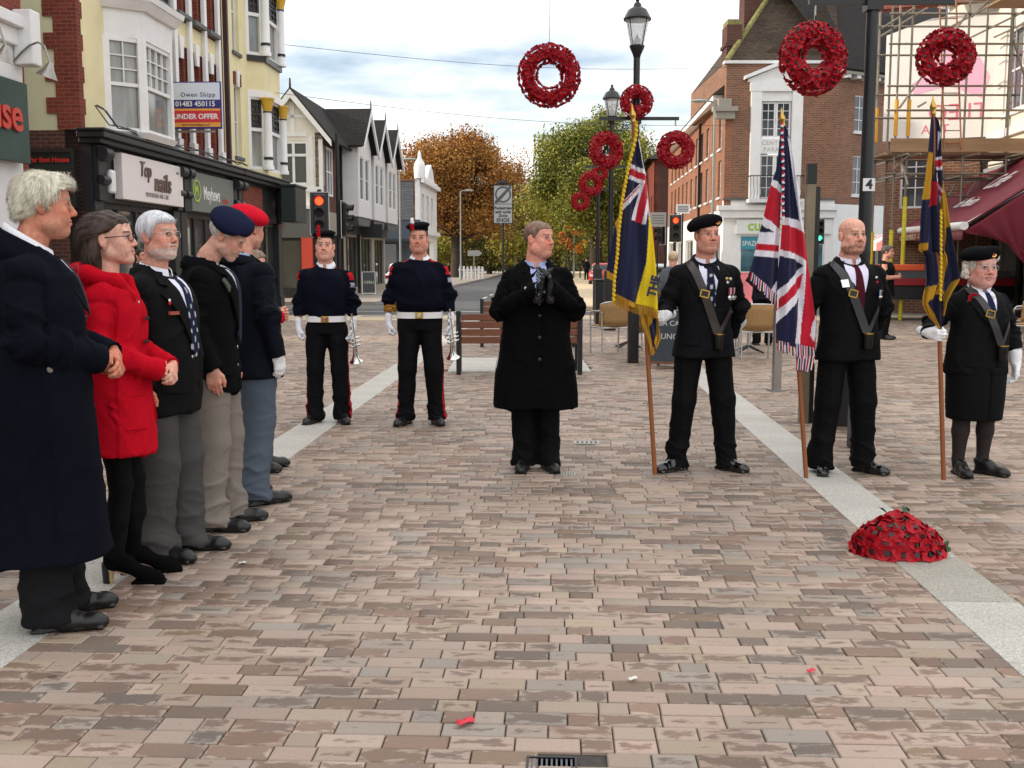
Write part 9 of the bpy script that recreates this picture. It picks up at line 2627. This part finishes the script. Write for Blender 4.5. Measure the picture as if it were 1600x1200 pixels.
# ================================================================== awning and scaffold on the right
M_MAROON = mat('maroon_canvas', S(112, 26, 44), rough=.75, noise=.12, nscale=3, bump=.2, bscale=300)
def awning():
 E = empty('shop_awning', (0, 0, 0), 0, 'maroon retractable awning with white front rail and hanging side curtain', 'awning')
 a, b = Vector((9.15, 21.6, 2.16)), Vector((11.0, 30.6, 2.30))      # front rail, near and far end
 A_, B_ = Vector((12.05, 21.0, 4.25)), Vector((13.1, 29.8, 4.0))      # along the wall
 VV, FF, n, k = [], [], 26, 10
 for i in range(n + 1):
  for j in range(k + 1):
   u, v_ = i / n, j / k
   p = (a * (1 - u) + b * u) * (1 - v_) + (A_ * (1 - u) + B_ * u) * v_
   VV.append((p.x, p.y, p.z - .05 * math.sin(PI * v_) + .012 * math.sin(i * 2.4)))
 for i in range(n):
  for j in range(k): q = i * (k + 1) + j; FF.append((q, q + k + 1, q + k + 2, q + 1))
 o = pydata('canvas', VV, FF, M_MAROON, E, smooth=True); s_ = o.modifiers.new('s', 'SOLIDIFY'); s_.thickness = .012
 mb = MB(); mb.tube(a, b, .085, n=16); mb.build('front_rail', M_WHITE, E, smooth=True)
 mb = MB(); mb.tube(a + Vector((.03, .12, 0)), A_ + Vector((0, .1, -.3)), .035, n=10); mb.build('folding_arm', M_ALU, E)
 # scalloped valance with lettering
 VV, FF = [], []
 n = 60
 for i in range(n + 1):
  u = i / n; p = a * (1 - u) + b * u
  VV += [(p.x - .02, p.y, p.z - .08), (p.x - .03 + .01 * math.sin(i * 1.7), p.y, p.z - .27 - .02 * abs(math.sin(i * .8)))]
 for i in range(n): FF.append((i * 2, i * 2 + 2, i * 2 + 3, i * 2 + 1))
 o = pydata('valance', VV, FF, mat('maroon_stripe', S(128, 54, 60), rough=.8, noise=.3, nscale=12), E, smooth=True); s_ = o.modifiers.new('s', 'SOLIDIFY'); s_.thickness = .006
 d = (a - b).normalized(); rot = Matrix(((d.x, 0, d.y), (d.y, 0, -d.x), (0, 1, 0))).to_4x4()
 t = text('lettering', 'CAFE  -  DE MEXICO  -  CAFE BAR  -  CAFE DE MEXICO', .19, mat('cream_letter', S(214, 206, 190)), E, sx=1.55); mid = a * .5 + b * .5
 t.matrix_local = Matrix.Translation((mid.x - .045, mid.y, mid.z - .17)) @ rot @ Matrix.Scale(1.5, 4, (1, 0, 0))
 ax = (a - b).normalized(); up = ((A_ + B_) / 2 - (a + b) / 2).normalized(); nn = ax.cross(up)
 M = Matrix((ax, up, nn)).transposed().to_4x4()
 c = (a * .62 + b * .38) * .55 + (A_ * .62 + B_ * .38) * .45
 for s_, off, sz in (('Caffe', .25, .85), ('de Mexico', -.55, .55)):
  t = text('lettering', s_, sz, M_WHITE, E, shear=.3); t.matrix_local = Matrix.Translation(c + up * off + nn * .05) @ M
 # side curtain at the near end, gathered towards the wall
 VV, FF, n, k = [], [], 70, 24
 for i in range(n + 1):
  u = i / n
  top = a * (1 - u) + A_ * u + Vector((0, .0, -.12))
  for j in range(k + 1):
   v_ = j / k
   edge = min(1, .10 + 2.3 * u)
   bot = Vector((top.x + (A_.x - top.x) * .55 * v_, top.y + .05, 0))
   z = top.z * (1 - v_ * edge)
   f = .07 * math.sin(u * 46) * (.25 + v_)
   VV.append((top.x + (A_.x - top.x) * .5 * v_ ** 1.5 * (1 - u), top.y + f + .03 * math.sin(u * 17 + 2), max(.05, z)))
 for i in range(n):
  for j in range(k): q = i * (k + 1) + j; FF.append((q, q + k + 1, q + k + 2, q + 1))
 o = pydata('side_curtain', VV, FF, M_MAROON, E, smooth=True); s_ = o.modifiers.new('s', 'SOLIDIFY'); s_.thickness = .01
 VV, FF, n, k = [], [], 40, 10                         # darker curtain at the far end
 for i in range(n + 1):
  u = i / n; top = b * (1 - u) + B_ * u
  for j in range(k + 1):
   v_ = j / k; VV.append((top.x, top.y + .05 * math.sin(u * 30), max(.05, (top.z - .1) * (1 - v_ * min(1, .15 + u * 1.6)))))
 for i in range(n):
  for j in range(k): q = i * (k + 1) + j; FF.append((q, q + k + 1, q + k + 2, q + 1))
 pydata('side_curtain', VV, FF, M_MAROON, E, smooth=True)
 # round white and red parasol of the stall behind
 P = empty('striped_canopy', (13.6, 36.5, 0), 0, 'pink and white striped stall canopy beyond the T-shirt man', 'canopy')
 n = 24
 mbw, mbr = MB(), MB()
 for i in range(n):
  t0, t1 = 2 * PI * i / n, 2 * PI * (i + 1) / n; q = mbw if i % 2 else mbr
  p0 = (1.6 * math.cos(t0), 1.6 * math.sin(t0)); p1 = (1.6 * math.cos(t1), 1.6 * math.sin(t1))
  q.add([(0, 0, 2.75), (p0[0], p0[1], 2.05), (p1[0], p1[1], 2.05), (p0[0], p0[1], 1.80), (p1[0], p1[1], 1.80), (p0[0] * .99, p0[1] * .99, 2.03), (p1[0] * .99, p1[1] * .99, 2.03), (0, 0, 2.73)], [(0, 1, 2), (1, 3, 4, 2), (7, 6, 5), (3, 5, 6, 4)])
 mbw.build('white_panel', M_OFFWHITE, P); mbr.build('pink_panel', mat('pink_canvas', S(214, 130, 126), rough=.8), P); mb = MB(); mb.tube((0, 0, 0), (0, 0, 2.75), .04, n=10); mb.build('mast', M_WHITE, P)
 E = empty('shop_glazing', (14.5, 38.0, 0), 0, 'white framed glass kiosk front behind the trailer', 'kiosk')
 w = bars(E, 'frame', M_WHITE, [((-2.5 + i * 1.0, 0, 0), (-2.42 + i * 1.0, .1, 2.4)) for i in range(6)] + [((-2.419, .01, 2.32), (2.5, .09, 2.4)), ((-2.419, .01, .6), (2.5, .09, .68))]); bars(w, 'pane', M_GLASS, [((-2.4, .04, .05), (2.48, .05, 2.31))])

def scaffold():
 E = empty('scaffold', (0, 0, 0), 0, 'tube scaffolding with timber boards in front of the white-sheeted building at right', 'scaffold')
 M_TUBE = mat('scaffold_tube', S(132, 124, 112), rough=.45, metal=.6, noise=.2, nscale=8)
 M_BOARD = mat('scaffold_board', S(150, 122, 92), rough=.8, noise=.22, nscale=3, bump=.2, bscale=40, stretch=(.3, 2, 2))
 M_YEL = mat('yellow_sleeve', S(206, 196, 52), rough=.55, noise=.12)
 X = [9.25, 9.55, 10.9, 11.95, 12.55]; Y = [26.0, 27.4]
 for y in Y:
  for x in X:
   mb = MB(); mb.tube((x, y, 0), (x, y, 9.2), .028, n=8); st = mb.build('standard', M_TUBE, E, smooth=True)
   if x < 9.4 or (x, y) == (9.55, 26.0):
    mb = MB(); mb.tube((x, y, 0), (x, y, 3.0 if x > 9.4 else 2.2), .05, n=10); mb.build('sleeve', M_YEL, st, smooth=True)
    mb = MB(); mb.tube((x, y, 4.45), (x, y, 5.3), .05, n=10); mb.build('sleeve', mat('amber_sleeve', S(214, 158, 40), rough=.5), st, smooth=True)
 for z in (3.55, 4.0, 5.05, 5.62, 6.6, 7.3, 7.9):
  for y in Y:
   mb = MB(); mb.tube((9.0, y - .03, z), (12.8, y - .03, z), .026, n=8); mb.build('ledger', M_TUBE, E, smooth=True)
 for x in X:
  for z in (3.5, 3.95, 7.25):
   mb = MB(); mb.tube((x + .03, 25.2, z), (x + .03, 28.4, z), .026, n=8); mb.build('transom', M_TUBE, E, smooth=True)
 for a, b in (((9.3, 25.95, 5.1), (10.9, 25.95, 7.4)), ((11.95, 25.95, 6.7), (12.6, 25.95, 4.9)), ((10.9, 25.9, 7.2), (12.5, 23.5, 9.2)), ((12.0, 25.95, 2.9), (12.6, 25.95, 4.0)), ((9.0, 25.4, 3.6), (9.9, 26.2, 4.2)), ((9.4, 25.0, 5.0), (10.1, 26.4, 5.3)), ((9.2, 24.9, 3.2), (9.5, 26.5, 4.3))):
  mb = MB(); mb.tube(a, b, .026, n=8); mb.build('brace', M_TUBE, E, smooth=True)
 for i in range(6):
  mb = MB(); mb.box((0, 0, 0), (3.6, .222, .038)); o = mb.build('deck_board', M_BOARD, E); o.location = (10.85, 26.05 + i * .23, 4.04)
 mb = MB(); mb.box((10.85, 25.88, 4.22), (3.5, .04, .32)); mb.build('toe_board', M_BOARD, E)
 for i in range(5):
  mb = MB(); mb.box((0, 0, 0), (2.6, .222, .038)); o = mb.build('deck_board', M_BOARD, E); o.location = (12.4, 24.6 + i * .23, 7.36)
 mb = MB(); mb.box((11.4, 25.5, 7.75), (.35, .03, .5)); mb.build('yellow_netting', M_YEL, E)
 # lattice beam under the deck
 mb = MB()
 for z in (3.05, 3.45): mb.tube((10.6, 26.6, z), (12.9, 26.6, z), .026, n=8)
 for i in range(10): mb.tube((10.6 + i * .23, 26.6, 3.05 if i % 2 else 3.45), (10.83 + i * .23, 26.6, 3.45 if i % 2 else 3.05), .018, n=6)
 mb.build('lattice_beam', M_TUBE, E)
 # ladder
 L_ = empty('ladder', (0, 0, 0), 0); L_.parent = E
 for x in (10.35, 10.75):
  mb = MB(); mb.tube((x, 25.75, 4.1), (x - .05, 26.4, 8.0), .022, n=8); mb.build('stile', M_POLE, L_)
 for i in range(13):
  t = i / 13 + .04; mb = MB(); mb.tube((10.35 - .05 * t, 25.75 + .65 * t, 4.1 + 3.9 * t), (10.75 - .05 * t, 25.75 + .65 * t, 4.1 + 3.9 * t), .013, n=6); mb.build('rung', M_POLE, L_)
 # white sheeted house with the printed pink banner
 H_ = empty('sheeted_house', (10.45, 29.9, 0), RAD(-26), 'white sheeted house front with faded pink print behind the scaffold', 'building')
 facade(H_, 'lower_wall', 5.2, 0, 4.75, [(.35, 1.15, 2.9, 4.6), (2.4, 3.6, 3.6, 4.7)], M_BRICK_BROWN); window(H_, .35, 1.15, 2.9, 4.6, 2, 3, rec=.05); window(H_, 2.4, 3.6, 3.6, 4.7, 2, 1, rec=.05, fm=M_BRICK_DARK)
 sh = mat('white_sheet', S(236, 234, 230), rough=.8, noise=.04, nscale=2)
 mb = MB(); mb.prism([(-.15, 4.751), (5.2, 4.751), (5.2, 8.0), (1.0, 7.95), (-.15, 7.6)], -.06, .3); mb.build('sheeting', sh, H_)
 pk = mat('pink_print', S(238, 184, 212), rough=.8)
 mb = MB(); mb.prism([(.62, 5.95), (1.5, 6.15), (2.35, 5.75), (2.5, 6.3), (2.2, 6.9), (1.75, 7.2), (1.25, 7.15), (1.1, 6.75), (.85, 6.75), (.78, 6.4), (.55, 6.25)], -.068, -.061); mb.build('print', pk, H_)
 t = text('lettering', 'FLEO', .62, mat('pink_letter', S(226, 120, 150)), H_, (1.7, -.064, 5.42), sx=-1.0); t2 = text('lettering', 'TOA', .34, mat('pink_letter', S(226, 120, 150)), H_, (1.2, -.064, 5.0), sx=-1.0)
 poly3(H_, 'roof', M_BRICK_RED, [(-.4, -.4, 8.2), (5.6, -.4, 8.2), (5.6, 4, 11.5), (-.4, 4, 11.5)], [(0, 1, 2, 3)], .1)

# ================================================================== trees
M_LEAF = mat('leaves', rough=.7, vc=True, noise=.25, nscale=.8, spec=.2)
_b = M_LEAF.node_tree.nodes['Principled BSDF']; _b.inputs['Subsurface Weight'].default_value = 0.0
M_BARK = mat('bark', S(62, 52, 44), rough=.95, noise=.35, nscale=3, bump=.8, bscale=14)

def tree(x, y, H, rx, rz_, z0, cols, label, n=11000, leaf=.26, seed=1, trunk=.38, nclump=70, sparse=0.0, group='trees at the end of the street'):
 r = np.random.RandomState(seed)
 E = empty('street_tree', (x, y, -.1), 0, label, 'tree', group)
 zc = (H + z0) / 2; rz = (H - z0) / 2
 # clump centres towards the outside of an uneven crown
 C = []
 while len(C) < nclump:
  p = r.normal(size=3); p /= np.linalg.norm(p); q = r.uniform(.35, 1) ** .45
  lump = 1 + .16 * math.sin(3 * math.atan2(p[1], p[0]) + seed) + .12 * math.sin(5 * p[2] + seed * 2)
  c = np.array([p[0] * rx * q * lump, p[1] * rx * q * lump, zc + p[2] * rz * q * (1 if p[2] > 0 else .9)])
  C.append(c)
 C = np.array(C)
 mb = MB()
 tp = [(0, 0, 0), (.1 * rx * .1, .0, H * .18), (-.15, .1, H * .38), (.1, 0, H * .62), (.0, 0, H * .86)]
 mb.path(tp, [trunk * 1.25, trunk, trunk * .8, trunk * .45, trunk * .12], 10)
 for i, c in enumerate(C[:44]):
  t = min(.80, max(.22, (c[2] / H) * .72 - .05 * r.rand()))
  b0 = np.array([0, 0, t * H]); mid = (b0 + c) / 2 + r.normal(size=3) * .3 + np.array([0, 0, -.2])
  rr = trunk * (.32 if i < 14 else .18)
  mb.path([tuple(b0), tuple(mid), tuple(c)], [rr, rr * .6, rr * .15], 6)
  for _ in range(2):
   e = c + r.normal(size=3) * np.array([.9, .9, .7]); mb.path([tuple(mid * .4 + c * .6), tuple(e)], [rr * .35, rr * .06], 5)
 mb.build('trunk', M_BARK, E, smooth=True)
 k = r.randint(0, nclump, n)
 sg = (rx * .17) * (.7 + .6 * r.rand(nclump))
 P = C[k] + np.clip(r.normal(size=(n, 3)), -1.7, 1.7) * sg[k][:, None] * np.array([1, 1, .75])
 sz = leaf * (.55 + .8 * r.rand(n))
 a = r.normal(size=(n, 3)); a /= np.linalg.norm(a, axis=1)[:, None]
 b = r.normal(size=(n, 3)); b -= a * (a * b).sum(1)[:, None]; b /= np.linalg.norm(b, axis=1)[:, None]
 a *= sz[:, None] * .5; b *= sz[:, None] * .34
 V = np.stack([P - a, P - b * 1.0, P + a, P + b], 1).reshape(-1, 3)
 Q = np.arange(n * 4).reshape(n, 4)
 cc = np.array(cols); pick = cc[(r.randint(0, len(cols), nclump)[k] * (r.rand(n) < .6) + r.randint(0, len(cols), n) * (r.rand(n) < .4)) % len(cols)]
 pick = pick * (.75 + .5 * r.rand(n))[:, None]
 o = vmesh('crown', V, Q, M_LEAF, E, np.repeat(np.clip(pick, 0, 1), 4, 0))
 o.data.polygons.foreach_set('use_smooth', np.zeros(n, bool))

def trees():
 OR = [S(166, 116, 58), S(144, 96, 48), S(182, 134, 68), S(122, 82, 46), S(160, 122, 60)]
 GR = [S(122, 126, 52), S(98, 108, 46), S(146, 144, 62), S(78, 90, 40), S(160, 150, 68)]
 YL = [S(150, 146, 56), S(170, 156, 62), S(120, 120, 48), S(140, 118, 50)]
 tree(-4.9, 95, 12.7, 5.1, 5, 3.0, OR, 'big orange autumn tree at the end of the street', 85000, .20, 3, .55, 110)
 tree(6.6, 84, 13.0, 4.6, 5, 3.0, GR, 'large yellow-green tree behind the lantern posts', 85000, .185, 5, .5, 100)
 tree(.6, 112, 13.5, 4.0, 5, 4.0, [S(186, 140, 70), S(170, 128, 70)], 'thin half-bare golden tree between the two big ones', 2600, .24, 8, .3, 60)
 tree(1.0, 104, 7.8, 3.6, 3, 1.2, YL, 'low olive tree right of the orange tree\'s trunk', 8000, .26, 9, .25, 60)
 tree(4.4, 112, 9.5, 4.2, 3, 1.6, GR, 'green tree filling the gap at the end of the street', 9000, .28, 10, .3, 60)
 tree(-9.5, 120, 9.0, 5.0, 3, 1.0, YL, 'olive tree behind the white parapet building', 9000, .3, 11, .3, 60)
 tree(-2.6, 122, 8.6, 5.0, 3, .8, [S(112, 110, 52), S(92, 92, 46), S(136, 112, 56)], 'dull green tree far behind the street light', 9000, .3, 12, .3, 60)
 tree(9.5, 125, 11.0, 5.0, 3, .8, GR, 'dark green tree behind the cream block', 8000, .3, 13, .3, 60)
 tree(4.75, 88, 5.3, .95, 1, 2.4, [S(206, 140, 70), S(190, 120, 60)], 'small orange sapling under the green tree', 900, .2, 14, .08, 14)
 tree(5.9, 92, 3.6, .6, 1, 1.8, [S(226, 156, 60), S(210, 140, 50)], 'tiny bright amber sapling beside the walkers', 500, .18, 15, .06, 10)
 for i, (x, y, w, h) in enumerate(((-14, 150, 18, 6), (0, 160, 18, 6.5), (16, 150, 18, 7))):
  r = np.random.RandomState(30 + i); n = 5000
  P = np.stack([r.uniform(-w / 2, w / 2, n), r.uniform(-2, 2, n), r.uniform(0, 1, n) ** .8 * h * (.7 + .3 * np.sin(np.linspace(0, 9, n)))], 1)
  a = r.normal(size=(n, 3)) * .25; b = r.normal(size=(n, 3)) * .2
  V = np.stack([P - a, P - b, P + a, P + b], 1).reshape(-1, 3)
  c = np.array([S(84, 84, 44), S(104, 98, 50), S(70, 74, 40)])[r.randint(0, 3, n)]
  o = vmesh('distant_hedge', V, np.arange(n * 4).reshape(n, 4), M_LEAF, None, np.repeat(c, 4, 0)); o.location = (x, y, 0); tag(o, 'far mass of dull autumn foliage closing the street', 'hedge', kind='stuff')
 E = empty('picket_fence', (-3.2, 86, 0), 0, 'short white picket gate under the orange tree', 'fence')
 for i in range(7):
  mb = MB(); mb.box((-1.0 + i * .30, 0, .5), (.16, .04, 1.0 + .1 * (i % 2))); mb.build('picket', M_WHITE, E)
 mb = MB(); mb.box((-.1, .04, .75), (2.1, .03, .09)); mb.build('rail', M_WHITE, E)
# ================================================================== build
ground()
restaurant(); nail_shop(); estate_agent(); yellow_building(); gabled_row(); pub()
central_parade(); far_right(); right_cream_house()
trees()
awning(); scaffold()
signals_and_lights(); zone_sign(); vehicles(); street_furniture()
lamps_and_wreaths(); ground_wreath(); standards()
man_long_navy_coat(); woman_red_coat(); man_white_hair_blazer(); man_navy_beret(); man_red_beret(); person_red_coat_behind()
two_bandsmen(); man_black_overcoat(); bearer_beret(); bearer_bald(); bearer_woman(); bystanders()
texts_to_mesh()
